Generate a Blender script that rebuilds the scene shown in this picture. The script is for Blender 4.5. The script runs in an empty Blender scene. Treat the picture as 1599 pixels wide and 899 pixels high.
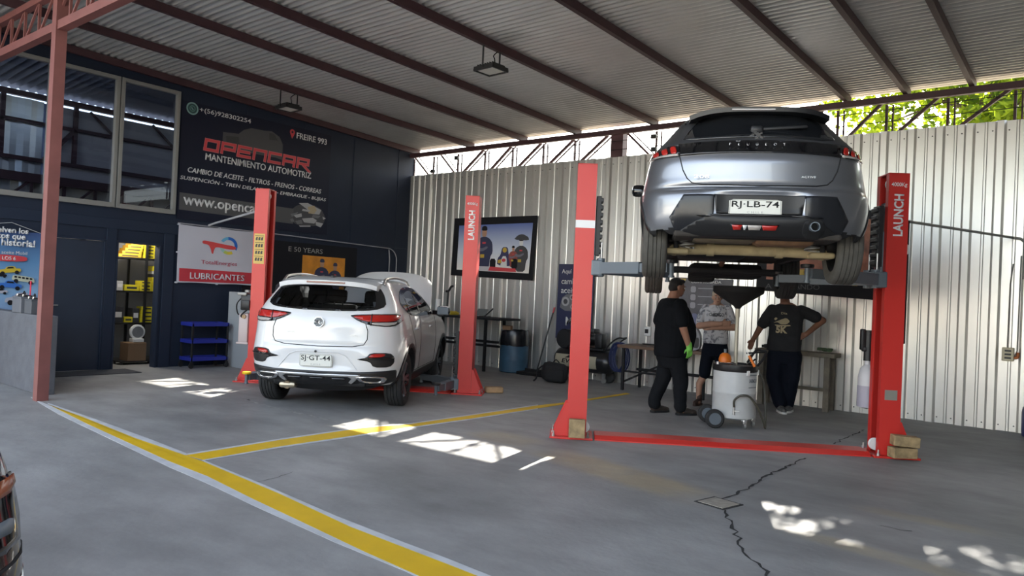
import bpy, bmesh, math, random
import numpy as np
from mathutils import Vector, Matrix
from mathutils.bvhtree import BVHTree
from mathutils.geometry import delaunay_2d_cdt

# ------------------------------------------------------------------ camera
SC = bpy.context.scene
COL = SC.collection
FPX, YAW, PITCH, ROLL, EYE = 1158.5, -0.674, 0.0101, 0.0454, 1.4347
_f = Vector((math.sin(YAW)*math.cos(PITCH), math.cos(YAW)*math.cos(PITCH), math.sin(PITCH)))
_r0 = Vector((math.cos(YAW), -math.sin(YAW), 0)); _u0 = _r0.cross(_f)
_r = _r0*math.cos(ROLL) + _u0*math.sin(ROLL); _u = _u0*math.cos(ROLL) - _r0*math.sin(ROLL)
cam_data = bpy.data.cameras.new('camera'); cam = bpy.data.objects.new('camera', cam_data); COL.objects.link(cam)
cam.matrix_world = Matrix(((_r.x, _u.x, -_f.x, 0), (_r.y, _u.y, -_f.y, 0), (_r.z, _u.z, -_f.z, EYE), (0, 0, 0, 1)))
cam_data.sensor_width = 36.0; cam_data.lens = 36.0*FPX/1599.0; cam_data.clip_end = 400
SC.camera = cam

# ------------------------------------------------------------------ sky, sun, exposure
SUN = Vector((-0.236, 1.0, 0.68)).normalized()          # towards the sun
world = bpy.data.worlds.new('sky'); SC.world = world; world.use_nodes = True
wn = world.node_tree; wn.nodes.clear()
wo = wn.nodes.new('ShaderNodeOutputWorld'); wb = wn.nodes.new('ShaderNodeBackground')
ws = wn.nodes.new('ShaderNodeTexSky'); ws.sky_type = 'NISHITA'; ws.sun_disc = False
ws.sun_elevation = math.asin(SUN.z); ws.sun_rotation = math.atan2(SUN.x, SUN.y)
ws.air_density = 1.2; ws.dust_density = 2.5; ws.ozone_density = 1.0
wh_ = wn.nodes.new('ShaderNodeHueSaturation'); wh_.inputs['Saturation'].default_value = .55      # hazy white sky
wn.links.new(ws.outputs[0], wh_.inputs['Color']); wn.links.new(wh_.outputs[0], wb.inputs[0]); wn.links.new(wb.outputs[0], wo.inputs[0])
wb.inputs[1].default_value = 0.30
sd = bpy.data.lights.new('sun', 'SUN'); sd.energy = 9.0; sd.angle = math.radians(0.55); sd.color = (1.0, 0.95, 0.86)
so = bpy.data.objects.new('sun', sd); COL.objects.link(so)
so.rotation_euler = SUN.to_track_quat('Z', 'Y').to_euler(); so.location = (-6, 20, 20)
SC.view_settings.view_transform = 'Standard'; SC.view_settings.look = 'None'
SC.view_settings.gamma = 1.0; SC.view_settings.use_curve_mapping = False
SC.view_settings.exposure = 1.55

# ------------------------------------------------------------------ pixel -> place on a known surface
WX, WY = -12.057, 11.338                                  # dark wall plane x, metal wall plane y
def _ray(x, y): return _f*FPX + _r*(x-799.5) + _u*(449.5-y)
def fl(x, y, z=0.0):
    d = _ray(x, y); return Vector((0, 0, EYE)) + d*((z-EYE)/d.z)
def onY(x, y, Y=WY):
    d = _ray(x, y); return Vector((0, 0, EYE)) + d*(Y/d.y)
def onX(x, y, X=WX):
    d = _ray(x, y); return Vector((0, 0, EYE)) + d*(X/d.x)
def zroof(y): return 4.45 + 0.036*(11.3-y)                 # underside of the purlins

# ------------------------------------------------------------------ object helpers
def tag(o, label=None, cat=None, group=None, kind=None):
    if label: o['label'] = label
    if cat: o['category'] = cat
    if group: o['group'] = group
    if kind: o['kind'] = kind
    return o
def empty(name, loc=(0, 0, 0), rz=0.0, label=None, cat=None, group=None, parent=None, kind=None):
    o = bpy.data.objects.new(name, None); COL.objects.link(o)
    o.location = loc; o.rotation_euler = (0, 0, rz); o.empty_display_size = 0.1
    if parent: o.parent = parent
    return tag(o, label, cat, group, kind)
def mobj(name, me, mats, parent=None):
    o = bpy.data.objects.new(name, me); COL.objects.link(o)
    for m in (mats if isinstance(mats, (list, tuple)) else [mats]): me.materials.append(m)
    if parent: o.parent = parent
    return o
def copy_tree(o, parent=None):
    c = o.copy(); COL.objects.link(c)
    if parent: c.parent = parent
    for ch in list(o.children): copy_tree(ch, c)
    return c

def frame(o, right, up):
    r = Vector(right).normalized(); u = Vector(up).normalized(); n = r.cross(u)
    return Matrix(((r.x, u.x, n.x, o[0]), (r.y, u.y, n.y, o[1]), (r.z, u.z, n.z, o[2]), (0, 0, 0, 1)))

class MB:
    """collects simple solids in one mesh"""
    def __init__(s, M=None): s.v = []; s.f = []; s.mi = []; s.M = M; s.m = 0
    def add(s, vs, fs):
        b = len(s.v)
        s.v += [tuple(s.M @ Vector(v)) if s.M else tuple(v) for v in vs]
        s.f += [tuple(b+i for i in f) for f in fs]; s.mi += [s.m]*len(fs); return s
    def box(s, c, d, R=None, bev=0.0):
        x, y, z = d[0]/2, d[1]/2, d[2]/2
        if bev <= 0:
            vs = [(a*x, b*y, e*z) for e in (-1, 1) for b in (-1, 1) for a in (-1, 1)]
            fs = [(0, 2, 3, 1), (4, 5, 7, 6), (0, 1, 5, 4), (2, 6, 7, 3), (0, 4, 6, 2), (1, 3, 7, 5)]
        else:
            b = min(bev, x*.95, y*.95, z*.95)
            bm = bmesh.new(); bmesh.ops.create_cube(bm, size=1.0)
            for v in bm.verts: v.co = Vector((v.co.x*2*x, v.co.y*2*y, v.co.z*2*z))
            bmesh.ops.bevel(bm, geom=bm.edges[:], offset=b, segments=2, profile=.5, affect='EDGES')
            bm.verts.ensure_lookup_table()
            for i, v in enumerate(bm.verts): v.index = i
            vs = [v.co.copy() for v in bm.verts]; fs = [tuple(v.index for v in f.verts) for f in bm.faces]; bm.free()
        T = (R.to_4x4() if R else Matrix.Identity(4)); T = Matrix.Translation(Vector(c)) @ T
        return s.add([T @ Vector(v) for v in vs], fs)
    def bar(s, a, b, w, h=None, up=(0, 0, 1)):
        """square bar from a to b"""
        a = Vector(a); b = Vector(b); h = h or w; d = (b-a); L = d.length; d.normalize()
        up = Vector(up)
        if abs(d.dot(up)) > .98: up = Vector((0, 1, 0))
        x = d.cross(up).normalized(); z = x.cross(d)
        R = Matrix((x, d, z)).transposed()
        return s.box((a+b)/2, (w, L, h), R)
    def cyl(s, a, b, r0, r1=None, n=16, caps=True):
        a = Vector(a); b = Vector(b); r1 = r0 if r1 is None else r1
        d = (b-a).normalized(); t = Vector((0, 0, 1)) if abs(d.z) < .9 else Vector((1, 0, 0))
        x = d.cross(t).normalized(); y = d.cross(x)
        vs = []
        for p, r in ((a, r0), (b, r1)):
            for i in range(n):
                q = 2*math.pi*i/n; vs.append(p + x*(r*math.cos(q)) + y*(r*math.sin(q)))
        fs = [(i, i+n, (i+1) % n+n, (i+1) % n) for i in range(n)]
        if caps: fs += [tuple(range(n)), tuple(reversed(range(n, 2*n)))]
        return s.add(vs, fs)
    def tube(s, pts, r, n=8, closed=False):
        pts = [Vector(p) for p in pts]; k = len(pts)
        vs = []; prev = None
        for i, p in enumerate(pts):
            if closed: d = pts[(i+1) % k]-pts[i-1]
            else: d = pts[min(i+1, k-1)]-pts[max(i-1, 0)]
            d.normalize()
            if prev is None:
                t = Vector((0, 0, 1)) if abs(d.z) < .9 else Vector((1, 0, 0)); x = d.cross(t).normalized()
            else:
                x = (prev - d*prev.dot(d))
                x = x.normalized() if x.length > 1e-6 else d.orthogonal().normalized()
            prev = x; y = d.cross(x)
            rr = r[i] if isinstance(r, (list, tuple)) else r
            for j in range(n):
                q = 2*math.pi*j/n; vs.append(p + x*(rr*math.cos(q)) + y*(rr*math.sin(q)))
        fs = []
        for i in range(k if closed else k-1):
            for j in range(n):
                a = i*n+j; b = i*n+(j+1) % n; c = ((i+1) % k)*n+(j+1) % n; d = ((i+1) % k)*n+j
                fs.append((a, b, c, d))
        if not closed: fs += [tuple(reversed(range(n))), tuple(range((k-1)*n, k*n))]
        return s.add(vs, fs)
    def lathe(s, prof, n=24, M=None, caps=True):
        """prof: (radius, height) revolved about local Z"""
        vs = []
        for r, h in prof:
            for j in range(n):
                q = 2*math.pi*j/n; v = Vector((r*math.cos(q), r*math.sin(q), h)); vs.append(M @ v if M else v)
        fs = []
        for i in range(len(prof)-1):
            for j in range(n):
                fs.append((i*n+j, i*n+(j+1) % n, (i+1)*n+(j+1) % n, (i+1)*n+j))
        if caps: fs += [tuple(reversed(range(n))), tuple(range((len(prof)-1)*n, len(prof)*n))]
        return s.add(vs, fs)
    def prism(s, poly, F, d0=0.0, d1=0.01):
        """2D polygon in frame F, from depth d0 to d1"""
        n = len(poly); area = sum(poly[i][0]*poly[(i+1) % n][1]-poly[(i+1) % n][0]*poly[i][1] for i in range(n))
        if area < 0: poly = list(reversed(poly))
        vs = [F @ Vector((x, y, d)) for d in (d0, d1) for x, y in poly]
        fs = [tuple(reversed(range(n))), tuple(range(n, 2*n))] + [(i, (i+1) % n, (i+1) % n+n, i+n) for i in range(n)]
        return s.add(vs, fs)
    def mesh(s, name, smooth=None):
        me = bpy.data.meshes.new(name); me.from_pydata(s.v, [], s.f)
        if any(s.mi): me.polygons.foreach_set('material_index', s.mi)
        if smooth is not None:
            me.polygons.foreach_set('use_smooth', [True]*len(me.polygons))
            try: me.set_sharp_from_angle(angle=math.radians(smooth))
            except Exception: pass
        me.update(); return me
    def build(s, name, mats, parent=None, smooth=None): return mobj(name, s.mesh(name, smooth), mats, parent)

def arc(cx, cy, r, a0, a1, n=12, ry=None):
    ry = ry or r
    return [(cx+r*math.cos(math.radians(a0+(a1-a0)*i/(n-1))), cy+ry*math.sin(math.radians(a0+(a1-a0)*i/(n-1)))) for i in range(n)]
def ell(cx, cy, rx, ry, n=16): return arc(cx, cy, rx, 0, 360-360/n, n, ry)
def smooth_path(pts, n=6):
    P = [Vector(p) for p in pts]; out = []
    for i in range(len(P)-1):
        a = P[max(i-1, 0)]; b = P[i]; c = P[i+1]; d = P[min(i+2, len(P)-1)]
        for k in range(n):
            t = k/n
            out.append(.5*((2*b) + (c-a)*t + (2*a-5*b+4*c-d)*t*t + (3*b-a-3*c+d)*t**3))
    return out + [P[-1]]

def text(name, body, F, mat, parent=None, w=None, h=None, x=0.0, y=0.0, depth=0.002, z=0.001, bold=0.0, shear=0.0, align='LEFT', spacing=1.0):
    """lettering as a thin solid in frame F; w/h = size of the inked box, x/y = its lower left (or centre / right)"""
    cu = bpy.data.curves.new(name, 'FONT'); cu.body = body; cu.size = 1.0; cu.offset = bold; cu.shear = shear
    cu.space_character = spacing; cu.resolution_u = 3; cu.extrude = 0.0
    t = bpy.data.objects.new(name+'_tmp', cu); COL.objects.link(t)
    dg = bpy.context.evaluated_depsgraph_get(); dg.update()
    me = bpy.data.meshes.new_from_object(t.evaluated_get(dg)); bpy.data.objects.remove(t); bpy.data.curves.remove(cu)
    n = len(me.vertices); co = np.empty(n*3, np.float32); me.vertices.foreach_get('co', co); co = co.reshape(-1, 3)
    lo = co.min(0); hi = co.max(0)
    sy = (h/(hi[1]-lo[1])) if h else None; sx = (w/(hi[0]-lo[0])) if w else None
    sx = sx or sy; sy = sy or sx
    co[:, 0] = (co[:, 0]-lo[0])*sx + x; co[:, 1] = (co[:, 1]-lo[1])*sy + y
    W = (hi[0]-lo[0])*sx
    if align == 'CENTER': co[:, 0] -= W/2
    if align == 'RIGHT': co[:, 0] -= W
    co[:, 2] = z
    bm = bmesh.new(); bm.from_mesh(me)
    for i, v in enumerate(bm.verts): v.co = Vector(co[i].tolist())
    bmesh.ops.remove_doubles(bm, verts=bm.verts, dist=1e-5)
    if depth > 0:
        r = bmesh.ops.extrude_face_region(bm, geom=bm.faces[:])
        for e in r['geom']:
            if isinstance(e, bmesh.types.BMVert): e.co.z += depth
    for v in bm.verts: v.co = F @ v.co
    bmesh.ops.recalc_face_normals(bm, faces=bm.faces[:])
    bm.to_mesh(me); bm.free(); me.name = name; me.materials.clear(); me.update()
    return mobj(name, me, mat, parent)

# ------------------------------------------------------------------ materials
def mat(name, col, rough=.5, metal=0.0, noise=0.0, nscale=8.0, bump=0.0, bscale=40.0, coat=0.0, spec=.5, trans=0.0, sub=0.0, emit=None, estr=0.0, alpha=1.0, roughvar=0.0):
    m = bpy.data.materials.new(name); m.use_nodes = True; nt = m.node_tree; b = nt.nodes['Principled BSDF']
    c = (*col, 1) if len(col) == 3 else col
    b.inputs['Base Color'].default_value = c; b.inputs['Roughness'].default_value = rough; b.inputs['Metallic'].default_value = metal
    b.inputs['Coat Weight'].default_value = coat; b.inputs['Coat Roughness'].default_value = .06
    b.inputs['Specular IOR Level'].default_value = spec
    b.inputs['Transmission Weight'].default_value = trans
    if emit: b.inputs['Emission Color'].default_value = (*emit, 1); b.inputs['Emission Strength'].default_value = estr
    if noise or bump or roughvar:
        tc = nt.nodes.new('ShaderNodeTexCoord')
    if noise or roughvar:
        nz = nt.nodes.new('ShaderNodeTexNoise'); nz.inputs['Scale'].default_value = nscale; nz.inputs['Detail'].default_value = 6
        nt.links.new(tc.outputs['Object'], nz.inputs['Vector'])
    if noise:
        mx = nt.nodes.new('ShaderNodeMix'); mx.data_type = 'RGBA'; mx.blend_type = 'MULTIPLY'; mx.inputs[0].default_value = 1.0
        mp = nt.nodes.new('ShaderNodeMapRange'); mp.inputs[1].default_value = .25; mp.inputs[2].default_value = .75
        mp.inputs[3].default_value = 1-noise; mp.inputs[4].default_value = 1+noise
        nt.links.new(nz.outputs[0], mp.inputs[0]); mx.inputs[6].default_value = c; nt.links.new(mp.outputs[0], mx.inputs[7])
        nt.links.new(mx.outputs[2], b.inputs['Base Color'])
    if roughvar:
        mr = nt.nodes.new('ShaderNodeMapRange'); mr.inputs[1].default_value = .3; mr.inputs[2].default_value = .7
        mr.inputs[3].default_value = max(.02, rough-roughvar); mr.inputs[4].default_value = min(1, rough+roughvar)
        nt.links.new(nz.outputs[0], mr.inputs[0]); nt.links.new(mr.outputs[0], b.inputs['Roughness'])
    if bump:
        n2 = nt.nodes.new('ShaderNodeTexNoise'); n2.inputs['Scale'].default_value = bscale; n2.inputs['Detail'].default_value = 8
        nt.links.new(tc.outputs['Object'], n2.inputs['Vector'])
        bp = nt.nodes.new('ShaderNodeBump'); bp.inputs['Strength'].default_value = bump; bp.inputs['Distance'].default_value = .02
        nt.links.new(n2.outputs[0], bp.inputs['Height']); nt.links.new(bp.outputs[0], b.inputs['Normal'])
    return m
def glass_mat(name, tint, gloss_rough=.02, ior=1.45):
    m = bpy.data.materials.new(name); m.use_nodes = True; nt = m.node_tree; nt.nodes.clear()
    o = nt.nodes.new('ShaderNodeOutputMaterial'); mx = nt.nodes.new('ShaderNodeMixShader'); fr = nt.nodes.new('ShaderNodeFresnel')
    fr.inputs[0].default_value = ior
    t = nt.nodes.new('ShaderNodeBsdfTransparent'); t.inputs[0].default_value = (*tint, 1)
    g = nt.nodes.new('ShaderNodeBsdfGlossy'); g.inputs['Roughness'].default_value = gloss_rough
    nt.links.new(fr.outputs[0], mx.inputs[0]); nt.links.new(t.outputs[0], mx.inputs[1]); nt.links.new(g.outputs[0], mx.inputs[2])
    nt.links.new(mx.outputs[0], o.inputs[0]); return m
M = {}
M['zinc_wall'] = mat('zinc_wall', (.69, .68, .65), .33, .76, noise=.05, nscale=1.5)
M['zinc_roof'] = mat('zinc_roof', (.64, .63, .60), .42, .6, noise=.08, nscale=2)
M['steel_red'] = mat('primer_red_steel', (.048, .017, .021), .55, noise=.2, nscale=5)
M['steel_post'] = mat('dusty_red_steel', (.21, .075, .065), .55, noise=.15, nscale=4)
M['navy_wall'] = mat('navy_wall_paint', (.013, .020, .038), .6, spec=.3, noise=.12, nscale=2)
M['navy_trim'] = mat('navy_trim_paint', (.015, .023, .042), .5, spec=.3)
M['alu'] = mat('window_aluminium', (.27, .265, .25), .45, .4)
M['grey_plaster'] = mat('grey_plaster', (.115, .12, .135), .85, noise=.18, nscale=5, bump=.2)
M['lift_red'] = mat('lift_red_paint', (.60, .030, .022), .42, coat=.08)
M['lift_dark'] = mat('lift_inner_red', (.34, .02, .025), .45)
M['lift_grey'] = mat('lift_grey_steel', (.13, .155, .18), .42, .2)
M['white_print'] = mat('white_print', (.8, .8, .8), .5)
M['white_plastic'] = mat('white_plastic', (.74, .74, .72), .4)
M['black'] = mat('black_plastic', (.012, .012, .013), .45)
M['matt_black'] = mat('matt_black', (.008, .008, .009), .8)
M['gloss_black'] = mat('gloss_black', (.006, .006, .007), .08, coat=.5)
M['rubber'] = mat('tyre_rubber', (.022, .022, .022), .75, noise=.2, nscale=20)
M['rubber_dusty'] = mat('dusty_tyre_rubber', (.075, .07, .06), .85, noise=.2, nscale=14)
M['chrome'] = mat('chrome', (.75, .75, .75), .12, 1.0)
M['steel'] = mat('bright_steel', (.55, .55, .54), .35, .9)
M['wood'] = mat('weathered_wood', (.34, .24, .12), .8, noise=.35, nscale=18, bump=.3)
M['wood_raw'] = mat('raw_wood', (.42, .27, .14), .7, noise=.2, nscale=12)
M['yellow_paint'] = mat('yellow_floor_paint', (.74, .46, .005), .6, noise=.12, nscale=3)
M['white_paint'] = mat('white_floor_paint', (.55, .56, .57), .7, noise=.15, nscale=6)
M['white_car'] = mat('white_car_paint', (.68, .68, .68), .3, coat=.8)
M['lamp_red'] = mat('red_lamp', (.42, .018, .012), .12, coat=.6)
M['lamp_dark'] = mat('dark_red_lamp', (.12, .006, .008), .1, coat=.6)
M['lamp_clear'] = mat('clear_lamp', (.42, .38, .35), .15, coat=.6)
M['lamp_amber'] = mat('amber_lamp', (.6, .16, .03), .2, coat=.5)
M['plate_white'] = mat('plate_white', (.72, .72, .66), .45)
M['plate_black'] = mat('plate_black', (.01, .01, .01), .5)
# ================================================================== SETTING
# ---- floor: one concrete slab with painted lines, cracks and a drain cover
def floor_mat():
    m = mat('concrete_floor', (.285, .28, .27), .62, noise=.22, nscale=.9, bump=.12, bscale=22); nt = m.node_tree; L = nt.links
    b = nt.nodes['Principled BSDF']; tc = nt.nodes.new('ShaderNodeTexCoord')
    src = b.inputs['Base Color'].links[0].from_socket
    def stain(prev, col, a, bb, width, amount, nsc=3.0):
        # a soft stain along the segment a-b, broken up by noise
        a = Vector((*a, 0)); bb = Vector((*bb, 0)); d = bb-a; Ln = d.length; d.normalize()
        sub = nt.nodes.new('ShaderNodeVectorMath'); sub.operation = 'SUBTRACT'; sub.inputs[1].default_value = a; L.new(tc.outputs['Object'], sub.inputs[0])
        dx = nt.nodes.new('ShaderNodeVectorMath'); dx.operation = 'DOT_PRODUCT'; dx.inputs[1].default_value = d; L.new(sub.outputs[0], dx.inputs[0])
        dy = nt.nodes.new('ShaderNodeVectorMath'); dy.operation = 'DOT_PRODUCT'; dy.inputs[1].default_value = (-d.y, d.x, 0); L.new(sub.outputs[0], dy.inputs[0])
        def rng(sock, ctr, half):
            s = nt.nodes.new('ShaderNodeMath'); s.operation = 'SUBTRACT'; L.new(sock, s.inputs[0]); s.inputs[1].default_value = ctr
            q = nt.nodes.new('ShaderNodeMath'); q.operation = 'ABSOLUTE'; L.new(s.outputs[0], q.inputs[0])
            r = nt.nodes.new('ShaderNodeMapRange'); r.interpolation_type = 'SMOOTHSTEP'; r.inputs[1].default_value = half*.3; r.inputs[2].default_value = half
            r.inputs[3].default_value = 1; r.inputs[4].default_value = 0; L.new(q.outputs[0], r.inputs[0]); return r.outputs[0]
        u = rng(dx.outputs['Value'], Ln/2, Ln/2); v = rng(dy.outputs['Value'], 0, width)
        nz = nt.nodes.new('ShaderNodeTexNoise'); nz.inputs['Scale'].default_value = nsc; nz.inputs['Detail'].default_value = 5; L.new(tc.outputs['Object'], nz.inputs['Vector'])
        mm = nt.nodes.new('ShaderNodeMath'); mm.operation = 'MULTIPLY'; L.new(u, mm.inputs[0]); L.new(v, mm.inputs[1])
        m2 = nt.nodes.new('ShaderNodeMath'); m2.operation = 'MULTIPLY'; L.new(mm.outputs[0], m2.inputs[0]); L.new(nz.outputs[0], m2.inputs[1])
        m3 = nt.nodes.new('ShaderNodeMath'); m3.operation = 'MULTIPLY'; m3.use_clamp = True; L.new(m2.outputs[0], m3.inputs[0]); m3.inputs[1].default_value = amount
        mx = nt.nodes.new('ShaderNodeMix'); mx.data_type = 'RGBA'; L.new(m3.outputs[0], mx.inputs[0]); L.new(prev, mx.inputs[6]); mx.inputs[7].default_value = (*col, 1)
        return mx.outputs[2]
    s = src
    s = stain(s, (.36, .30, .21), (-4.35, 5.75), (-2.0, 5.15), .34, 2.2)
    s = stain(s, (.34, .29, .21), (-5.2, 5.9), (-4.1, 5.8), .34, 1.5)
    s = stain(s, (.33, .29, .22), (-1.75, 4.95), (-.2, 4.75), .14, 1.8)
    s = stain(s, (.33, .29, .22), (-1.5, 5.9), (-.4, 5.9), .14, 1.5)
    s = stain(s, (.12, .12, .12), (-5.0, 4.2), (-2.8, 3.6), .55, 1.0, 2.2)
    s = stain(s, (.11, .11, .11), (-1.9, 6.2), (-.6, 6.6), .8, .8, 2)
    s = stain(s, (.12, .12, .12), (-8.0, 4.0), (-6.3, 4.4), .6, .8, 2)
    s = stain(s, (.10, .10, .10), (-9.0, 6.2), (-7.0, 7.6), 1.2, .7, 2)
    # finger-like trowel and tyre marks
    mp = nt.nodes.new('ShaderNodeMapping'); mp.inputs['Scale'].default_value = (1.0, 1.9, 1); mp.inputs['Rotation'].default_value = (0, 0, -.5); L.new(tc.outputs['Object'], mp.inputs[0])
    n3 = nt.nodes.new('ShaderNodeTexNoise'); n3.inputs['Scale'].default_value = 1.6; n3.inputs['Detail'].default_value = 9; n3.inputs['Roughness'].default_value = .65; L.new(mp.outputs[0], n3.inputs['Vector'])
    r3 = nt.nodes.new('ShaderNodeMapRange'); r3.inputs[1].default_value = .35; r3.inputs[2].default_value = .65; r3.inputs[3].default_value = .84; r3.inputs[4].default_value = 1.12; L.new(n3.outputs[0], r3.inputs[0])
    mx = nt.nodes.new('ShaderNodeMix'); mx.data_type = 'RGBA'; mx.blend_type = 'MULTIPLY'; mx.inputs[0].default_value = 1; L.new(s, mx.inputs[6]); L.new(r3.outputs[0], mx.inputs[7])
    L.new(mx.outputs[2], b.inputs['Base Color'])
    return m
M['floor'] = floor_mat()
b = MB(); b.add([(-60, -60, 0), (40, -60, 0), (40, 11.345, 0), (-60, 11.345, 0)], [(0, 1, 2, 3)])
floor = b.build('floor', M['floor']); tag(floor, 'worn grey concrete workshop floor with yellow painted lines', kind='structure')
b = MB(); b.add([(-60, 11.345, -.05), (40, 11.345, -.05), (40, 70, -.05), (-60, 70, -.05)], [(0, 1, 2, 3)])
tag(b.build('ground', mat('dry_earth', (.25, .21, .15), .9, noise=.2, nscale=1)), 'dry earth ground behind the metal wall', kind='structure')

def strip(name, upper, lower, m, z=.004):
    """painted strip on the floor between two pixel polylines"""
    b = MB(); U = [fl(*p) for p in upper]; Lo = [fl(*p) for p in lower]
    poly = [(p.x, p.y) for p in Lo] + [(p.x, p.y) for p in reversed(U)]
    b.prism(poly, Matrix.Identity(4), .0008, z); o = b.build(name, m, floor); return o
yu = [(76, 632), (131, 652), (210, 684), (289, 711), (320, 722), (438, 772), (547, 823), (700, 882), (860, 945)]
yl = [(80, 633), (92, 640), (136, 662), (263, 720), (324, 744), (394, 779), (481, 820), (569, 862), (639, 893), (760, 948)]
strip('yellow_line', yu, yl, M['yellow_paint'])
strip('white_edge', [(60, 626), (80, 634), (92, 640), (136, 662), (263, 720), (324, 744), (394, 779), (481, 820), (569, 862), (639, 893), (760, 948)],
      [(48, 620), (66, 632), (92, 647), (131, 666), (263, 729), (330, 758), (394, 789), (525, 848), (630, 891), (752, 948)], M['white_paint'], .0035)
strip('white_edge', [(74, 629), (150, 655), (240, 688), (291, 708)], [(76, 632), (131, 652), (210, 684), (289, 711)], M['white_paint'], .0035)
strip('white_edge', [(316, 718), (412, 757), (525, 806), (630, 847), (700, 873), (872, 942)], [(320, 722), (438, 772), (547, 823), (700, 882), (860, 945)], M['white_paint'], .0035)
su = [(291, 711), (438, 687), (569, 666), (640, 663), (740, 648), (840, 633), (885, 628), (978, 613)]
su = [(291, 711), (438, 687), (569, 668), (640, 662.5), (740, 648), (840, 633), (885, 628), (978, 613.5)]
sl = [(318, 718), (438, 697), (547, 681), (640, 667), (740, 653), (840, 637.5), (885, 630.5), (984, 615)]
strip('yellow_line', su, sl, M['yellow_paint'], .0038)
strip('white_edge', [(289, 709), (438, 685), (569, 666), (640, 661), (740, 646.5), (840, 631.5)], [(291, 711), (438, 687), (569, 668), (640, 662.5), (740, 648), (840, 633)], M['white_paint'], .0032)
strip('white_edge', [(318, 718), (438, 697), (547, 681), (640, 667), (740, 653), (840, 637.5)], [(314, 720), (438, 699), (547, 683), (640, 668.6), (740, 654.4), (840, 638.8)], M['white_paint'], .0032)
# cracks and the whitish joint
M['crack'] = mat('crack_dark', (.035, .034, .033), .95); M['joint'] = mat('joint_chalky', (.36, .35, .33), .9, noise=.4, nscale=15)
def crack(pts, w, m, seed, name='crack'):
    rnd = random.Random(seed); P = [fl(*p) for p in pts]; q = []
    for i in range(len(P)-1):
        n = max(2, int((P[i+1]-P[i]).length/.06))
        for k in range(n):
            t = k/n; v = P[i].lerp(P[i+1], t); d = (P[i+1]-P[i]).normalized(); s = Vector((-d.y, d.x, 0))
            q.append((v + s*rnd.uniform(-.022, .022), s*(w*rnd.uniform(.35, 1.3))))
    b = MB(); vs = []; fs = []
    for v, s in q: vs += [(v+s)+Vector((0, 0, .0025)), (v-s)+Vector((0, 0, .0025))]
    for i in range(len(q)-1): fs.append((2*i, 2*i+1, 2*i+3, 2*i+2))
    b.add(vs, fs); b.build(name, m, floor)
crack([(1128, 793), (1148, 830), (1163, 862), (1200, 899), (1230, 930)], .011, M['crack'], 1)
crack([(1112, 785), (1150, 772), (1200, 742), (1262, 714)], .011, M['crack'], 2)
crack([(1300, 693), (1338, 677), (1352, 670)], .009, M['crack'], 3)
crack([(1375, 820), (1440, 834)], .006, M['crack'], 4)
crack([(392, 627), (440, 640), (500, 652), (560, 668)], .022, M['joint'], 5, 'slab_joint')
crack([(385, 624), (396, 626)], .016, M['crack'], 6)
crack([(340, 762), (420, 748), (470, 735)], .003, M['crack'], 7)
dr = MB(); P = [fl(1105, 786), fl(1122, 792), fl(1139, 786), fl(1122, 779)]
c0 = sum(P, Vector())/4
dr.box((c0.x, c0.y, .004), (.21, .21, .008), Matrix.Rotation(math.radians(-12), 3, 'Z'), .003)
dr2 = MB(); dr2.box((c0.x, c0.y, .002), (.25, .25, .005), Matrix.Rotation(math.radians(-12), 3, 'Z'))
dc = dr.build('drain_cover', mat('drain_grey', (.33, .30, .25), .8, noise=.2, nscale=20)); dc.location = (0, 0, 0)
tag(dc, 'small square drain cover set in the concrete floor where the cracks meet', 'drain cover'); dr2.build('drain_frame', M['crack'], dc)

# ---- roof: corrugated sheets on purlins
def corr_profile(width, n, amp, per=6):
    return [(width*i/(n*per), amp*math.sin(2*math.pi*i/per)) for i in range(n*per+1)]
ceiling = empty('ceiling', (0, 0, 0), label='corrugated metal roof on dark red purlins', kind='structure')
ys = 1.75
k = 0
X0, X1 = -12.35, 5.0
while ys < 11.35:
    wd = min(.90, 11.56-ys); n = int(round(wd/.10)); b = MB(); vs = []; fs = []
    pr = corr_profile(n*.10, n, .018)
    for u, a in pr:
        y = ys+u; z = zroof(y)+.105+.018+a
        vs += [(X0, y, z), (X1, y, z)]
    for i in range(len(pr)-1): fs.append((2*i, 2*i+2, 2*i+3, 2*i+1))
    b.add(vs, fs); b.build('roof_sheet', M['zinc_roof'], ceiling, smooth=60)
    ys += n*.10 - .004; k += 1
PUR = [((113, 40), (693, 218)), ((200, 0), (815, 220)), ((400, 8), (905, 212)), ((607, 0), (1025, 198)), ((870, 0), (1130, 162)), ((1145, 0), (1320, 158)), ((1300, 0), (1415, 148)), ((1450, 0), (1518, 135))]
def onroof(x, y):
    d = _ray(x, y); n = Vector((0, .036, 1)); t = (4.45+.036*11.3 - EYE)/(d.dot(n)); return Vector((0, 0, EYE)) + d*t
plines = []
for a, c in PUR:
    A_, C_ = onroof(*a), onroof(*c); s = (C_.x-A_.x)/(C_.y-A_.y)
    plines.append((A_.x + s*(1.9-A_.y), A_.x + s*(11.42-A_.y)))
plines += [(-11.95, -11.95)] + [(plines[-1][1]+.8*i+.15, plines[-1][1]+.8*i) for i in (1, 2, 3, 4, 5, 6, 7)]
for xa, xb in plines:
    b = MB(); b.bar((xa, 1.8, zroof(1.8)+.0525), (xb, 11.45, zroof(11.45)+.0525), .062, .105)
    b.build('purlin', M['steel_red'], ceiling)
    # (channel lips of the purlin)

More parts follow.
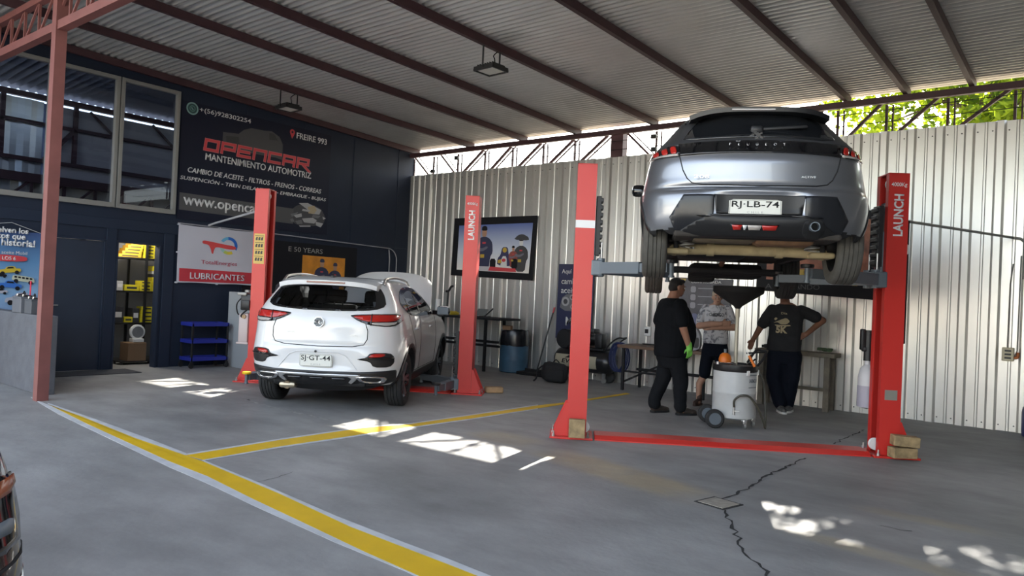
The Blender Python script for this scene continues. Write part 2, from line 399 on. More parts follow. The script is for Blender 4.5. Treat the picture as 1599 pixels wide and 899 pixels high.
# ---- metal wall at the back: one sheet after another
wall_back = empty('wall_back', (0, 0, 0), label='galvanised ribbed metal sheet wall behind the bays', kind='structure')
prof = [(0, 0), (.100, 0), (.110, .005), (.130, .005), (.140, 0), (.215, 0), (.243, .034), (.317, .034), (.345, 0)]
pts = []
for r in range(3): pts += [(r*.345+u, d) for u, d in prof[:-1]]
pts.append((1.035, 0)); pts += [(1.045, 0)]
b = MB(); vs = []; fs = []
for u, d in pts: vs += [(u, -d, .0), (u, -d, 3.972)]
for i in range(len(pts)-1): fs.append((2*i, 2*i+2, 2*i+3, 2*i+1))
b.add(vs, fs); me_sheet = b.mesh('metal_sheet')
b = MB()
for zz in (.075, 3.85):
    for r in range(3):
        for u in (.025, .19): b.cyl((r*.345+u, -.001, zz), (r*.345+u, -.011, zz), .010, .008, 6)
me_screw = b.mesh('screws')
me_sheet.materials.append(M['zinc_wall']); me_screw.materials.append(mat('screw_dark', (.10, .10, .10), .6, .4))
x = -1.823 + .10 - .1 - .243 - .345*30 + .0
x = -12.13
i = 0
xr = -1.797-.03+.028 - .28   # phase from the photograph: rib tops at x = -1.80, -1.455 ...
ph = ((-1.797 - .28) - x) % .345
x = x - .345 + ph
while x < 2.1:
    o = bpy.data.objects.new('metal_sheet', me_sheet); COL.objects.link(o); o.parent = wall_back; o.location = (x, WY + (.004 if i % 2 else 0), .002*math.sin(i*2.1)-.002)
    s = bpy.data.objects.new('screws', me_screw); COL.objects.link(s); s.parent = o; s['kind'] = 'stuff'
    x += 1.035; i += 1
b = MB()
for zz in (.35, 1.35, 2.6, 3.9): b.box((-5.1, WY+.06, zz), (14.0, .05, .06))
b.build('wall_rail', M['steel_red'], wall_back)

# ---- steel truss over the metal wall
TY = 11.30
truss = empty('roof_truss', (0, TY, 0), label='dark red steel lattice truss above the metal wall', kind='structure')
def tb(name, a, c, w=.05, h=None, m='steel_red'):
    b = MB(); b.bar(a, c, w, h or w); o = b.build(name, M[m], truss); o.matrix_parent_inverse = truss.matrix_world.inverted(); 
    o.location = (0, -TY, 0) if False else o.location
    return o
truss.location = (0, 0, 0)
zt = zroof(TY)
tb('top_chord', (-12.05, TY, zt-.045), (5, TY, zt-.045), .07, .09)
tb('bottom_chord', (-12.05, TY+.12, 3.80), (5, TY+.12, 3.80), .06, .08)
TW = TY+.10
for px in (645, 680, 718, 760, 803, 851, 900, 1027, 1312, 1388, 1484, 1589): 
    p = onY(px, 235 if px < 1100 else 185, TW)
    tb('upright', (p.x-.03, TW, 3.82), (p.x-.03, TW, zt-.09), .034); tb('upright', (p.x+.045, TW+.03, 3.82), (p.x+.045, TW+.03, zt-.09), .022)
for (ax_, ay, bx, by) in ((649, 243, 674, 270), (689, 240, 714, 269), (756, 233, 719, 269), (799, 228, 762, 263), (846, 223, 804, 260), (897, 217, 852, 257), (950, 211, 901, 252), (980, 209, 1020, 240), (1075, 197, 1030, 240),
        (1185, 185, 1120, 225), (1285, 175, 1215, 215), (1377, 163, 1318, 212), (1466, 152, 1394, 205), (1578, 138, 1488, 198)):
    p = onY(ax_, ay, TW); q = onY(bx, by, TW); q.z = min(q.z, 3.9); p.z = zt-.06
    tb('diagonal', p, q, .042); 
    if ax_ < 1000: tb('diagonal', p+Vector((.09, .03, 0)), q+Vector((.09, .03, 0)), .022)
for x in (2.2, 3.6):
    tb('upright', (x, TW, 3.82), (x, TW, zt-.09), .05); tb('diagonal', (x, TW, 3.85), (x+.9, TW, zt-.06), .042)
b = MB(); b.box((-6.88, TW+.10, 2.22), (.25, .16, 4.44)); tag(b.build('steel_column', M['steel_red']), 'broad dark red steel column behind the metal wall', kind='structure')
# wires strung across the gap, insulators
wires = empty('overhead_wires', (0, TY, 0), label='thin wires strung across the gap over the metal wall', cat='wire'); wires.location = (0, 0, 0)
for za, zb_ in ((4.30, 4.22), (4.12, 4.07)):
    b = MB(); b.tube([(-11.9, TY-.05, za-.1), (-11.75, TY-.05, za), (-9, TY-.05, (za+zb_)/2-.01), (-5, TY-.05, zb_), (-2, TY-.05, (za+zb_)/2), (1, TY-.05, za)], .006, 5)
    b.build('wire', M['black'], wires)
for px, py in ((713, 247), (676, 267), (1021, 213), (1021, 233)):
    b = MB(); p = onY(px, py, TY-.05); b.box(p, (.10, .06, .07), None, .01); b.build('insulator', M['black'], wires)

# ---- front truss and its post
FY = 3.30
ft = empty('front_truss', (0, 0, 0), label='pinkish red steel lattice truss along the open front', kind='structure')
def fb(name, a, c, w, h=None):
    b = MB(); b.bar(a, c, w, h or w); return b.build(name, M['steel_post'], ft)
fb('bottom_chord', (-12.0, FY, 4.265), (5, FY, 4.265), .10, .10); fb('top_chord', (-12.0, FY, 4.70), (5, FY, 4.70), .08, .08)
x = -11.9
j = 0
while x < 4.8:
    fb('upright', (x, FY, 4.31), (x, FY, 4.67), .028); fb('diagonal', (x+.04, FY, 4.31), (x+.42, FY, 4.67), .024)
    x += .46; j += 1
p = fl(66, 627)
b = MB(); b.box((-9.41, 3.295, 2.4), (.12, .12, 4.8)); 
tag(b.build('steel_post', M['steel_post']), 'dusty red square steel post at the open front beside the grey parapet', kind='structure')

# ---- dark navy wall on the left
zt = lambda y: zroof(y)+.10
TH = .14
F_L = frame((WX, 0, 0), (0, 1, 0), (0, 0, 1))
wl = MB()
def wpiece(y0, y1, z0, z1, top=False):
    poly = [(y0, z0), (y1, z0), (y1, zt(y1) if top else z1), (y0, zt(y0) if top else z1)]
    wl.prism(poly, F_L, -TH, 0)
wpiece(2.0, 4.19, 0, 2.52); wpiece(4.19, 5.01, 2.0, 2.52); wpiece(5.01, 5.17, 0, 2.52); wpiece(5.17, 5.87, 2.01, 2.52)
wpiece(5.87, 6.07, 0, 2.52); wpiece(2.0, 6.07, 4.55, 0, True); wpiece(6.07, 11.42, 0, 0, True)
wall_left = wl.build('wall_left', M['navy_wall']); tag(wall_left, 'dark navy painted wall with upper windows on the office side', kind='structure')
# trim boards on the wall
for n, y, w_, z0, z1 in (('trim', 5.09, .15, 0, 2.19), ('trim', 6.0, .17, 0, 2.19), ('trim', 4.16, .05, 0, 2.0)):
    b = MB(); b.box((WX+.012, y, (z0+z1)/2), (.024, w_, z1-z0), None, .004); b.build('trim_board', M['navy_trim'], wall_left)
b = MB(); b.box((WX+.010, 4.1, 2.27), (.020, 4.1, .16), None, .004); b.build('trim_board', M['navy_trim'], wall_left)
b = MB(); b.box((WX+.012, 8.7, 2.36), (.016, 5.2, .03)); b.build('trim_board', M['navy_trim'], wall_left)
for yy in (7.3, 8.52, 9.74, 10.96):
    b = MB(); b.box((WX+.004, yy, 2.3), (.010, .012, 4.6)); b.build('panel_joint', M['navy_trim'], wall_left)
# closed door
b = MB(); b.box((WX-.03, 4.6, .995), (.045, .80, 1.975), None, .004); door = b.build('door_1', mat('door_navy', (.020, .030, .050), .4, noise=.1, nscale=3)); tag(door, 'closed plain dark navy door beside the doorway', kind='structure')
b = MB(); b.box((WX+.005, 4.265, .98), (.012, .04, .14), None, .003); b.cyl((WX, 4.265, .99), (WX+.05, 4.265, .99), .009); b.cyl((WX+.05, 4.255, .99), (WX+.05, 4.37, .99), .009)
b.build('door_handle', M['steel'], door)
b = MB()
for s in ((4.195, .025), (5.0, .025)): b.box((WX+.008, s[0], 1.0), (.03, s[1], 2.0), None, .003)
b.box((WX+.008, 4.6, 2.0), (.03, .85, .03), None, .003); b.build('door_frame', M['navy_trim'], door)
# doorway lining
b = MB()
for yy in (5.185, 5.855): b.box((WX-.06, yy, 1.0), (.16, .03, 2.0), None, .003)
b.box((WX-.06, 5.52, 2.0), (.16, .70, .03), None, .003)
tag(b.build('door_2', M['navy_trim']), 'dark navy lining of the open storeroom doorway', kind='structure')
# door mat
b = MB(); b.box((-11.72, 4.70, .006), (.56, 1.35, .012), None, .005); tag(b.build('door_mat', mat('mat_grey', (.055, .055, .06), .95, noise=.25, nscale=30, bump=.3)), 'flat dark rubber mat before the closed navy door', 'mat')

# upper windows
gl = glass_mat('window_glass', (.62, .68, .78))
def window(n, y0, y1, z0=2.52, z1=4.55):
    w_ = empty('window_%d' % n, (0, 0, 0), label='aluminium framed upper window pane, number %d from the front' % n, kind='structure')
    b = MB(); fw = .055
    b.box((WX+.0, y0+fw/2, (z0+z1)/2), (.09, fw, z1-z0), None, .004); b.box((WX, y1-fw/2, (z0+z1)/2), (.09, fw, z1-z0), None, .004)
    b.box((WX, (y0+y1)/2, z0+fw/2+.005), (.10, y1-y0-2*fw, fw+.02), None, .004); b.box((WX, (y0+y1)/2, z1-fw/2), (.09, y1-y0-2*fw, fw), None, .004)
    b.build('window_frame', M['alu'], w_)
    b = MB(); b.box((WX-.03, (y0+y1)/2, (z0+z1)/2), (.004, y1-y0-2*fw, z1-z0-2*fw)); b.build('window_pane', gl, w_)
window(1, 2.0, 4.17); window(2, 4.19, 5.10); window(3, 5.12, 6.06)

# ---- what lies behind the dark wall: storeroom below, dim hall above
M['dim_panel'] = mat('brown_board', (.36, .33, .33), .8, noise=.15, nscale=1); M['dim_navy'] = mat('navy_board', (.16, .22, .38), .8)
IN = MB(); 
IN.box((-13.85, 6.1, 1.2), (.08, 2.9, 2.4)); IN.box((-13.0, 7.5, 1.2), (1.7, .08, 2.4)); IN.box((-13.0, 4.72, 1.2), (1.7, .08, 2.4))
tag(IN.build('wall_storeroom', mat('storeroom_wall', (.30, .30, .30), .85)), 'pale storeroom wall seen through the doorway', kind='structure')
IN = MB(); IN.box((-14.0, 6.5, 2.44), (3.6, 12.0, .06)); tag(IN.build('floor_loft', mat('loft_board', (.16, .13, .10), .85)), 'timber loft floor over the storeroom', kind='structure')
HX = -15.5
hall = MB(); hall.box((HX, 8.45, 3.9), (.06, 6.1, 1.40)); tag(hall.build('wall_hall', M['dim_panel']), 'dim brown boarded far wall of the hall behind the windows', kind='structure')
hall = MB(); hall.box((HX-.04, 5.75, 3.62), (.05, 1.1, 1.98)); tag(hall.build('trim_1', M['dim_navy']), 'dark blue board on the far wall of the hall', kind='structure')
hall = MB(); hall.box((HX, 8.1, 2.85), (.08, 6.7, .72)); tag(hall.build('trim_2', mat('beige_board', (.42, .36, .28), .85)), 'beige lower band on the far wall of the hall', kind='structure')
b = MB(); vs = []; fs = []
for i in range(7*8+1):
    u = -.6+i*.104; d = [0, 0, 0, .03, .03, 0][i % 6] if False else (.03 if i % 4 in (1, 2) else 0); vs += [(HX+.02+d, u, 2.45), (HX+.02+d, u, 4.62)]
for i in range(7*8): fs.append((2*i, 2*i+1, 2*i+3, 2*i+2))
b.add(vs, fs); tag(b.build('wall_hall_metal', M['zinc_wall']), 'ribbed metal part of the far wall of the hall', kind='structure')
b = MB(); vs = []; fs = []; pr = corr_profile(13.45, 90, .03, 4)
for u, a in pr: vs += [(HX-.35, -2+u, 4.83+a), (WX-.2, -2+u, 5.05+a)]
for i in range(len(pr)-1): fs.append((2*i, 2*i+2, 2*i+3, 2*i+1))
b.add(vs, fs); tag(b.build('ceiling_hall', mat('hall_roof', (.22, .23, .27), .8)), 'dim corrugated roof of the hall behind the windows', kind='structure')
b = MB(); b.box((HX, 4.7, 4.70), (.10, 13.4, .10)); b.box((HX+.1, 5.0, 3.52), (.08, 13.0, .07)); b.box((HX+.1, 5, 4.2), (.06, 13, .06)); b.box((HX+.14, 7.0, 3.18), (.10, 11.0, .16)); b.box((HX+.14, 7.0, 2.62), (.08, 11.0, .08))
yy = 3.4
while yy < 12:
    b.bar((HX+.12, yy, 2.62), (HX+.12, yy, 3.15), .05); b.bar((HX+.12, yy, 2.62), (HX+.12, yy+.55, 3.15), .04); yy += .55
for a in (4.0, 5.2): b.bar((HX+.1, a, 3.5), (HX+.1, a+.55, 4.2), .07); b.bar((HX+.1, a+.55, 3.5), (HX+.1, a+.55, 4.65), .07)
for a in (6.0, 7.2): b.bar((HX+.1, a, 4.6), (HX+.1, a+.6, 4.1), .04); b.bar((HX+.1, a+.6, 4.6), (HX+.1, a+.6, 4.1), .04)
tag(b.build('hall_truss', M['steel_red']), 'dark steel lattice in the hall behind the windows', kind='structure')
b = MB(); b.box((-13.95, 11.5, 3.7), (3.5, .1, 2.6)); b.box((-13.9, -2.0, 3.7), (3.6, .1, 2.6)); tag(b.build('wall_hall_end', M['dim_navy']), 'dark end walls of the hall', kind='structure')
# added lamp, itself unseen, to brighten the storeroom
lt = empty('added_lamp', (-12.75, 5.7, 2.36), label='small white lamp added out of view to light the storeroom', cat='lamp')
b = MB(); b.lathe([(.12, .03), (.12, 0), (.10, -.02), (.0, -.03)], 20); b.build('lamp_shade', mat('lamp_glow', (.9, .9, .85), .5, emit=(1, .95, .85), estr=4.0), lt)
pl = bpy.data.lights.new('storeroom_fill_light', 'POINT'); pl.energy = 16; pl.color = (1, .95, .86); pl.shadow_soft_size = .1
po = bpy.data.objects.new('storeroom_fill_light', pl); COL.objects.link(po); po.parent = lt; po.location = (0.1, 0, -.12)

# ---- grey parapet at the open front
b = MB(); b.box((-11.0, 3.50, .47), (2.4, .16, .94), None, .01)
tag(b.build('wall_parapet', M['grey_plaster']), 'low grey plastered parapet left of the red post', kind='structure')

# ---- added wall, out of view on the right, blocks skylight to darken that side
b = MB(); b.box((2.3, 5.9, 2.3), (.15, 11.2, 4.6)); tag(b.build('wall_right_blocker', mat('blocker_grey', (.13, .125, .12), .85, noise=.1, nscale=2)), 'plain grey wall added out of view to shade the right of the bays', kind='structure')
# ---- neighbouring ground behind the camera: a pale wall across the yard, lit by the sun
b = MB(); b.box((-4, -17, 1.5), (50, .2, 3.0)); tag(b.build('wall_yard', mat('yard_wall', (.55, .52, .46), .9)), 'pale wall across the yard', kind='structure')

# ---- trees behind the wall
def leaf_mat(name, col):
    m = bpy.data.materials.new(name); m.use_nodes = True; nt = m.node_tree; nt.nodes.clear(); L = nt.links
    o = nt.nodes.new('ShaderNodeOutputMaterial'); d = nt.nodes.new('ShaderNodeBsdfDiffuse'); t = nt.nodes.new('ShaderNodeBsdfTranslucent'); mx = nt.nodes.new('ShaderNodeMixShader')
    d.inputs[0].default_value = (*col, 1); t.inputs[0].default_value = (col[0]*1.5, col[1]*1.35, col[2]*.5, 1); mx.inputs[0].default_value = .6
    L.new(d.outputs[0], mx.inputs[1]); L.new(t.outputs[0], mx.inputs[2]); L.new(mx.outputs[0], o.inputs[0]); return m
M['leaf'] = leaf_mat('leaf_green', (.20, .28, .035)); M['leaf2'] = leaf_mat('leaf_dark_green', (.09, .15, .03)); M['bark'] = mat('bark', (.10, .075, .05), .9, noise=.3, nscale=12)
def tree(loc, rx, ry, rz, n, seed, label):
    rnd = random.Random(seed); t = empty('tree', (loc[0], loc[1], -.05), label=label, cat='tree', group=None)
    hz = loc[2]
    b = MB(); b.tube([(0, 0, 0), (.1, .05, 1.5), (-.05, 0, hz-.8)], [.16, .13, .08], 8)
    for k in range(9):
        a = rnd.uniform(0, 6.28); e = rnd.uniform(.4, .9); q = Vector((math.cos(a)*rx*e, math.sin(a)*ry*e, hz+rz*rnd.uniform(-.6, .8)))
        b.tube([(0, 0, hz-1.0), q*.5+Vector((0, 0, hz*.5-.2)), q], [.06, .035, .012], 6)
    b.build('trunk', M['bark'], t)
    for mi, mm in (('leaf', .72), ('leaf2', .28)):
        vs = []; fs = []
        clumps = []
        for k in range(int(n/34*mm)):
            while True:
                v = Vector((rnd.uniform(-1, 1), rnd.uniform(-1, 1), rnd.uniform(-1, 1)))
                if .25 < v.length < 1: break
            q_ = hz+v.z*rz; clumps.append(Vector((v.x*rx - .55*max(0, q_-5.3), v.y*ry, q_)))
        for c in clumps:
            for k in range(34):
                p = c + Vector((rnd.gauss(0, .17), rnd.gauss(0, .17), rnd.gauss(0, .13)))
                q = Vector((rnd.gauss(0, 1), rnd.gauss(0, 1), rnd.gauss(0, 1))).normalized(); s = q.orthogonal().normalized(); w = rnd.uniform(.035, .06); l = w*1.7
                bse = len(vs); vs += [p-q*l, p+s*w, p+q*l, p-s*w]; fs.append((bse, bse+1, bse+2, bse+3))
        me = bpy.data.meshes.new('foliage'); me.from_pydata(vs, [], fs); o = mobj('foliage', me, M[mi], t); o['kind'] = 'stuff'
tree((-1.6, 15.2, 6.0), 2.6, 1.3, 2.1, 11000, 3, 'leafy yellow-green tree behind the wall, nearest the lifted car')
tree((4.3, 15.6, 6.0), 2.4, 1.4, 2.0, 9000, 5, 'leafy yellow-green tree behind the right end of the wall')
# ================================================================== CARS
def pchip(xs, Y, xq):
    xs = np.asarray(xs, float); Y = np.asarray(Y, float); h = np.diff(xs); d = np.diff(Y, axis=0)/h[:, None]
    m = np.zeros_like(Y); m[0] = d[0]; m[-1] = d[-1]
    for i in range(1, len(xs)-1):
        a = d[i-1]; c = d[i]; w1 = 2*h[i]+h[i-1]; w2 = h[i]+2*h[i-1]
        ok = (a*c) > 0
        m[i] = np.where(ok, (w1+w2)/(w1/np.where(ok, a, 1)+w2/np.where(ok, c, 1)), 0)
    out = []
    for x in xq:
        i = min(max(int(np.searchsorted(xs, x)-1), 0), len(xs)-2); t = (x-xs[i])/h[i]
        out.append((2*t**3-3*t**2+1)*Y[i]+(t**3-2*t**2+t)*h[i]*m[i]+(-2*t**3+3*t**2)*Y[i+1]+(t**3-t**2)*h[i]*m[i+1])
    return np.array(out)

def car_shell(keys, sub=6, deform=None, nr=16, ns=22, nf=12):
    """body as stacked horizontal outlines; keys: z, half width, rear y, rear corner, rear exp, front y, front corner, front exp"""
    K = np.array(keys, float); n = len(K)
    q = np.linspace(0, n-1, (n-1)*sub+1); R = pchip(np.arange(n), K, q)
    def se(e, k, cnt):
        o = []
        for i in range(cnt):
            a = math.pi/2*i/cnt; c, s = math.cos(a), math.sin(a); r = (c**e+s**e)**(-1/e); o.append((s*r, 1-c*r))
        return o
    rows = []
    for z, w, yr, ar, er, yf, af, ef in R:
        half = []
        for i in range(nr):
            a = math.pi/2*i/nr; c, s = math.cos(a), math.sin(a); r = (c**er+s**er)**(-1/er); half.append((w*s*r, yr+ar*(1-c*r)))
        y0 = yr+ar; y1 = yf-af
        for i in range(ns): half.append((w, y0+(y1-y0)*i/ns))
        for i in range(nf+1):
            a = math.pi/2*i/nf; c, s = math.cos(a), math.sin(a); r = (c**ef+s**ef)**(-1/ef); half.append((w*c*r, y1+af*s*r))
        loop = half + [(-x, y) for x, y in reversed(half[1:-1])]
        rows.append([Vector((x, y, z)) for x, y in loop])
    m = len(rows[0]); vs = [v for r in rows for v in r]
    if deform: vs = [deform(v) for v in vs]
    fs = []
    for i in range(len(rows)-1):
        for j in range(m): fs.append((i*m+j, i*m+(j+1) % m, (i+1)*m+(j+1) % m, (i+1)*m+j))
    fs.append(tuple(reversed(range(m)))); fs.append(tuple(range((len(rows)-1)*m, len(rows)*m)))
    me = bpy.data.meshes.new('body'); me.from_pydata([tuple(v) for v in vs], [], fs); me.update()
    bm = bmesh.new(); bm.from_mesh(me); bmesh.ops.recalc_face_normals(bm, faces=bm.faces[:]); bm.to_mesh(me); bm.free()
    return me

def cut(me, cutters):
    o = bpy.data.objects.new('tmp', me); COL.objects.link(o); tmp = [o]
    for c in cutters:
        cm = c.mesh('cut'); co = bpy.data.objects.new('cut', cm); COL.objects.link(co); tmp.append(co)
        bm = bmesh.new(); bm.from_mesh(cm); bmesh.ops.recalc_face_normals(bm, faces=bm.faces[:]); bm.to_mesh(cm); bm.free()
        md = o.modifiers.new('b', 'BOOLEAN'); md.operation = 'DIFFERENCE'; md.object = co; md.solver = 'EXACT'
    dg = bpy.context.evaluated_depsgraph_get(); dg.update()
    r = bpy.data.meshes.new_from_object(o.evaluated_get(dg))
    for t in tmp: bpy.data.objects.remove(t)
    r.materials.clear(); r.name = 'body'
    return r

def bvh_of(me):
    bm = bmesh.new(); bm.from_mesh(me); t = BVHTree.FromBMesh(bm); bm.free(); return t

AX = {'rear': (Vector((0, 1, 0)), lambda a, b: Vector((a, -4, b))), 'right': (Vector((-1, 0, 0)), lambda a, b: Vector((4, a, b))),
      'left': (Vector((1, 0, 0)), lambda a, b: Vector((-4, a, b))), 'front': (Vector((0, -1, 0)), lambda a, b: Vector((a, 9, b))),
      'top': (Vector((0, 0, -1)), lambda a, b: Vector((a, b, 5))), 'bottom': (Vector((0, 0, 1)), lambda a, b: Vector((a, b, -3)))}
def inpoly(p, poly):
    x, y = p; c = False; n = len(poly); j = n-1
    for i in range(n):
        xi, yi = poly[i]; xj, yj = poly[j]
        if (yi > y) != (yj > y) and x < (xj-xi)*(y-yi)/(yj-yi)+xi: c = not c
        j = i
    return c
def resample(poly, step):
    o = []; n = len(poly)
    for i in range(n):
        a = Vector(poly[i]); b = Vector(poly[(i+1) % n]); k = max(1, int((b-a).length/step))
        for t in range(k): o.append(a.lerp(b, t/k))
    return o
def chaikin(poly, it=1, q=.2):
    for _ in range(it):
        o = []; n = len(poly)
        for i in range(n):
            a = Vector(poly[i]); b = Vector(poly[(i+1) % n]); o += [tuple(a.lerp(b, q)), tuple(a.lerp(b, 1-q))]
        poly = o
    return poly
def patch(name, poly, side, bvh, m, parent, off=.004, hole=None, step=.035, rnd=1, thick=.012, mask=None):
    """a panel that lies on the body: outline drawn in elevation, laid on the surface, with a rim"""
    if rnd: poly = chaikin(poly, rnd)
    B = resample(poly, step); pts = list(B); edges = [(i, (i+1) % len(B)) for i in range(len(B))]
    if hole:
        if rnd: hole = chaikin(hole, rnd)
        H = resample(hole, step); o = len(pts); pts += H; edges += [(o+i, o+(i+1) % len(H)) for i in range(len(H))]
    lo = [min(p[k] for p in B) for k in (0, 1)]; hi = [max(p[k] for p in B) for k in (0, 1)]
    nb = len(pts)
    gx = lo[0]+step/2
    while gx < hi[0]:
        gy = lo[1]+step/2
        while gy < hi[1]:
            if inpoly((gx, gy), poly) and not (hole and inpoly((gx, gy), hole)): pts.append(Vector((gx, gy)))
            gy += step
        gx += step
    V, E_, Fc, *_ = delaunay_2d_cdt([Vector((p[0], p[1])) for p in pts], edges, [], 0, 1e-6)
    d, org = AX[side]; pos = []; nrm = []
    for v in V:
        hit = bvh.ray_cast(org(v.x, v.y), d)
        if hit[0] is None: pos.append(None); nrm.append(None)
        else:
            n = hit[1]; n = n if n.dot(d) < 0 else -n
            pos.append(hit[0]+n*off); nrm.append(n)
    bm = bmesh.new(); bv = []
    for p in pos: bv.append(bm.verts.new(p) if p is not None else None)
    for f in Fc:
        if len(f) < 3 or any(bv[i] is None for i in f): continue
        c = sum((V[i] for i in f), Vector((0, 0)))/len(f)
        if not inpoly(c, poly) or (hole and inpoly(c, hole)): continue
        ps = [pos[i] for i in f]
        if max((ps[i]-ps[i-1]).length for i in range(len(ps))) > .45: continue
        try: bm.faces.new([bv[i] for i in f])
        except ValueError: pass
    bmesh.ops.delete(bm, geom=[v for v in bm.verts if not v.link_faces], context='VERTS')
    for f in bm.faces:
        f.normal_update()
        if f.normal.dot(d) > 0: f.normal_flip()
        f.smooth = True
    if thick:
        be = [e for e in bm.edges if e.is_boundary]
        r = bmesh.ops.extrude_edge_only(bm, edges=be)
        for g in r['geom']:
            if isinstance(g, bmesh.types.BMVert): g.co += d*thick
    me = bpy.data.meshes.new(name); bm.to_mesh(me); bm.free()
    return mobj(name, me, m, parent)
def seam(name, pts, side, bvh, m, parent, r=.0035, off=.001, closed=False):
    P = []; d, org = AX[side]
    q = resample(pts, .03) if closed else [Vector(a).lerp(Vector(b), k/max(1, int((Vector(b)-Vector(a)).length/.03))) for a, b in zip(pts, pts[1:]) for k in range(max(1, int((Vector(b)-Vector(a)).length/.03)))]+[Vector(pts[-1])]
    for v in q:
        h = bvh.ray_cast(org(v[0], v[1]), d)
        if h[0] is not None:
            n = h[1] if h[1].dot(d) < 0 else -h[1]; P.append(h[0]+n*off)
    if len(P) < 2: return None
    b = MB(); b.tube(P, r, 5, closed); return b.build(name, m, parent, 60)
def dig(me, poly, side, cond):
    """open the body shell inside an outline (for windows)"""
    bm = bmesh.new(); bm.from_mesh(me); kill = []
    for f in bm.faces:
        c = f.calc_center_median(); a = {'rear': (c.x, c.z), 'right': (c.y, c.z), 'left': (c.y, c.z), 'front': (c.x, c.z)}[side]
        if cond(c) and inpoly(a, poly): kill.append(f)
    bmesh.ops.delete(bm, geom=kill, context='FACES'); bm.to_mesh(me); bm.free()
def mir(poly): return [(-x, y) for x, y in poly]

def wheel(parent, loc, R, W, side, tyre, rimm, spokem, name='wheel', rot=0.3, grooves=True):
    """side +1: outer face towards +X. tyre with grooves, rim dish, spokes"""
    w = bpy.data.objects.new(name, None); COL.objects.link(w); w.parent = parent; w.location = loc
    A = Matrix.Rotation(math.radians(90*side), 4, 'Y'); r0 = R*.66
    prof = [(r0, -W*.42), (R*.74, -W*.48), (R*.86, -W*.52), (R*.95, -W*.48), (R*.985, -W*.42)]
    xs = [-.30, -.27, -.24, -.10, -.08, -.05, .05, .08, .10, .24, .27, .30]
    if grooves:
        for i, x in enumerate(xs): prof.append((R*(1.0 if i % 3 != 1 else .972), W*x))
    prof += [(R*.985, W*.42), (R*.95, W*.48), (R*.86, W*.52), (R*.74, W*.48), (r0, W*.42)]
    b = MB(); b.lathe(prof, 44, A, False); b.build('tyre', tyre, w, 40)
    b = MB(); b.lathe([(r0*1.01, -W*.42), (r0*.97, -W*.30), (r0*.95, W*.20), (r0*.99, W*.36), (r0*1.03, W*.42), (r0*1.0, W*.43), (r0*.94, W*.33), (r0*.86, W*.12), (.05, W*.06), (.001, W*.06)], 36, A, False); b.build('rim', rimm, w, 40)
    b = MB()
    for k in range(5):
        for s in (-.16, .16):
            a = rot+2*math.pi*k/5+s; c0 = Vector((math.cos(a-s*.7)*.05, math.sin(a-s*.7)*.05, W*.30)); c1 = Vector((math.cos(a)*r0*.97, math.sin(a)*r0*.97, W*.38))
            b.bar(A @ c0, A @ c1, .030, .022, A.to_3x3() @ Vector((0, 0, 1)))
    b.lathe([(.065, W*.10), (.065, W*.34), (.045, W*.37), (.001, W*.37)], 16, A, False)
    b.build('spokes', spokem, w, 40)
    return w

def seats(parent, ys, z, m, width=.5):
    for y in ys:
        for x in (-.37, .37):
            b = MB(); b.box((x, y, z+.28), (width, .14, .62), Matrix.Rotation(-.2, 3, 'X'), .05); b.box((x, y-.07, z+.70), (.25, .10, .18), Matrix.Rotation(-.15, 3, 'X'), .04)
            b.cyl((x-.06, y-.05, z+.5), (x-.06, y-.06, z+.66), .008); b.cyl((x+.06, y-.05, z+.5), (x+.06, y-.06, z+.66), .008)
            b.build('seat', m, parent, 40)

def paint(name, col, metal=0.0, rough=.3, inner=(.02, .02, .022)):
    """outside paint, dark lining on the inside of the sheet"""
    m = bpy.data.materials.new(name); m.use_nodes = True; nt = m.node_tree; L = nt.links; b = nt.nodes['Principled BSDF']; o = nt.nodes['Material Output']
    b.inputs['Base Color'].default_value = (*col, 1); b.inputs['Metallic'].default_value = metal; b.inputs['Roughness'].default_value = rough
    b.inputs['Coat Weight'].default_value = .8; b.inputs['Coat Roughness'].default_value = .05
    d = nt.nodes.new('ShaderNodeBsdfDiffuse'); d.inputs[0].default_value = (*inner, 1); g = nt.nodes.new('ShaderNodeNewGeometry'); mx = nt.nodes.new('ShaderNodeMixShader')
    L.new(g.outputs['Backfacing'], mx.inputs[0]); L.new(b.outputs[0], mx.inputs[1]); L.new(d.outputs[0], mx.inputs[2]); L.new(mx.outputs[0], o.inputs[0]); return m

def plate(parent, c, w, h, txt, tilt=0.0, sub=None):
    F = frame(c, (1, 0, 0), (0, -math.sin(tilt), math.cos(tilt)))
    b = MB(); b.prism(chaikin([(-w/2, -h/2), (w/2, -h/2), (w/2, h/2), (-w/2, h/2)], 1, .08), F, -.012, 0); p = b.build('licence_plate', M['plate_white'], parent)
    o = .92; i = .89
    b = MB()
    for (x0, x1, y0, y1) in ((-w/2*.97, w/2*.97, h/2*.90, h/2*.94), (-w/2*.97, w/2*.97, -h/2*.94, -h/2*.90), (-w/2*.97, -w/2*.955, -h/2*.94, h/2*.94), (w/2*.955, w/2*.97, -h/2*.94, h/2*.94)):
        b.prism([(x0, y0), (x1, y0), (x1, y1), (x0, y1)], F, 0, .0008)
    b.build('plate_border', M['plate_black'], p)
    text('plate_letters', txt, F, M['plate_black'], p, w=w*.90, h=h*.52, x=0, y=-h*.12, align='CENTER', bold=.01, depth=.001, z=.0005)
    text('plate_country', 'CHILE', F, mat('plate_grey', (.35, .35, .34), .5), p, w=w*.30, h=h*.13, x=0, y=-h*.38, align='CENTER', depth=.001, z=.0005, spacing=1.6)
    return p

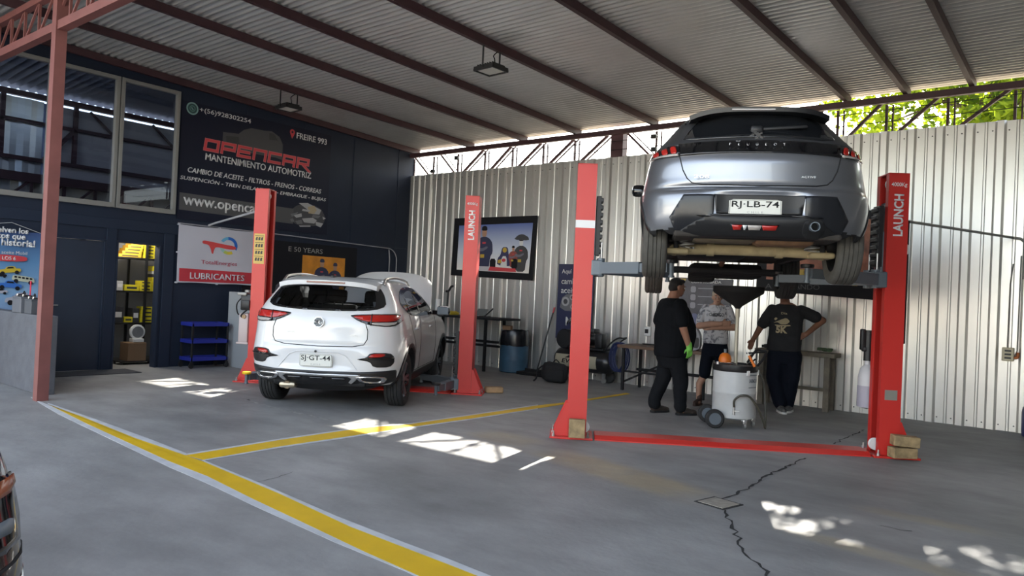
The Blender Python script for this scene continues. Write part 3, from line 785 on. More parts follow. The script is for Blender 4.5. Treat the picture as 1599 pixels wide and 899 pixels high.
# ------------------------------------------------------------------ white SUV
def build_suv():
    th = math.radians(35)
    root = empty('suv_car', (-7.011, 5.255, 0), th, 'white compact SUV with its bonnet raised parked between the two lift posts', 'car')
    P = paint('suv_white_paint', (.70, .70, .695), 0, .28)
    yA, yB, R = .84, 3.42, .335
    def dfm(v):
        x, y, z = v; s = 1 if x >= 0 else -1
        if abs(x) > .5:
            g = math.exp(-((z-.62)/.30)**2); f = .022*(math.exp(-((y-yA)/.42)**2)+math.exp(-((y-yB)/.42)**2))*g
            x += s*f; x -= s*.016*math.exp(-((z-.62)/.16)**2)*math.exp(-((y-2.1)/.7)**2)
        # number plate recess and tailgate shelf
        if y < .45:
            k = math.exp(-(x/.46)**6)*math.exp(-((z-.60)/.105)**4); y += .035*k
            y += .012*math.exp(-((z-.775)/.018)**2)*math.exp(-(x/.62)**8)
        return Vector((x, y, z))
    keys = [ # z, w, yr, ar, er, yf, af, ef
        (.20, .74, .34, .55, 3.0, 4.05, .55, 3), (.30, .83, .16, .60, 3.0, 4.22, .6, 3), (.40, .875, .055, .60, 3.0, 4.28, .6, 2.8), (.52, .895, .02, .60, 2.9, 4.31, .6, 2.7),
        (.66, .905, .01, .60, 2.9, 4.31, .62, 2.6), (.78, .903, .035, .60, 2.9, 4.29, .65, 2.5), (.90, .895, .045, .60, 2.9, 4.25, .7, 2.5), (1.00, .885, .05, .58, 2.9, 4.12, .8, 2.5),
        (1.07, .875, .065, .56, 2.9, 3.75, .9, 2.6), (1.115, .865, .085, .55, 2.9, 3.2, .8, 2.8), (1.16, .852, .11, .54, 2.9, 2.98, .5, 3), (1.23, .822, .165, .52, 2.9, 2.86, .45, 3.2),
        (1.33, .765, .245, .48, 2.8, 2.66, .42, 3.2), (1.42, .715, .315, .46, 2.8, 2.44, .42, 3.2), (1.485, .672, .345, .45, 2.8, 2.20, .42, 3.0), (1.53, .62, .40, .42, 2.7, 1.98, .4, 2.8),
        (1.558, .52, .52, .36, 2.6, 1.72, .35, 2.6), (1.57, .34, .72, .3, 2.4, 1.45, .3, 2.4)]
    me = car_shell(keys, 7, dfm)
    cuts = []
    for y in (yA, yB):
        for s in (-1, 1):
            c = MB(); c.cyl((s*.56, y, R+.005), (s*1.2, y, R+.005), R+.055, n=40); cuts.append(c)
    c = MB(); c.box((0, 2.1, .12), (1.5, 3.6, .36)); cuts.append(c)
    me = cut(me, cuts); bv = bvh_of(me)
    # windows opened in the shell
    rear_in = chaikin([(-.60, 1.205), (-.30, 1.185), (0, 1.18), (.30, 1.185), (.60, 1.205), (.585, 1.30), (.53, 1.44), (0, 1.465), (-.53, 1.44), (-.585, 1.30)], 2)
    rear_out = [(-.705, 1.235), (-.60, 1.185), (-.30, 1.165), (0, 1.16), (.30, 1.165), (.60, 1.185), (.705, 1.235), (.66, 1.35), (.585, 1.455), (.30, 1.475), (0, 1.48), (-.30, 1.475), (-.585, 1.455), (-.66, 1.35)]
    side_out = [(.62, 1.25), (.74, 1.34), (.98, 1.435), (1.35, 1.478), (1.80, 1.478), (2.10, 1.44), (2.45, 1.30), (2.78, 1.14), (2.60, 1.105), (1.6, 1.10), (.95, 1.125)]
    side_in = [(.82, 1.235), (1.02, 1.375), (1.38, 1.428), (1.80, 1.43), (2.06, 1.395), (2.36, 1.27), (2.58, 1.155), (1.6, 1.145), (1.0, 1.165)]
    front_in = [(-.62, 1.22), (.62, 1.22), (.55, 1.46), (-.55, 1.46)]
    dig(me, rear_in, 'rear', lambda c: c.y < .8)
    for s in (-1, 1): dig(me, side_in, 'right', lambda c: c.x*s > .5)
    dig(me, front_in, 'front', lambda c: c.y > 2.0 and abs(c.x) < .62)
    me.polygons.foreach_set('use_smooth', [True]*len(me.polygons)); me.set_sharp_from_angle(angle=math.radians(50))
    body = mobj('body', me, [P, M['matt_black']], root)
    for p in me.polygons:
        c = p.center
        for y in (yA, yB):
            if abs(c.x) < .86 and abs(math.hypot(c.y-y, c.z-R)-(R+.055)) < .012: p.material_index = 1
            if abs(abs(c.x)-.56) < .01 and math.hypot(c.y-y, c.z-R) < R+.06: p.material_index = 1
        if c.z < .31 and p.normal.z < -.5: p.material_index = 1
    tint = glass_mat('suv_tinted_glass', (.30, .32, .34))
    patch('rear_window', rear_out, 'rear', bv, tint, root, .004, step=.05)
    patch('window_border', rear_out, 'rear', bv, M['gloss_black'], root, .006, hole=rear_in, step=.03, thick=0)
    for s, sd in ((1, 'right'), (-1, 'left')):
        patch('side_window', side_out, sd, bv, tint, root, .004, step=.06)
        patch('window_border', side_out, sd, bv, M['gloss_black'], root, .006, hole=side_in, step=.04, thick=0)
        for y0, y1, z0, z1 in ((1.68, 1.60, 1.44, 1.12), (1.06, 1.00, 1.40, 1.15)):
            patch('pillar_trim', [(y0-.03, z0), (y0+.03, z0), (y1+.035, z1), (y1-.035, z1)], sd, bv, M['gloss_black'], root, .007, rnd=0, step=.04, thick=0)
        seam('door_seam', [(1.60, 1.10), (1.62, .8), (1.60, .40)], sd, bv, M['matt_black'], root, .0035)
        seam('door_seam', [(2.72, 1.12), (2.82, .9), (2.78, .40)], sd, bv, M['matt_black'], root, .0035)
        seam('door_seam', [(.93, 1.13), (1.02, .95), (1.22, .72), (1.24, .45)], sd, bv, M['matt_black'], root, .0035)
        seam('door_seam', [(1.22, .40), (2.80, .40)], sd, bv, M['matt_black'], root, .004)
        # black sill and arch cladding
        patch('sill_cladding', [(1.16, .22), (1.22, .385), (3.06, .385), (3.10, .22)], sd, bv, M['black'], root, .008, rnd=0)
        for y in (yA, yB):
            o = [(y+math.cos(a)*(R+.115), R+.005+math.sin(a)*(R+.115)) for a in np.linspace(-.25, math.pi+.25, 26)]
            i = [(y+math.cos(a)*(R+.057), R+.005+math.sin(a)*(R+.057)) for a in np.linspace(math.pi+.25, -.25, 26)]
            patch('arch_cladding', o+i, sd, bv, M['black'], root, .009, rnd=0, step=.04)
        for y in (1.28, 2.42):
            b = MB(); b.box((s*.905, y-.10 if y > 2 else y+.02, .945), (.03, .20, .028), None, .012); b.build('door_handle', M['white_car'], root)
        # mirror
        b = MB(); b.tube([(s*.86, 2.66, 1.13), (s*.96, 2.68, 1.13)], [.035, .03], 8); b.build('mirror_arm', M['gloss_black'], root, 40)
        mb = MB(); mb.box((s*1.02, 2.70, 1.16), (.20, .13, .145), None, .05); mo = mb.build('mirror', M['gloss_black'], root, 40)
        g = MB(); g.box((s*1.02, 2.632, 1.16), (.165, .01, .11), None, .004); g.build('mirror_glass', M['lift_grey'], mo)
        # roof rail
        z = lambda y: 1.545 - .05*((y-1.25)/.75)**2
        b = MB(); b.tube([(s*.615, .52, 1.49)]+[(s*.61, y, z(y)+.045) for y in np.linspace(.62, 1.9, 9)]+[(s*.62, 2.02, 1.49)], .017, 8); b.build('roof_rail', M['steel'], root, 60)
    # tail lamps
    for s in (1, -1):
        f = (lambda p: p) if s > 0 else mir
        lamp = patch('tail_lamp', f([(.335, 1.118), (.42, 1.13), (.60, 1.14), (.86, 1.150), (.88, 1.09), (.84, 1.02), (.76, 1.00), (.56, 1.018), (.44, 1.06)]), 'rear', bv, M['gloss_black'], root, .010, step=.03)
        patch('red_lens', f([(.365, 1.110), (.60, 1.128), (.84, 1.136), (.85, 1.09), (.80, 1.062), (.56, 1.052), (.46, 1.072)]), 'rear', bv, M['lamp_red'], lamp, .016, step=.03, thick=.004)
        patch('clear_lens', f([(.58, 1.044), (.80, 1.052), (.835, 1.06), (.82, 1.028), (.75, 1.012), (.60, 1.022)]), 'rear', bv, M['lamp_clear'], lamp, .016, step=.03, thick=.004)
        patch('lamp_divider', f([(.575, 1.138), (.587, 1.138), (.587, 1.012), (.575, 1.012)]), 'rear', bv, M['gloss_black'], lamp, .019, rnd=0, step=.03, thick=.004)
        fog = patch('fog_pod', f([(.455, .622), (.56, .645), (.60, .70), (.80, .70), (.84, .655), (.84, .585), (.80, .535), (.64, .535), (.60, .60)]), 'rear', bv, M['black'], root, .006, step=.03)
        patch('fog_lens', f([(.575, .645), (.62, .69), (.76, .69), (.735, .655)]), 'rear', bv, M['lamp_red'], fog, .012, step=.03, thick=.004)
        patch('fog_blade', f([(.44, .622), (.56, .648), (.83, .652), (.83, .632), (.58, .628)]), 'rear', bv, M['gloss_black'], fog, .020, step=.03, thick=.02)
        ex = patch('exhaust_trim', f([(.43, .435), (.74, .435), (.765, .40), (.72, .355), (.50, .365)]), 'rear', bv, M['chrome'], root, .022, hole=f([(.49, .418), (.70, .418), (.715, .40), (.69, .375), (.53, .382)]), step=.025, thick=.02)
        patch('exhaust_slot', f([(.49, .418), (.70, .418), (.715, .40), (.69, .375), (.53, .382)]), 'rear', bv, M['matt_black'], root, .012, step=.03, thick=.004)
    # lower bumper
    patch('lower_bumper', [(-.86, .50), (-.5, .478), (0, .472), (.5, .478), (.86, .50), (.84, .36), (.66, .315), (-.66, .315), (-.84, .36)], 'rear', bv, M['black'], root, .008, rnd=0, step=.04)
    patch('skid_rail', [(-.50, .452), (0, .448), (.50, .452), (.44, .385), (.385, .345), (.36, .36), (.40, .405), (.36, .425), (0, .42), (-.36, .425), (-.40, .405), (-.36, .36), (-.385, .345), (-.44, .385)], 'rear', bv, mat('satin_silver', (.5, .5, .5), .3, .7), root, .020, rnd=0, step=.025)
    for x in (-.26, 0, .26): patch('diffuser_rib', [(x-.09, .405), (x+.09, .405), (x+.06, .385), (x-.06, .385)], 'rear', bv, M['gloss_black'], root, .018, rnd=0, step=.04)
    seam('tailgate_seam', [(-.50, 1.115), (-.555, .95), (-.555, .85), (-.52, .79), (-.40, .765), (0, .755), (.40, .765), (.52, .79), (.555, .85), (.555, .95), (.50, 1.115)], 'rear', bv, M['matt_black'], root, .005)
    seam('bumper_crease', [(-.46, .50), (-.33, .655), (-.24, .69), (.24, .69), (.33, .655), (.46, .50)], 'rear', bv, M['white_car'], root, .006)
    b = MB(); vs = []; fs = []; n = 19
    for t in range(5):
        for j in range(n):
            q = -1+2*j/(n-1); x = (.60, .595, .59, .585, .58)[t]*q; dr = .020*q*q+.028*q**6
            vs.append((x, (.62, .36, .215, .225, .42)[t]+.09*q**4*(t > 0), (1.566, 1.546, 1.515, 1.462, 1.45)[t]-dr))
    for t in range(4):
        for j in range(n-1): a = t*n+j; fs.append((a, a+1, a+n+1, a+n))
    fs += [tuple(t*n for t in range(5)), tuple(t*n+n-1 for t in reversed(range(5)))]
    b.add(vs, fs); b.build('spoiler', M['white_car'], root, 60)
    b = MB(); b.box((0, .219, 1.490), (.46, .014, .020), None, .004); b.build('brake_light', M['lamp_dark'], root)
    # badge
    F = frame((0, .028, 1.03), (1, 0, 0), (0, .12, 1))
    b = MB(); oc = [(.062*math.cos(a), .062*math.sin(a)) for a in [math.pi/8+k*math.pi/4 for k in range(8)]]; b.prism(oc, F, -.01, .008); bd = b.build('badge', M['chrome'], root)
    b = MB(); b.prism([(x*.93, y*.93) for x, y in oc], F, .008, .0095); b.build('badge_field', M['gloss_black'], bd)
    text('badge_letters', 'MG', F, M['chrome'], bd, w=.085, h=.058, x=0, y=-.029, align='CENTER', depth=.003, z=.009, bold=.02)
    plate(root, (-.01, .012, .592), .38, .142, 'SJ\u00b7GT-44', .05)
    b = MB(); b.cyl((-.02, .02, .695), (-.02, .045, .695), .014, n=10); b.build('camera_eye', M['black'], root)
    F = frame((-.40, .042, .895), (1, 0, 0), (0, .05, 1)); text('model_letters', 'MOTOR', F, M['steel'], root, w=.12, h=.022, depth=.003)
    F = frame((.36, .040, .885), (1, 0, 0), (0, .05, 1)); text('model_letters', 'ZS', F, M['steel'], root, w=.10, h=.018, depth=.003)
    b = MB(); b.tube([(-.36, .55, .30), (-.36, .20, .30), (-.36, .09, .285)], .045, 12); b.build('exhaust_pipe', mat('rusty_pipe', (.25, .19, .12), .6, .5), root, 40)
    b = MB(); b.box((-.36, .14, .285), (.20, .12, .075), None, .035); b.build('exhaust_tip', mat('stained_chrome', (.42, .36, .26), .35, .8), root, 40)
    b = MB(); b.tube([(0, .55, 1.545), (0, .47, 1.60)], .012, 6); b.box((0, .53, 1.565), (.05, .13, .035), None, .015); b.build('aerial', M['black'], root)
    # underside, seats, dash
    b = MB(); b.box((0, yA, .36), (1.2, .12, .10), None, .03); b.box((0, 2.1, .33), (1.2, 2.4, .06), None, .02); b.box((0, .38, .33), (1.1, .5, .07), None, .03); b.build('underbody', M['matt_black'], root)
    seats(root, (1.15, 2.05), .62, mat('seat_cloth', (.03, .03, .032), .8))
    b = MB(); b.box((0, 2.55, 1.02), (1.45, .45, .22), None, .08); b.build('dashboard', M['matt_black'], root)
    b = MB(); b.box((0, .75, .95), (1.3, .6, .02), None, .008); b.build('parcel_shelf', M['matt_black'], root)
    for x, s in ((-.775, -1), (.775, 1)):
        for y in (yA, yB): wheel(root, (x, y, R), R, .215, s, M['rubber'], M['gloss_black'], mat('alloy_grey', (.25, .25, .26), .3, .8) if (x, y) == (.775, yA) else bpy.data.materials.get('alloy_grey') or M['steel'])
    # raised bonnet
    hg = bpy.data.objects.new('bonnet', None); al = math.radians(41)
    b = MB(); vs = []; fs = []; n, k = 15, 9; L = .98
    hy, hz = 2.98, 1.10
    for t in (0, 1):
        for i in range(k):
            u = i/(k-1)
            for j in range(n):
                q = -1+2*j/(n-1); hw = .74-.10*u**2; l = L*(u-.10*u**3*q**4); cr = .075*(1-q*q)*(1-.4*u)-.06*u**4 - .05*abs(q)**6 - t*.022
                vs.append((q*hw, hy+l*math.cos(al)-cr*math.sin(al), hz+l*math.sin(al)+cr*math.cos(al)))
    m_ = k*n
    for i in range(k-1):
        for j in range(n-1):
            a = i*n+j; fs.append((a, a+1, a+n+1, a+n)); fs.append((m_+a, m_+a+n, m_+a+n+1, m_+a+1))
    bd_ = [j for j in range(n)]+[i*n+n-1 for i in range(1, k)]+[(k-1)*n+j for j in range(n-2, -1, -1)]+[i*n for i in range(k-2, 0, -1)]
    for i in range(len(bd_)): a, c = bd_[i], bd_[(i+1) % len(bd_)]; fs.append((c, a, m_+a, m_+c))
    b.add(vs, fs); b.build('bonnet', M['white_car'], root, 50)
    b = MB(); b.cyl((-.55, 3.75, 1.0), (-.5, 3.45, 1.62), .008); b.build('bonnet_stay', M['steel'], root)
    patch('engine_bay', [(-.66, 3.05), (.66, 3.05), (.60, 3.95), (-.60, 3.95)], 'top', bv, M['matt_black'], root, .006)
    b = MB(); b.box((0, 3.5, 1.12), (.55, .42, .09), None, .03); b.box((.42, 3.4, 1.11), (.22, .28, .10), None, .02); b.build('engine_cover', M['black'], root)
    return root
suv = build_suv()

# ------------------------------------------------------------------ silver hatchback on the lift
def build_hatch():
    th = math.radians(28)
    root = empty('hatchback_car', (-2.055, 5.527, 1.56), th, 'silver hatchback with black roof raised high on the two-post lift', 'car')
    P = paint('silver_paint', (.27, .28, .305), .75, .32)
    yA, yB, R = .72, 3.24, .312; zA, zB = .40, .29
    def dfm(v):
        x, y, z = v; s = 1 if x >= 0 else -1
        if abs(x) > .45:
            g = math.exp(-((z-.62)/.26)**2); x += s*.03*(math.exp(-((y-yA)/.42)**2)+math.exp(-((y-yB)/.42)**2))*g
        if y < .6:
            y += .020*math.exp(-((z-.785)/.030)**2)*math.exp(-(x/.80)**10)          # groove over the bumper
            k = math.exp(-(x/.335)**10)*math.exp(-((z-.655)/.10)**6); y += .05*k       # number plate recess
            y += .03*math.exp(-(x/.60)**8)*math.exp(-((z-.44)/.05)**2)
        return Vector((x, y, z))
    keys = [
        (.395, .80, .14, .60, 2.6, 3.75, .6, 3), (.425, .84, .06, .62, 2.7, 3.9, .6, 3), (.47, .86, .03, .62, 2.7, 3.98, .6, 2.8), (.58, .872, .005, .62, 2.7, 4.03, .6, 2.7),
        (.68, .876, .0, .62, 2.7, 4.05, .62, 2.6), (.755, .876, .012, .62, 2.7, 4.05, .65, 2.5), (.80, .872, .06, .62, 2.7, 4.02, .7, 2.5), (.88, .865, .062, .62, 2.6, 3.98, .75, 2.5),
        (.97, .852, .06, .62, 2.6, 3.85, .8, 2.5), (1.04, .838, .075, .60, 2.6, 3.5, .85, 2.6), (1.09, .825, .10, .58, 2.6, 3.05, .7, 2.8), (1.15, .792, .125, .56, 2.6, 2.88, .5, 3),
        (1.21, .742, .17, .54, 2.6, 2.76, .45, 3.2), (1.28, .690, .25, .50, 2.6, 2.6, .42, 3.2), (1.36, .630, .315, .48, 2.6, 2.40, .42, 3.2), (1.42, .57, .345, .45, 2.7, 2.2, .42, 3.0),
        (1.455, .50, .41, .4, 2.6, 1.95, .4, 2.8), (1.48, .40, .54, .36, 2.5, 1.7, .35, 2.6), (1.49, .25, .75, .3, 2.4, 1.4, .3, 2.4)]
    me = car_shell(keys, 7, dfm)
    cuts = []
    for y in (yA, yB):
        for s in (-1, 1):
            c = MB(); c.cyl((s*.56, y, .40), (s*1.2, y, .40), R+.045, n=40); cuts.append(c)
    c = MB(); c.box((0, 2.1, .29), (1.52, 3.78, .34)); cuts.append(c)
    me = cut(me, cuts); bv = bvh_of(me)
    me.polygons.foreach_set('use_smooth', [True]*len(me.polygons)); me.set_sharp_from_angle(angle=math.radians(45))
    body = mobj('body', me, [P, M['matt_black'], M['gloss_black']], root)
    for p in me.polygons:
        c = p.center
        for y in (yA, yB):
            if abs(c.x) < .83 and abs(math.hypot(c.y-y, c.z-.40)-(R+.045)) < .012: p.material_index = 1
            if abs(abs(c.x)-.56) < .01 and math.hypot(c.y-y, c.z-.4) < R+.06: p.material_index = 1
        if c.z < .47 and p.normal.z < -.5: p.material_index = 1
        if c.z > 1.30: p.material_index = 2
    dk = mat('dark_glass', (.012, .013, .015), .06, coat=.4); gr = mat('dark_grey_trim', (.035, .036, .04), .35)
    # rear window and gloss band
    patch('pillar_panel', [(-.80, 1.10), (-.70, 1.235), (-.58, 1.40), (-.50, 1.44), (.50, 1.44), (.58, 1.40), (.70, 1.235), (.80, 1.10), (.60, 1.13), (-.60, 1.13)], 'rear', bv, gr, root, .004, rnd=0, step=.04)
    patch('rear_window', [(-.585, 1.165), (0, 1.185), (.585, 1.165), (.53, 1.27), (.43, 1.395), (.20, 1.415), (-.20, 1.415), (-.43, 1.395), (-.53, 1.27)], 'rear', bv, dk, root, .009, step=.05)
    patch('gloss_band', [(-.61, 1.145), (0, 1.155), (.61, 1.145), (.60, 1.04), (.40, 1.046), (.2, 1.052), (-.2, 1.052), (-.40, 1.046), (-.60, 1.04)], 'rear', bv, M['gloss_black'], root, .010, rnd=0, step=.04)
    for s in (1, -1):
        f = (lambda p: p) if s > 0 else mir
        lamp = patch('tail_lamp', f([(.60, 1.145), (.795, 1.118), (.83, 1.085), (.822, 1.045), (.60, 1.035)]), 'rear', bv, M['gloss_black'], root, .012, step=.03)
        for k in range(3):
            x = .615+.066*k
            patch('red_claw', f([(x+.012, 1.128-.010*k), (x+.056, 1.124-.012*k), (x+.046, 1.060), (x+.002, 1.060)]), 'rear', bv, M['lamp_red'], lamp, .018, rnd=1, step=.025, thick=.004)
        patch('clear_strip', f([(.605, 1.056), (.825, 1.062), (.82, 1.046), (.605, 1.038)]), 'rear', bv, M['lamp_clear'], lamp, .018, rnd=0, step=.03, thick=.004)
        patch('bumper_panel', f([(.335, .722), (.56, .722), (.66, .55), (.60, .42), (.36, .455), (.335, .575)]), 'rear', bv, mat('satin_black', (.014, .015, .018), .28) if s > 0 else bpy.data.materials['satin_black'], root, .010, rnd=0, step=.03)
        seam('tailgate_seam', f([(.602, 1.04), (.575, .93), (.54, .86), (.50, .822), (.42, .808), (0, .80)]), 'rear', bv, M['matt_black'], root, .005)
        # side glass
        so = [(.62, 1.17), (.85, 1.33), (1.2, 1.405), (1.75, 1.405), (2.1, 1.34), (2.55, 1.13), (2.4, 1.08), (1.4, 1.07), (.9, 1.09)]
        sd = 'right' if s > 0 else 'left'
        patch('side_window', so, sd, bv, dk, root, .006, step=.06)
        patch('arch_trim', [(yA+math.cos(a)*(R+.085), .40+math.sin(a)*(R+.085)) for a in np.linspace(-.1, math.pi+.1, 24)]+[(yA+math.cos(a)*(R+.047), .40+math.sin(a)*(R+.047)) for a in np.linspace(math.pi+.1, -.1, 24)], sd, bv, M['black'], root, .008, rnd=0)
        seam('door_seam', [(1.50, 1.08), (1.52, .8), (1.50, .45)], sd, bv, M['matt_black'], root)
        b = MB(); b.tube([(s*.82, 2.42, 1.06), (s*.90, 2.42, 1.07)], [.03, .028], 8); b.build('mirror_arm', M['black'], root, 40)
        b = MB(); b.box((s*.955, 2.42, 1.085), (.16, .12, .13), None, .045); b.build('mirror', M['gloss_black'], root, 40)
    patch('plate_recess', [(-.335, .725), (.335, .725), (.315, .575), (-.315, .575)], 'rear', bv, M['black'], root, .006, rnd=0, step=.04)
    patch('diffuser', [(-.62, .430), (-.42, .545), (-.36, .558), (.36, .558), (.42, .545), (.62, .430), (.5, .412), (-.5, .412)], 'rear', bv, M['black'], root, .014, rnd=0, step=.03)
    patch('diffuser_lip', [(-.46, .562), (.46, .562), (.42, .548), (-.42, .548)], 'rear', bv, M['gloss_black'], root, .022, rnd=0, step=.04)
    fg = patch('fog_lamp', [(-.21, .505), (.15, .505), (.115, .468), (-.165, .468)], 'rear', bv, M['gloss_black'], root, .020, rnd=0, step=.03)
    for x0, x1, m_ in ((-.195, -.12, 'lamp_red'), (-.118, -.085, 'lamp_clear'), (-.083, .02, 'lamp_clear'), (.022, .135, 'lamp_red')):
        patch('fog_lens', [(x0, .502), (x1, .502), (x1-.01, .472), (x0+.012, .472)], 'rear', bv, M[m_] if not (m_ == 'lamp_clear' and x0 < -.1) else M['white_plastic'], fg, .027, rnd=0, step=.03, thick=.005)
    # spoiler
    b = MB(); vs = []; fs = []; n = 17
    for t in (0, 1, 2, 3):
        for j in range(n):
            q = -1+2*j/(n-1); x = .53*q; drop = .045*q**4+.01*q*q
            y = [.42, .20+.07*q**4, .205+.07*q**4, .45][t]; z = [1.478, 1.442, 1.405, 1.415][t]-drop
            vs.append((x, y, z))
    for t in range(3):
        for j in range(n-1): a = t*n+j; fs.append((a, a+1, a+n+1, a+n))
    fs += [(0, n, 2*n, 3*n), (n-1, 4*n-1, 3*n-1, 2*n-1)]
    b.add(vs, fs); sp = b.build('spoiler', mat('spoiler_black', (.008, .008, .009), .35), root, 50)
    b = MB(); b.box((-.05, .197, 1.418), (.33, .012, .014), None, .004); b.build('brake_light', M['lamp_clear'], sp)
    b = MB(); b.box((.16, .215, 1.275), (.40, .03, .028), Matrix.Rotation(-.06, 3, 'Y'), .012); b.box((-.02, .205, 1.262), (.10, .05, .06), None, .02); b.build('rear_wiper', M['black'], root, 40)
    # emblem: a small rampant beast in chrome, lettering in chrome
    F = frame((-.028, .150, 1.205), (1, 0, 0), (0, .35, 1))
    b = MB()
    for poly in ([(-.045, .032), (-.02, .04), (.005, .026), (-.012, .012), (-.03, .018)], [(-.02, .014), (.012, .022), (.03, .0), (.012, -.022), (-.004, -.006)], [(-.036, .008), (-.014, .008), (-.02, -.008), (-.042, -.004)], [(.004, -.016), (.018, -.034), (-.008, -.04), (-.014, -.03)], [(.022, -.004), (.046, -.018), (.05, -.036), (.026, -.028)], [(.02, .012), (.042, .024), (.046, .01), (.028, .002)]):
        b.prism(poly, F, 0, .010)
    b.build('emblem', M['chrome'], root)
    F = frame((-.028, .0885, 1.118), (1, 0, 0), (0, .30, 1))
    wid = .40; W_ = 'PEUGEOT'
    for i, ch in enumerate(W_): text('letter', ch, F, M['chrome'], root, h=.022, x=-wid/2+wid*i/(len(W_)-1), y=-.011, align='CENTER', depth=.004, z=.006, bold=.012)
    F = frame((-.49, .080, .853), (1, 0, 0), (0, 0, 1)); text('model_number', '208', F, M['chrome'], root, w=.115, h=.026, depth=.004, z=.0)
    F = frame((.30, .066, .862), (1, 0, 0), (0, 0, 1)); text('trim_letters', 'ACTIVE', F, M['steel'], root, w=.105, h=.016, depth=.004, z=.0)
    plate(root, (-.03, .030, .628), .385, .118, 'RJ\u00b7LB-74', .03)
    # underside
    gy = mat('road_grime', (.16, .13, .085), .85, noise=.35, nscale=9); rust = mat('rusty_metal', (.23, .13, .07), .7, .3, noise=.35, nscale=10); tan = mat('tan_underseal', (.34, .27, .15), .75, noise=.25, nscale=10)
    b = MB(); b.box((0, 2.1, .415), (1.3, 2.9, .03), None, .01); b.box((0, .40, .425), (1.25, .55, .05), None, .02); b.build('floor_pan', mat('dark_underseal', (.035, .03, .025), .9, noise=.3, nscale=8), root)
    b = MB(); b.tube([(-.60, yA-.02, .335), (-.3, yA-.03, .345), (.3, yA-.03, .345), (.60, yA-.02, .335)], .046, 14); b.build('axle_beam', tan, root, 60)
    for x in (-.30, .26):
        b = MB(); b.cyl((x-.03, yA-.03, .345), (x+.03, yA-.03, .345), .058, n=14); b.build('beam_collar', tan, root, 40)
    for s in (-1, 1):
        b = MB(); b.tube([(s*.60, yA-.03, .33), (s*.58, yA+.25, .36), (s*.55, yA+.60, .40)], [.05, .04, .05], 10); b.box((s*.58, yA-.06, .315), (.20, .22, .05), None, .02); b.build('trailing_arm', tan, root, 50)
        hx = [(s*.50+.055*math.cos(t), yA-.14+.055*math.sin(t), .345+.15*t/(2*math.pi*4.2)) for t in np.linspace(0, 2*math.pi*4.2, 80)]
        b = MB(); b.tube(hx, .009, 6); b.build('coil_spring', M['alu'], root, 60)
        b = MB(); b.cyl((s*.585, yA-.12, .30), (s*.60, yA-.10, .52), .022, n=10); b.build('damper', M['matt_black'], root, 50)
    b = MB(); b.box((.24, .42, .418), (.46, .26, .10), None, .045); b.build('silencer', rust, root, 50)
    b = MB(); b.tube(smooth_path([(.42, .40, .43), (.50, .30, .45), (.43, .20, .485), (.40, .09, .489)]), .032, 10); b.build('tailpipe', rust, root, 50)
    b = MB(); b.lathe([(.036, -.06), (.036, .0), (.030, .0), (.030, -.06)], 18, Matrix.Translation((.40, -.012, .489)) @ Matrix.Rotation(math.radians(90), 4, 'X'), False); b.build('tailpipe_tip', M['lift_grey'], root, 50); patch('tailpipe_recess_dark', ell(.40, .485, .085, .075, 20), 'rear', bv, M['matt_black'], root, .018, rnd=0, step=.03)  # flat matt black disc paints in the dark of the tailpipe recess
    b = MB(); b.tube([(.1, .55, .41), (.0, 1.2, .37), (-.05, 2.2, .36), (0, 3.0, .33)], .03, 10); b.build('exhaust_pipe', rust, root, 50)
    b = MB(); b.box((-.25, 1.35, .36), (.60, .55, .13), None, .05); b.build('fuel_tank', M['matt_black'], root, 50)
    b = MB(); b.box((-.22, .42, .425), (.50, .34, .08), None, .05); b.build('spare_wheel_well', gy, root, 50)
    b = MB(); b.box((.05, 3.2, .27), (.80, .55, .16), None, .05); b.box((-.2, 3.3, .20), (.3, .3, .12), None, .04); b.build('sump', M['matt_black'], root, 50)
    b = MB(); b.box((0, 2.9, .26), (1.2, .20, .07), None, .02); b.build('front_subframe', M['matt_black'], root, 50)
    for s in (-1, 1):
        b = MB(); b.box((s*.60, 1.9, .375), (.06, 1.7, .05), None, .01); b.build('sill_seam', M['matt_black'], root)
        b = MB(); b.tube([(s*.3, 3.0, .26), (s*.62, 3.22, .26)], .03, 8); b.build('wishbone', M['matt_black'], root, 50)
    for s in (-1, 1):
        wheel(root, (s*.765, yA, zA), R, .195, s, M['rubber_dusty'], M['black'], M['steel'])
        wheel(root, (s*.755, yB, zB), R, .195, s, M['rubber'] if s > 0 else M['rubber_dusty'], M['black'], M['steel'])
    return root
hatch = build_hatch()
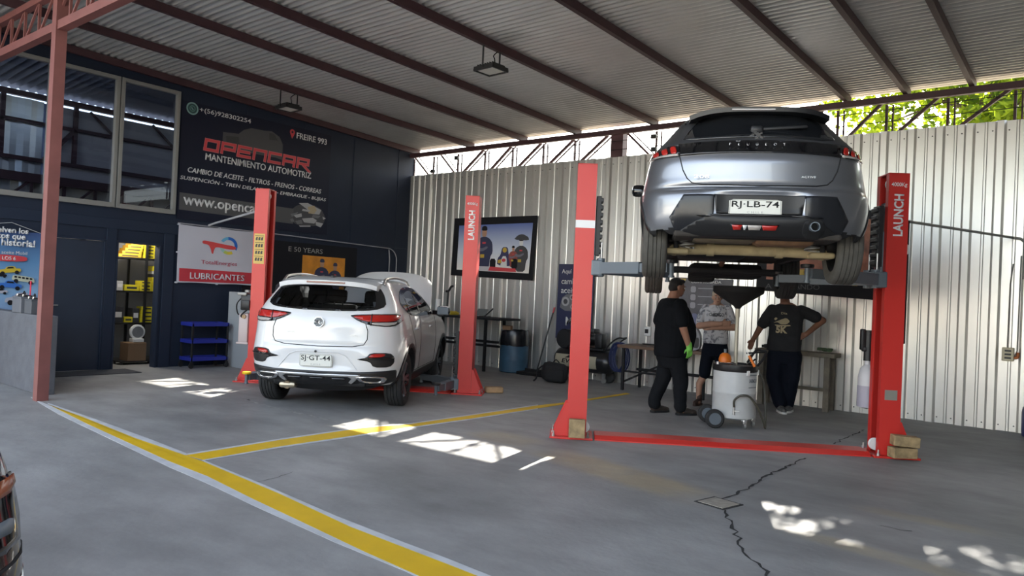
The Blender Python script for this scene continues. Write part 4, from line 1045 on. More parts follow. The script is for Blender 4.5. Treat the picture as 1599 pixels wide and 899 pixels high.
# ================================================================== TWO-POST LIFTS
LA = math.radians(34); LU = Vector((math.cos(LA), math.sin(LA), 0)); LV = Vector((-math.sin(LA), math.cos(LA), 0))
def build_lift(front_mid, label, zc, pads, lettering, stickers):
    root = empty('vehicle_lift', tuple(front_mid + LV*.14), LA, label, 'vehicle lift')
    H = 2.83
    toL = Matrix.Translation(root.location) @ Matrix.Rotation(LA, 4, 'Z'); inv = toL.inverted()
    for s in (-1, 1):
        F = Matrix(((s, 0, 0, 0), (0, 1, 0, 0), (0, 0, 1, 0), (0, 0, 0, 1)))
        c = [(1.45, -.14), (1.65, -.14), (1.65, .14), (1.45, .14), (1.45, .075), (1.462, .075), (1.462, .128), (1.638, .128), (1.638, -.128), (1.462, -.128), (1.462, -.075), (1.45, -.075)]
        poly = [(s*x, y) for x, y in c]
        b = MB(); b.prism(poly, Matrix.Identity(4), .02, H); b.box((s*1.55, 0, H-.004), (.20, .28, .012)); post = b.build('post', M['lift_red'], root)
        b = MB(); b.box((s*1.615, 0, H/2), (.02, .25, H-.1)); b.build('post_liner', M['lift_dark'], post)
        b = MB(); b.box((s*1.60, 0, .01), (.44, .46, .02), None, .004); b.build('base_plate', M['lift_red'], post)
        for y in (-.125, .125):
            b = MB(); G = frame((s*1.65, y+.006, .02), (s, 0, 0), (0, 0, 1)); b.prism([(0, 0), (.15, 0), (.15, .02), (.02, .33), (0, .33)], G, -.006, .006); b.build('gusset', M['lift_red'], post)
        for x, y in ((1.78, -.19), (1.43, -.19), (1.79, .19), (1.43, .19), (1.79, 0)):
            b = MB(); b.cyl((s*x, y, .02), (s*x, y, .075), .009, n=8); b.cyl((s*x, y, .02), (s*x, y, .042), .017, n=6); b.build('anchor_bolt', M['steel'], post)
        # carriage in the slot
        b = MB(); b.box((s*1.525, 0, zc+.42), (.10, .20, .86), None, .01); b.box((s*1.41, 0, zc+.06), (.12, .30, .16), None, .012); b.box((s*1.45, 0, zc+.30), (.05, .14, .50), None, .008)
        car = b.build('carriage', M['lift_grey'], root)
        rp = MB()
        rp.box((s*1.415, 0, zc+.50), (.05, .15, .62), None, .006)
        for k in range(8): rp.box((s*1.385, 0, zc+.235+.076*k), (.035, .15, .045), None, .008)
        r_ = rp.build('door_guard', M['black'], car); 
        b = MB()
        for y in (-.055, -.035): b.cyl((s*1.54, y, zc+.85), (s*1.54, y, H-.12), .006, n=6)
        b.build('chain', M['steel'], post)
        b = MB(); b.lathe([(.06, -.012), (.06, .012)], 20, Matrix.Translation((s*1.52, -.03, H-.10)) @ Matrix.Rotation(math.radians(90), 4, 'X')); b.build('pulley', M['white_plastic'], post, 40); b = MB(); b.lathe([(.055, -.02), (.06, -.02), (.045, -.006), (.045, .006), (.06, .02), (.055, .02)], 20, Matrix.Translation((s*1.47, -.0, .10)) @ Matrix.Rotation(math.radians(90), 4, 'X')); b.build('pulley', M['white_plastic'], post, 40)
        for k, tgt in enumerate(pads[s]):
            piv = Vector((s*1.37, -.10 if k == 0 else .10, zc+.06)); t = inv @ Vector(tgt); t.z = piv.z
            d = (t-piv); L = d.length; d.normalize(); m1 = piv + d*min(.62, L*.6)
            b = MB(); b.bar(piv, m1, .095, .115); b.cyl(piv+Vector((0, 0, -.085)), piv+Vector((0, 0, .10)), .04, n=14); arm = b.build('arm', M['lift_grey'], root, 40)
            b = MB(); b.bar(piv+d*(min(.62, L*.6)-.15), t-d*.03, .07, .085); b.build('arm_extension', M['lift_grey'], arm)
            b = MB(); b.cyl(t+Vector((0, 0, -.075)), t+Vector((0, 0, .045)), .022, n=12); b.cyl(t+Vector((0, 0, -.09)), t+Vector((0, 0, -.07)), .03, n=12); b.build('pad_screw', M['lift_grey'], arm, 40)
            b = MB(); b.lathe([(.055, .045), (.06, .05), (.06, .075), (.05, .08)], 18, Matrix.Translation(t)); b.build('lifting_pad', M['yellow_paint'] if (s, k) == (-1, 0) and zc < 1 else M['black'], arm, 40)
            b = MB(); b.cyl(piv+Vector((0, -.03, .10)), piv+Vector((0, -.03, .26)), .008, n=8); b.build('lock_pin', M['steel'], arm)
        Fp = frame((s*1.55, -.1405, 0), (1, 0, 0), (0, 0, 1)); Fr = frame((s*1.55, -.1405, 0), (0, 0, 1), (-1, 0, 0))
        if s in lettering:
            text('lettering', 'LAUNCH', Fr, M['white_print'], post, w=.42, h=.095, x=2.20, y=-.05, depth=.001, bold=.03)
            text('lettering', '4000Kg', Fp, M['white_print'], post, w=.15, h=.052, x=0, y=2.685, align='CENTER', depth=.001, bold=.01)
        for (ss, x0, x1, z0, z1, m_, nm) in stickers:
            if ss == s: b = MB(); b.prism([(x0, z0), (x1, z0), (x1, z1), (x0, z1)], Fp, 0, .002); st = b.build(nm, m_, post)
    # cover over the cables between the posts
    b = MB(); b.prism([(-.20, 0), (.16, 0), (.16, .02), (.11, .045), (-.14, .045), (-.20, .012)], frame((-1.36, 0, 0), (0, 1, 0), (0, 0, 1)), 0, 2.72); b.build('floor_cover', M['lift_red'], root)
    return root, toL
M['yellow_sticker'] = mat('yellow_sticker', (.62, .42, .10), .5); M['alu_plate'] = mat('type_plate', (.45, .44, .38), .35, .6)
hm = Matrix.Translation(hatch.location) @ Matrix.Rotation(hatch.rotation_euler.z, 4, 'Z')
HP = lambda x, y: hm @ Vector((x, y, .33))
lift2, T2 = build_lift(Vector((-2.917, 7.289, 0)), 'red two-post vehicle lift holding up the silver hatchback', 1.70,
    {-1: [HP(-.60, 1.25), HP(-.60, 2.85)], 1: [HP(.60, 1.25), HP(.60, 2.85)]}, (1,), [(-1, -.10, .10, 2.165, 2.245, M['white_print'], 'blank_label'), (1, -.06, .06, .565, .665, M['alu_plate'], 'type_plate')])
fm1 = Vector((-7.165, 7.82, 0)) - LU*1.45
t1a = fl(680, 622); t1b = fl(384, 604)
lift1, T1 = build_lift(fm1, 'red two-post vehicle lift with lowered arms around the white SUV', .075,
    {-1: [t1b, (T1a := (fm1 - LU*.80 + LV*.75))], 1: [t1a, fm1 + LU*.78 + LV*.75]}, (1,), [(-1, -.085, .075, 1.73, 2.17, M['yellow_sticker'], 'yellow_sticker')])
# pictograms on the yellow sticker
post1 = [c for c in lift1.children if c.name.startswith('post') and not c.name.startswith('post_')][0]
b = MB(); Fp = frame((-1.55, -.1405, 0), (1, 0, 0), (0, 0, 1))
for r in range(4):
    z = 1.77+.10*r
    b.prism([(-.07, z+.065), (.06, z+.065), (.06, z+.072), (-.07, z+.072)], Fp, .002, .003)
    for cx in (-.045, -.005, .035):
        b.prism([(cx-.016, z), (cx+.016, z+.004), (cx+.010, z+.022), (cx+.018, z+.045), (cx-.006, z+.05), (cx-.016, z+.03)], Fp, .002, .003)
so_ = b.build('pictograms', M['plate_black'], post1); so_['kind'] = 'stuff'
# power unit on the outer side of the SUV lift's left post
pu = MB(); pu.box((-1.73, -.02, 1.16), (.16, .20, .24), None, .02); pu.box((-1.71, -.14, 1.13), (.12, .06, .12), None, .012)
p_ = pu.build('power_unit', M['black'], lift1, 40)
b = MB(); b.cyl((-1.74, -.02, 1.28), (-1.74, -.02, 1.34), .05, n=14); b.box((-1.78, -.10, 1.28), (.14, .10, .05), None, .012); b.build('motor_cap', M['alu'], p_, 40)
b = MB(); b.box((-1.755, -.02, .78), (.15, .19, .44), None, .03); b.box((-1.755, -.02, .56), (.18, .21, .03), None, .008); b.build('oil_tank', mat('pinkish_plastic', (.55, .45, .43), .45), p_, 40)
b = MB(); b.tube(smooth_path([(-1.80, -.10, 1.22), (-1.86, -.12, 1.12), (-1.84, -.10, .98), (-1.76, -.08, 1.0)]), .010, 6); b.tube(smooth_path([(-1.70, -.12, 1.05), (-1.78, -.14, .96), (-1.72, -.10, .92)]), .012, 6); b.build('hose', M['black'], p_, 60)
b = MB(); b.cyl((-1.74, -.10, .95), (-1.74, -.14, .95), .03, n=14); b.build('filler_cap', M['wood_raw'], p_, 40)
# control box and cable on the right post of the hatchback's lift
b = MB(); b.box((1.69, .06, 1.75), (.07, .14, 1.25), None, .008); cb = b.build('cable_trunk', M['matt_black'], lift2)
b = MB(); b.box((1.68, .0, 2.08), (.06, .08, .10), None, .01); b.build('limit_switch', M['white_plastic'], lift2)

# ---- wooden blocks, bottle, pieces lying by the posts
def onlift(T, x, y, z): return T @ Vector((x, y, z))
p = onlift(T2, -1.545, -.225, .02+.085)
b = MB(); b.box((0, 0, 0), (.165, .12, .185), Matrix.Rotation(LA, 3, 'Z') @ Matrix.Rotation(math.radians(-4), 3, 'X'), .006); o = b.build('wood_block', M['wood']); o.location = p + Vector((0, 0, .012))
tag(o, 'square weathered wooden block leaning on the front of the left post under the hatchback', 'wood block')
for k, (rz, dz, dx, lb) in enumerate(((.15, .068, 0, 'lower weathered wooden block of two stacked at the foot of the right post'), (-.05, .182, .02, 'upper weathered wooden block of two stacked at the foot of the right post'))):
    p = onlift(T2, 1.64+dx, -.235, 0); b = MB(); b.box((0, 0, 0), (.24, .125, .10), Matrix.Rotation(LA+rz, 3, 'Z') @ Matrix.Rotation(.05*k, 3, 'Y'), .006); o = b.build('wood_block', M['wood'])
    o.location = (p.x, p.y, dz+.004 + .0*k); tag(o, lb, 'wood block')
bp = fl(771, 613); b = MB(); b.box((0, 0, .045), (.26, .14, .09), Matrix.Rotation(.9, 3, 'Z'), .02); o = b.build('wood_block', M['wood_raw']); o.location = bp
tag(o, 'raw brown wooden block lying on the floor right of the SUV lift post', 'wood block')
bt = empty('fluid_bottle', tuple(onlift(T2, 1.47, .26, .42)), LA, 'white fluid bottle with black pump hanging behind the right post', 'bottle')
b = MB(); b.lathe([(.02, 0), (.085, .015), (.09, .06), (.09, .33), (.07, .42), (.03, .46), (.03, .50)], 20); b.build('bottle_body', mat('milky_plastic', (.55, .54, .55), .4), bt, 40)
b = MB(); b.lathe([(.093, .02), (.093, .24)], 20); b.build('fluid_level', mat('greyish_fluid', (.36, .34, .40), .4), bt, 40)
b = MB(); b.cyl((0, 0, .50), (0, 0, .82), .045, n=14); b.box((0, 0, .62), (.13, .07, .05), None, .015); b.box((-.06, 0, .72), (.05, .06, .22), None, .012); b.bar((0, 0, .80), (0, -.12, .80), .02); b.build('pump_head', M['black'], bt, 40)
# ================================================================== SIGNS ON THE WALLS
def sheet(name, m, X=None, Y=None, u0=0, u1=1, z0=0, z1=1, d0=.004, d1=.012, parent=None):
    if X is not None: F = frame((X, 0, 0), (0, 1, 0), (0, 0, 1))
    else: F = frame((0, Y, 0), (1, 0, 0), (0, 0, 1))
    b = MB(); b.prism([(u0, z0), (u1, z0), (u1, z1), (u0, z1)], F, d0, d1); return b.build(name, m, parent), F
def wavy(name, m, F, u0, u1, z0, z1, d, amp, parent=None, n=24, k=10, seed=1, fringe=0):
    rnd = random.Random(seed); ph = [rnd.uniform(0, 6) for _ in range(4)]; b = MB(); vs = []; fs = []
    g = lambda a, c: d+amp*(math.sin(a*7+ph[0]+c*2)+.6*math.sin(a*13+ph[1]-c*3)+.5*math.sin(c*6+ph[2]+a*3))*.5
    for t in (0, -.004):
        for i in range(k+1):
            for j in range(n+1):
                a, c = j/n, i/k; sag = fringe*math.sin(a*math.pi*2)**2*(.5-c)
                vs.append(F @ Vector((u0+(u1-u0)*a, z0+(z1-z0)*c+sag, g(a, c)+t)))
    N = (k+1)*(n+1)
    for i in range(k):
        for j in range(n):
            q = i*(n+1)+j; fs.append((q, q+1, q+n+2, q+n+1)); fs.append((N+q, N+q+n+1, N+q+n+2, N+q+1))
    bd = list(range(n+1))+[i*(n+1)+n for i in range(1, k+1)]+[k*(n+1)+j for j in range(n-1, -1, -1)]+[i*(n+1) for i in range(k-1, 0, -1)]
    for i in range(len(bd)): a, c = bd[i], bd[(i+1) % len(bd)]; fs.append((c, a, N+a, N+c))
    b.add(vs, fs); return b.build(name, m, parent, 60), g
def flat(name, poly, F, m, parent, d0, d1):
    b = MB(); b.prism(poly, F, d0, d1); return b.build(name, m, parent)
def colm(name, c, r=.5): return bpy.data.materials.get(name) or mat(name, c, r)
pw = colm('print_white', (.62, .62, .62)); pg = colm('print_grey', (.22, .22, .23)); pr = colm('print_red', (.55, .05, .06)); pk = mat('print_black', (.008, .008, .011), .6, spec=.25)
def px2(F0, pts):  # pixels on the dark wall -> (y, z)
    return [(onX(x, y).y, onX(x, y).z) for x, y in pts]

# --- big workshop banner
bm_ = mat('banner_navy', (.010, .012, .026), .5, spec=.25)
ban, F = sheet('workshop_banner', bm_, X=WX, u0=6.10, u1=9.14, z0=2.46, z1=4.43, d0=.002, d1=.012); tag(ban, 'large dark navy workshop banner with red and white lettering high on the wall', 'banner')
def bt_(name, s, p0, p1, hp, m, bold=.0, shear=0.0, w=None):
    a = onX(*p0); c = onX(*p1); h = onX(p0[0], p0[1]-hp).z - a.z
    return text(name, s, F, m, ban, w=(c.y-a.y), h=h, x=a.y, y=a.z, z=.012, depth=.002, bold=bold, shear=shear)
# faint pickup behind the lettering
fg = colm('banner_car_grey', (.06, .06, .065), .5); fg2 = colm('banner_car_dark', (.035, .035, .038), .5)
flat('pickup_print', px2(F, [(348, 206), (372, 209), (380, 203), (392, 200), (412, 204), (424, 205), (436, 214), (441, 226), (440, 250), (430, 246), (350, 232), (347, 218)]), F, fg, ban, .012, .0125)
flat('pickup_window', px2(F, [(420, 208), (427, 209), (434, 220), (420, 218)]), F, fg2, ban, .0125, .013)
flat('pickup_bed', px2(F, [(352, 212), (372, 214), (374, 230), (354, 228)]), F, fg2, ban, .0125, .013)
b = MB()
c = onX(300, 169.5); rr = .105
b.prism(ell(c.y, c.z, rr, rr, 28), F, .012, .0135); o = b.build('phone_icon', colm('icon_teal', (.22, .36, .34)), ban)
flat('icon_disc', ell(c.y, c.z, rr*.78, rr*.78, 28), F, colm('icon_dark', (.02, .06, .06)), o, .0135, .0142)
flat('icon_ring', ell(c.y, c.z, rr*.50, rr*.50, 20), F, colm('icon_mid', (.10, .22, .19)), o, .0142, .0147)
flat('icon_core', ell(c.y, c.z, rr*.36, rr*.36, 20), F, colm('icon_dark', (.02, .06, .06)), o, .0147, .0151)
flat('icon_handset', [(c.y-.02, c.z+.022), (c.y-.008, c.z+.018), (c.y+.004, c.z-.004), (c.y+.022, c.z-.012), (c.y+.014, c.z-.024), (c.y-.012, c.z-.010)], F, colm('icon_teal', (.22, .36, .34)), o, .0151, .0156)
bt_('phone_number', '+(56)928302254', (311, 176.5), (391, 196), 9.5, pw, .006)
bt_('street_name', 'FREIRE 993', (462.5, 216), (509.5, 228), 9.5, pw, .012)
c = onX(456, 208.5)
b = MB(); b.prism([(c.y+.055*math.cos(a), c.z+.025+.055*math.sin(a)) for a in np.linspace(-.5, math.pi+.5, 16)]+[(c.y, c.z-.10)], F, .012, .0135); o = b.build('map_pin', pr, ban)
flat('pin_hole', ell(c.y, c.z+.025, .022, .022, 12), F, bm_, o, .0135, .0142)
# red squared lettering: outlined strokes
def stroke_word(F, y0, z0, wd, h, parent, mred, mdark, slope=0):
    gl_ = {'O': [[(0, 0), (1, 0), (1, 1), (0, 1), (0, 0)]], 'P': [[(0, 0), (0, 1), (1, 1), (1, .42), (0.22, .42)]], 'E': [[(1, 1), (0, 1), (0, 0), (1, 0)], [(0.1, .5), (.9, .5)]],
          'N': [[(0, 0), (0, 1), (1, 1), (1, 0)]], 'C': [[(1, 1), (0, 1), (0, 0), (1, 0)]], 'A': [[(0, 0), (0, 1), (1, 1), (1, 0)], [(0.1, .42), (.9, .42)]], 'R': [[(0, 0), (0, 1), (1, 1), (1, .45), (.25, .45)], [(.45, .42), (1.22, -.32)]]}
    n = 7; cw = wd/(n+.15); lw = cw*.74
    for i, ch in enumerate('OPENCAR'):
        for t, (w_, m_, d) in enumerate(((.056, colm('letter_edge', (.50, .14, .15)), .0130), (.038, mred, .0150))):
            b = MB()
            for si, st in enumerate(gl_[ch]):
                P = [Vector((y0+cw*i+x*lw+(z-.5)*.02, z0+z*h)) for x, z in st]
                for ai, (a, c) in enumerate(zip(P, P[1:])):
                    q = (c-a).normalized(); nn = Vector((-q.y, q.x))*w_/2; e = q*w_/2*.98
                    b.prism([tuple(a-e+nn), tuple(a-e-nn), tuple(c+e-nn), tuple(c+e+nn)], F, .0122, d+.0003*ai+.0012*(si > 0 and t > 0)+.0001*si)
            b.build('letter' if t else 'letter_outline', m_, parent)
a = onX(316.5, 234); c = onX(487, 270); h = (onX(316.5, 218).z-a.z)*1.12
stroke_word(F, a.y+.04, a.z+.02, (c.y-a.y)-.02, h-.03, ban, pr, pk)
bt_('slogan', 'MANTENIMIENTO AUTOMOTRIZ', (320, 249.5), (485, 281), 11, pw, .014)
bt_('service_line', 'CAMBIO DE ACEITE - FILTROS - FRENOS - CORREAS', (292.5, 268.5), (500.5, 306.5), 8.2, pw, .012, .18)
bt_('service_line', 'SUSPENCI\u00d3N - TREN DELANTERO - EMBRAGUE - BUJIAS', (280.5, 281), (508, 320.5), 9.2, pw, .012, .18)
a0 = onX(280, 300); a1 = onX(280, 327); a2 = onX(432, 342)
flat('web_strip', [(a0.y, a1.z), (8.35, a1.z-.01), (8.35, a0.z-.01), (a0.y, a0.z)], F, colm('web_strip_grey', (.075, .075, .078)), ban, .012, .0135)
a = onX(285, 321.5); c = onX(421, 339.5); text('web_address', 'www.opencar.cl', F, pw, ban, w=c.y-a.y, h=None, x=a.y, y=a.z-.03, z=.0135, depth=.002, bold=.02)
# engine picture
rnd = random.Random(7); ew = colm('engine_light', (.36, .36, .37)); eg = colm('engine_grey', (.14, .14, .15)); ed = colm('engine_dark', (.05, .05, .055)); et = colm('engine_tan', (.40, .32, .20))
eo = flat('engine_print', chaikin(px2(F, [(452, 330), (463, 320), (480, 318), (500, 325), (508, 340), (503, 352), (485, 353), (462, 351), (452, 342)]), 2), F, ed, ban, .0122, .0128)
for i, (pts, m_) in enumerate((([(466, 317), (480, 317), (501, 328), (498, 335), (486, 334), (478, 326)], ew), ([(480, 323), (490, 321), (494, 328), (490, 334), (481, 333)], et), ([(472, 326), (484, 328), (482, 331), (471, 329)], ew), ([(453, 334), (465, 331), (461, 337), (455, 338)], eg),
        ([(458, 336), (470, 333), (471, 338), (462, 340)], ew), ([(471, 341), (488, 340), (494, 344), (490, 349), (474, 347)], ew), ([(492, 346), (504, 349), (500, 355), (493, 352)], ew), ([(466, 352), (484, 352), (484, 354), (468, 354)], ew), ([(452, 342), (457, 341), (459, 346), (454, 346)], eg), ([(460, 345), (470, 343), (472, 349), (464, 350)], eg), ([(503, 338), (508, 341), (504, 343)], ew), ([(488, 335), (500, 337), (496, 341), (486, 339)], eg))):
    flat('engine_piece', px2(F, pts), F, m_, eo, .0128, .0134+.0002*i)

# --- white flag with a red foot
flagm = mat('flag_cloth', (.50, .50, .56), .85); FX = frame((WX, 0, 0), (0, 1, 0), (0, 0, 1))
flag, g = wavy('oil_flag', flagm, FX, 6.12, 7.56, 1.40, 2.365, .064, .012, seed=4, fringe=.02); tag(flag, 'white cloth flag with oil company logo and red foot strip on the navy wall', 'flag')
def onflag(poly, m, name, d=.004, par=None):
    # cloth print: follows the cloth's waves
    bm = bmesh.new(); P = resample(poly, .05); pts = list(P); n0 = len(P); xs = [q[0] for q in P]; ys = [q[1] for q in P]
    x = min(xs)+.03
    while x < max(xs):
        y = min(ys)+.03
        while y < max(ys):
            if inpoly((x, y), poly): pts.append(Vector((x, y)))
            y += .05
        x += .05
    V, E_, Fc, *_ = delaunay_2d_cdt([Vector((q[0], q[1])) for q in pts], [(i, (i+1) % n0) for i in range(n0)], [], 0, 1e-6)
    bv = [bm.verts.new(FX @ Vector((v.x, v.y, g((v.x-6.12)/1.44, (v.y-1.40)/.965)+d))) for v in V]
    for f in Fc:
        c_ = sum((V[i] for i in f), Vector((0, 0)))/len(f)
        if inpoly(c_, poly): bm.faces.new([bv[i] for i in f])
    bmesh.ops.delete(bm, geom=[v for v in bm.verts if not v.link_faces], context='VERTS')
    bmesh.ops.recalc_face_normals(bm, faces=bm.faces[:])
    me = bpy.data.meshes.new(name); bm.to_mesh(me); bm.free(); return mobj(name, me, m, par or flag)
fy = lambda u: 6.12+1.44*u; fz = lambda v: 1.40+.965*v
onflag([(fy(.025), fz(.025)), (fy(.985), fz(.03)), (fy(.985), fz(.235)), (fy(.025), fz(.25))], mat('flag_red', (.50, .035, .05), .8), 'red_strip')
text('flag_lettering', 'LUBRICANTES', FX, colm('flag_white', (.62, .62, .66), .8), flag, w=1.44*.70, h=.105, x=fy(.155), y=fz(.075), z=.080, depth=.002, bold=.012)
text('flag_name', 'TotalEnergies', FX, colm('flag_wine', (.42, .05, .08), .8), flag, w=1.44*.46, h=.085, x=fy(.285), y=fz(.325), z=.078, depth=.002)
def lg(pts): return [(fy(a), fz(c)) for a, c in pts]
onflag(chaikin(lg([(.285, .735), (.31, .765), (.56, .72), (.70, .70), (.73, .665), (.70, .635), (.62, .635), (.46, .665), (.44, .60), (.435, .535), (.415, .54), (.40, .62), (.37, .69), (.30, .70)]), 2), colm('logo_red', (.60, .06, .06), .8), 'logo_bar', .006)
def ringp(a0, a1, ro, ri, cx=.625, cy=.70, n=14, sx=.115, sy=.16):
    o_ = [(cx+sx*ro*math.cos(math.radians(a)), cy+sy*ro*math.sin(math.radians(a))) for a in np.linspace(a0, a1, n)]
    i_ = [(cx+sx*ri*math.cos(math.radians(a)), cy+sy*ri*math.sin(math.radians(a))) for a in np.linspace(a1, a0, n)]
    return lg(o_+i_)
for nm, a0, a1, cc in (('logo_blue', -28, 95, (.02, .12, .45)), ('logo_sky', 95, 150, (.12, .38, .58)), ('logo_teal', 196, 235, (.30, .50, .45)), ('logo_lime', 235, 262, (.45, .52, .10)), ('logo_yellow', 262, 300, (.62, .48, .05))):
    onflag(ringp(a0, a1, 1.0, .66), colm(nm, cc, .8), nm, .005)
b = MB(); 
for q in ((fy(0), fz(1)), (fy(.5), fz(1.0)), (fy(1), fz(1)), (fy(0), fz(.52)), (fy(.5), fz(0)), (fy(1), fz(.45)), (fy(0), fz(0)), (fy(1), fz(0))): b.cyl((WX+.03, q[0], q[1]), (WX+.085, q[0], q[1]), .014, n=8)
o = b.build('tie_knots', flagm, flag); o['kind'] = 'stuff'

# --- conduit along the dark wall, feed pipe to the lift
cw = empty('wall_conduit', (0, 0, 0), label='thin pale conduit running along the navy wall and bending down near the corner', cat='conduit')
b = MB(); b.tube([(WX+.03, 6.12, 2.385), (WX+.03, 8.15, 2.372), (WX+.03, 10.75, 2.325)]+[(WX+.03, 10.75+.25*math.sin(t), 2.075+.25*math.cos(t)) for t in np.linspace(.1, math.pi/2, 7)]+[(WX+.03, 11.0, 1.2)], .011, 6); b.build('conduit_run', mat('pale_conduit', (.30, .30, .33), .5), cw, 60)
b = MB(); b.tube([(WX+.03, 10.77, 2.30), (WX+.03, 10.80, 2.1), (WX+.03, 10.79, 1.2)], .012, 6); b.build('conduit_drop', bpy.data.materials['pale_conduit'], cw, 60)
a = Vector((WX+.03, 6.66, 2.40)); c = T1 @ Vector((-1.66, .02, 2.52))
b = MB(); b.tube([a, a.lerp(c, .15)+Vector((0, 0, .005)), c], .018, 8); tag(b.build('feed_pipe', mat('grey_pipe', (.40, .40, .43), .5), None, 60), 'pale pipe sloping from the navy wall to the SUV lift post', 'pipe')

# --- framed racing prints: plain generic figures, not portraits
def driver(F, x, z, h, parent, d, suit, skin, cap=None):
    s = h/1.0
    P = lambda pts: [(x+a*s, z+c*s) for a, c in pts]
    flat('suit_print', chaikin(P([(-.17, 0), (.17, 0), (.20, .30), (.27, .40), (.25, .62), (.16, .72), (.06, .76), (-.06, .76), (-.16, .72), (-.25, .62), (-.27, .40), (-.20, .30)]), 1), F, suit, parent, d, d+.001)
    flat('face_print', chaikin(P([(-.055, .76), (.055, .76), (.075, .86), (.06, .95), (-.06, .95), (-.075, .86)]), 1), F, skin, parent, d+.001, d+.0016)
    flat('hair_print', chaikin(P([(-.085, .90), (.085, .90), (.08, .98), (.03, 1.01), (-.03, 1.01), (-.08, .98)]), 1), F, cap or pk, parent, d+.0016, d+.0022)
    flat('arm_print', chaikin(P([(-.22, .45), (-.05, .42), (.12, .50), (.10, .55), (-.06, .49), (-.20, .53)]), 1), F, colm('print_suit_light', (.14, .14, .18)), parent, d+.001, d+.0018)
    flat('badge_print', P([(-.05, .60), (.05, .60), (.05, .64), (-.05, .64)]), F, pr, parent, d+.001, d+.0019)
    flat('badge_print', P([(-.10, .28), (.02, .28), (.02, .36), (-.10, .36)]), F, colm('print_gold', (.50, .34, .04)), parent, d+.001, d+.0019)
skin = colm('print_skin', (.42, .24, .16)); navy = colm('print_navy', (.03, .035, .08))
po1, F1 = sheet('racing_print', pk, X=WX, u0=7.35, u1=9.92, z0=1.20, z1=2.26, d0=.005, d1=.014); tag(po1, 'black bordered racing print with orange field on the navy wall behind the SUV', 'poster')
flat('orange_field', [(8.60, 1.30), (9.62, 1.30), (9.62, 2.03), (8.60, 2.03)], F1, mat('print_orange', (.62, .24, .02), .5, noise=.25, nscale=5), po1, .014, .015)
driver(F1, 9.06, 1.32, .66, po1, .015, navy, skin, navy); driver(F1, 9.38, 1.30, .62, po1, .015, navy, skin, navy)
flat('car_print', chaikin([(8.02, 1.30), (8.78, 1.30), (8.76, 1.48), (8.62, 1.52), (8.60, 1.62), (8.35, 1.64), (8.30, 1.52), (8.05, 1.46)], 1), F1, colm('print_car_grey', (.07, .07, .09)), po1, .015, .016)
for q in range(7): flat('car_light', [(8.10+.09*q, 1.34+.03*(q % 3)), (8.15+.09*q, 1.34+.03*(q % 3)), (8.13+.09*q, 1.40+.03*(q % 3))], F1, ew if q % 2 else pr, po1, .016, .0168)
text('print_title', 'E 50 YEARS', F1, colm('title_grey', (.30, .30, .28)), po1, w=.78, h=.09, x=8.28, y=2.08, z=.014, depth=.001)

FYW = frame((0, WY-.045, 0), (1, 0, 0), (0, 0, 1))
po2 = flat('racing_print', [(-10.66, 1.80), (-8.53, 1.735), (-8.47, 2.975), (-10.62, 2.985)], FYW, pk, None, 0, .012); tag(po2, 'black bordered racing print with blue sky and driver on the metal wall', 'poster')
sk = bpy.data.materials.new('print_sky'); sk.use_nodes = True; nt = sk.node_tree; bs = nt.nodes['Principled BSDF']; tc = nt.nodes.new('ShaderNodeTexCoord'); sp = nt.nodes.new('ShaderNodeSeparateXYZ'); cr = nt.nodes.new('ShaderNodeValToRGB'); mr = nt.nodes.new('ShaderNodeMapRange')
mr.inputs[1].default_value = 1.9; mr.inputs[2].default_value = 2.9; cr.color_ramp.elements[0].color = (.75, .72, .68, 1); cr.color_ramp.elements[1].color = (.05, .10, .36, 1); e = cr.color_ramp.elements.new(.40); e.color = (.55, .60, .70, 1)
nt.links.new(tc.outputs['Object'], sp.inputs[0]); nt.links.new(sp.outputs[2], mr.inputs[0]); nt.links.new(mr.outputs[0], cr.inputs[0]); nt.links.new(cr.outputs[0], bs.inputs['Base Color']); bs.inputs['Roughness'].default_value = .5
flat('sky_field', [(-10.50, 1.92), (-8.62, 1.87), (-8.57, 2.84), (-10.48, 2.83)], FYW, sk, po2, .012, .013)
driver(FYW, -9.78, 1.92, .88, po2, .0135, navy, skin)
cv = colm('print_car_navy', (.035, .035, .10)); pwh = colm('print_white', (.62, .62, .62)); gold = colm('print_gold', (.50, .34, .04))
cp_ = flat('car_print', chaikin([(-9.42, 2.02), (-9.05, 2.00), (-9.06, 2.16), (-9.13, 2.22), (-9.16, 2.38), (-9.30, 2.38), (-9.34, 2.22), (-9.41, 2.16)], 1), FYW, cv, po2, .0135, .0145)
flat('car_nose_print', chaikin([(-9.34, 1.94), (-9.16, 1.93), (-9.18, 2.20), (-9.30, 2.20)], 1), FYW, pwh, cp_, .0145, .0152)
flat('front_wing_print', [(-9.64, 1.91), (-8.92, 1.89), (-8.95, 1.96), (-9.60, 1.99)], FYW, pr, cp_, .0152, .0158)
for cx in (-9.53, -8.98): flat('tyre_print', chaikin([(cx-.075, 1.95), (cx+.075, 1.95), (cx+.075, 2.15), (cx-.075, 2.15)], 1), FYW, pk, cp_, .0146, .0154)
flat('halo_print', ell(-9.235, 2.32, .055, .05, 12), FYW, gold, cp_, .0145, .0153); flat('badge_print', ell(-9.25, 2.12, .05, .035, 12), FYW, pr, cp_, .0152, .0158); flat('side_print', [(-9.40, 2.06), (-9.30, 2.06), (-9.32, 2.14), (-9.40, 2.12)], FYW, gold, cp_, .0146, .0153)
flat('ground_print', [(-10.02, 1.91), (-9.45, 1.90), (-9.50, 1.99), (-9.95, 2.0)], FYW, colm('print_pale', (.45, .44, .48)), po2, .0142, .0149)
driver(FYW, -8.83, 1.90, .66, po2, .0135, colm('print_charcoal', (.05, .05, .055)), pw)
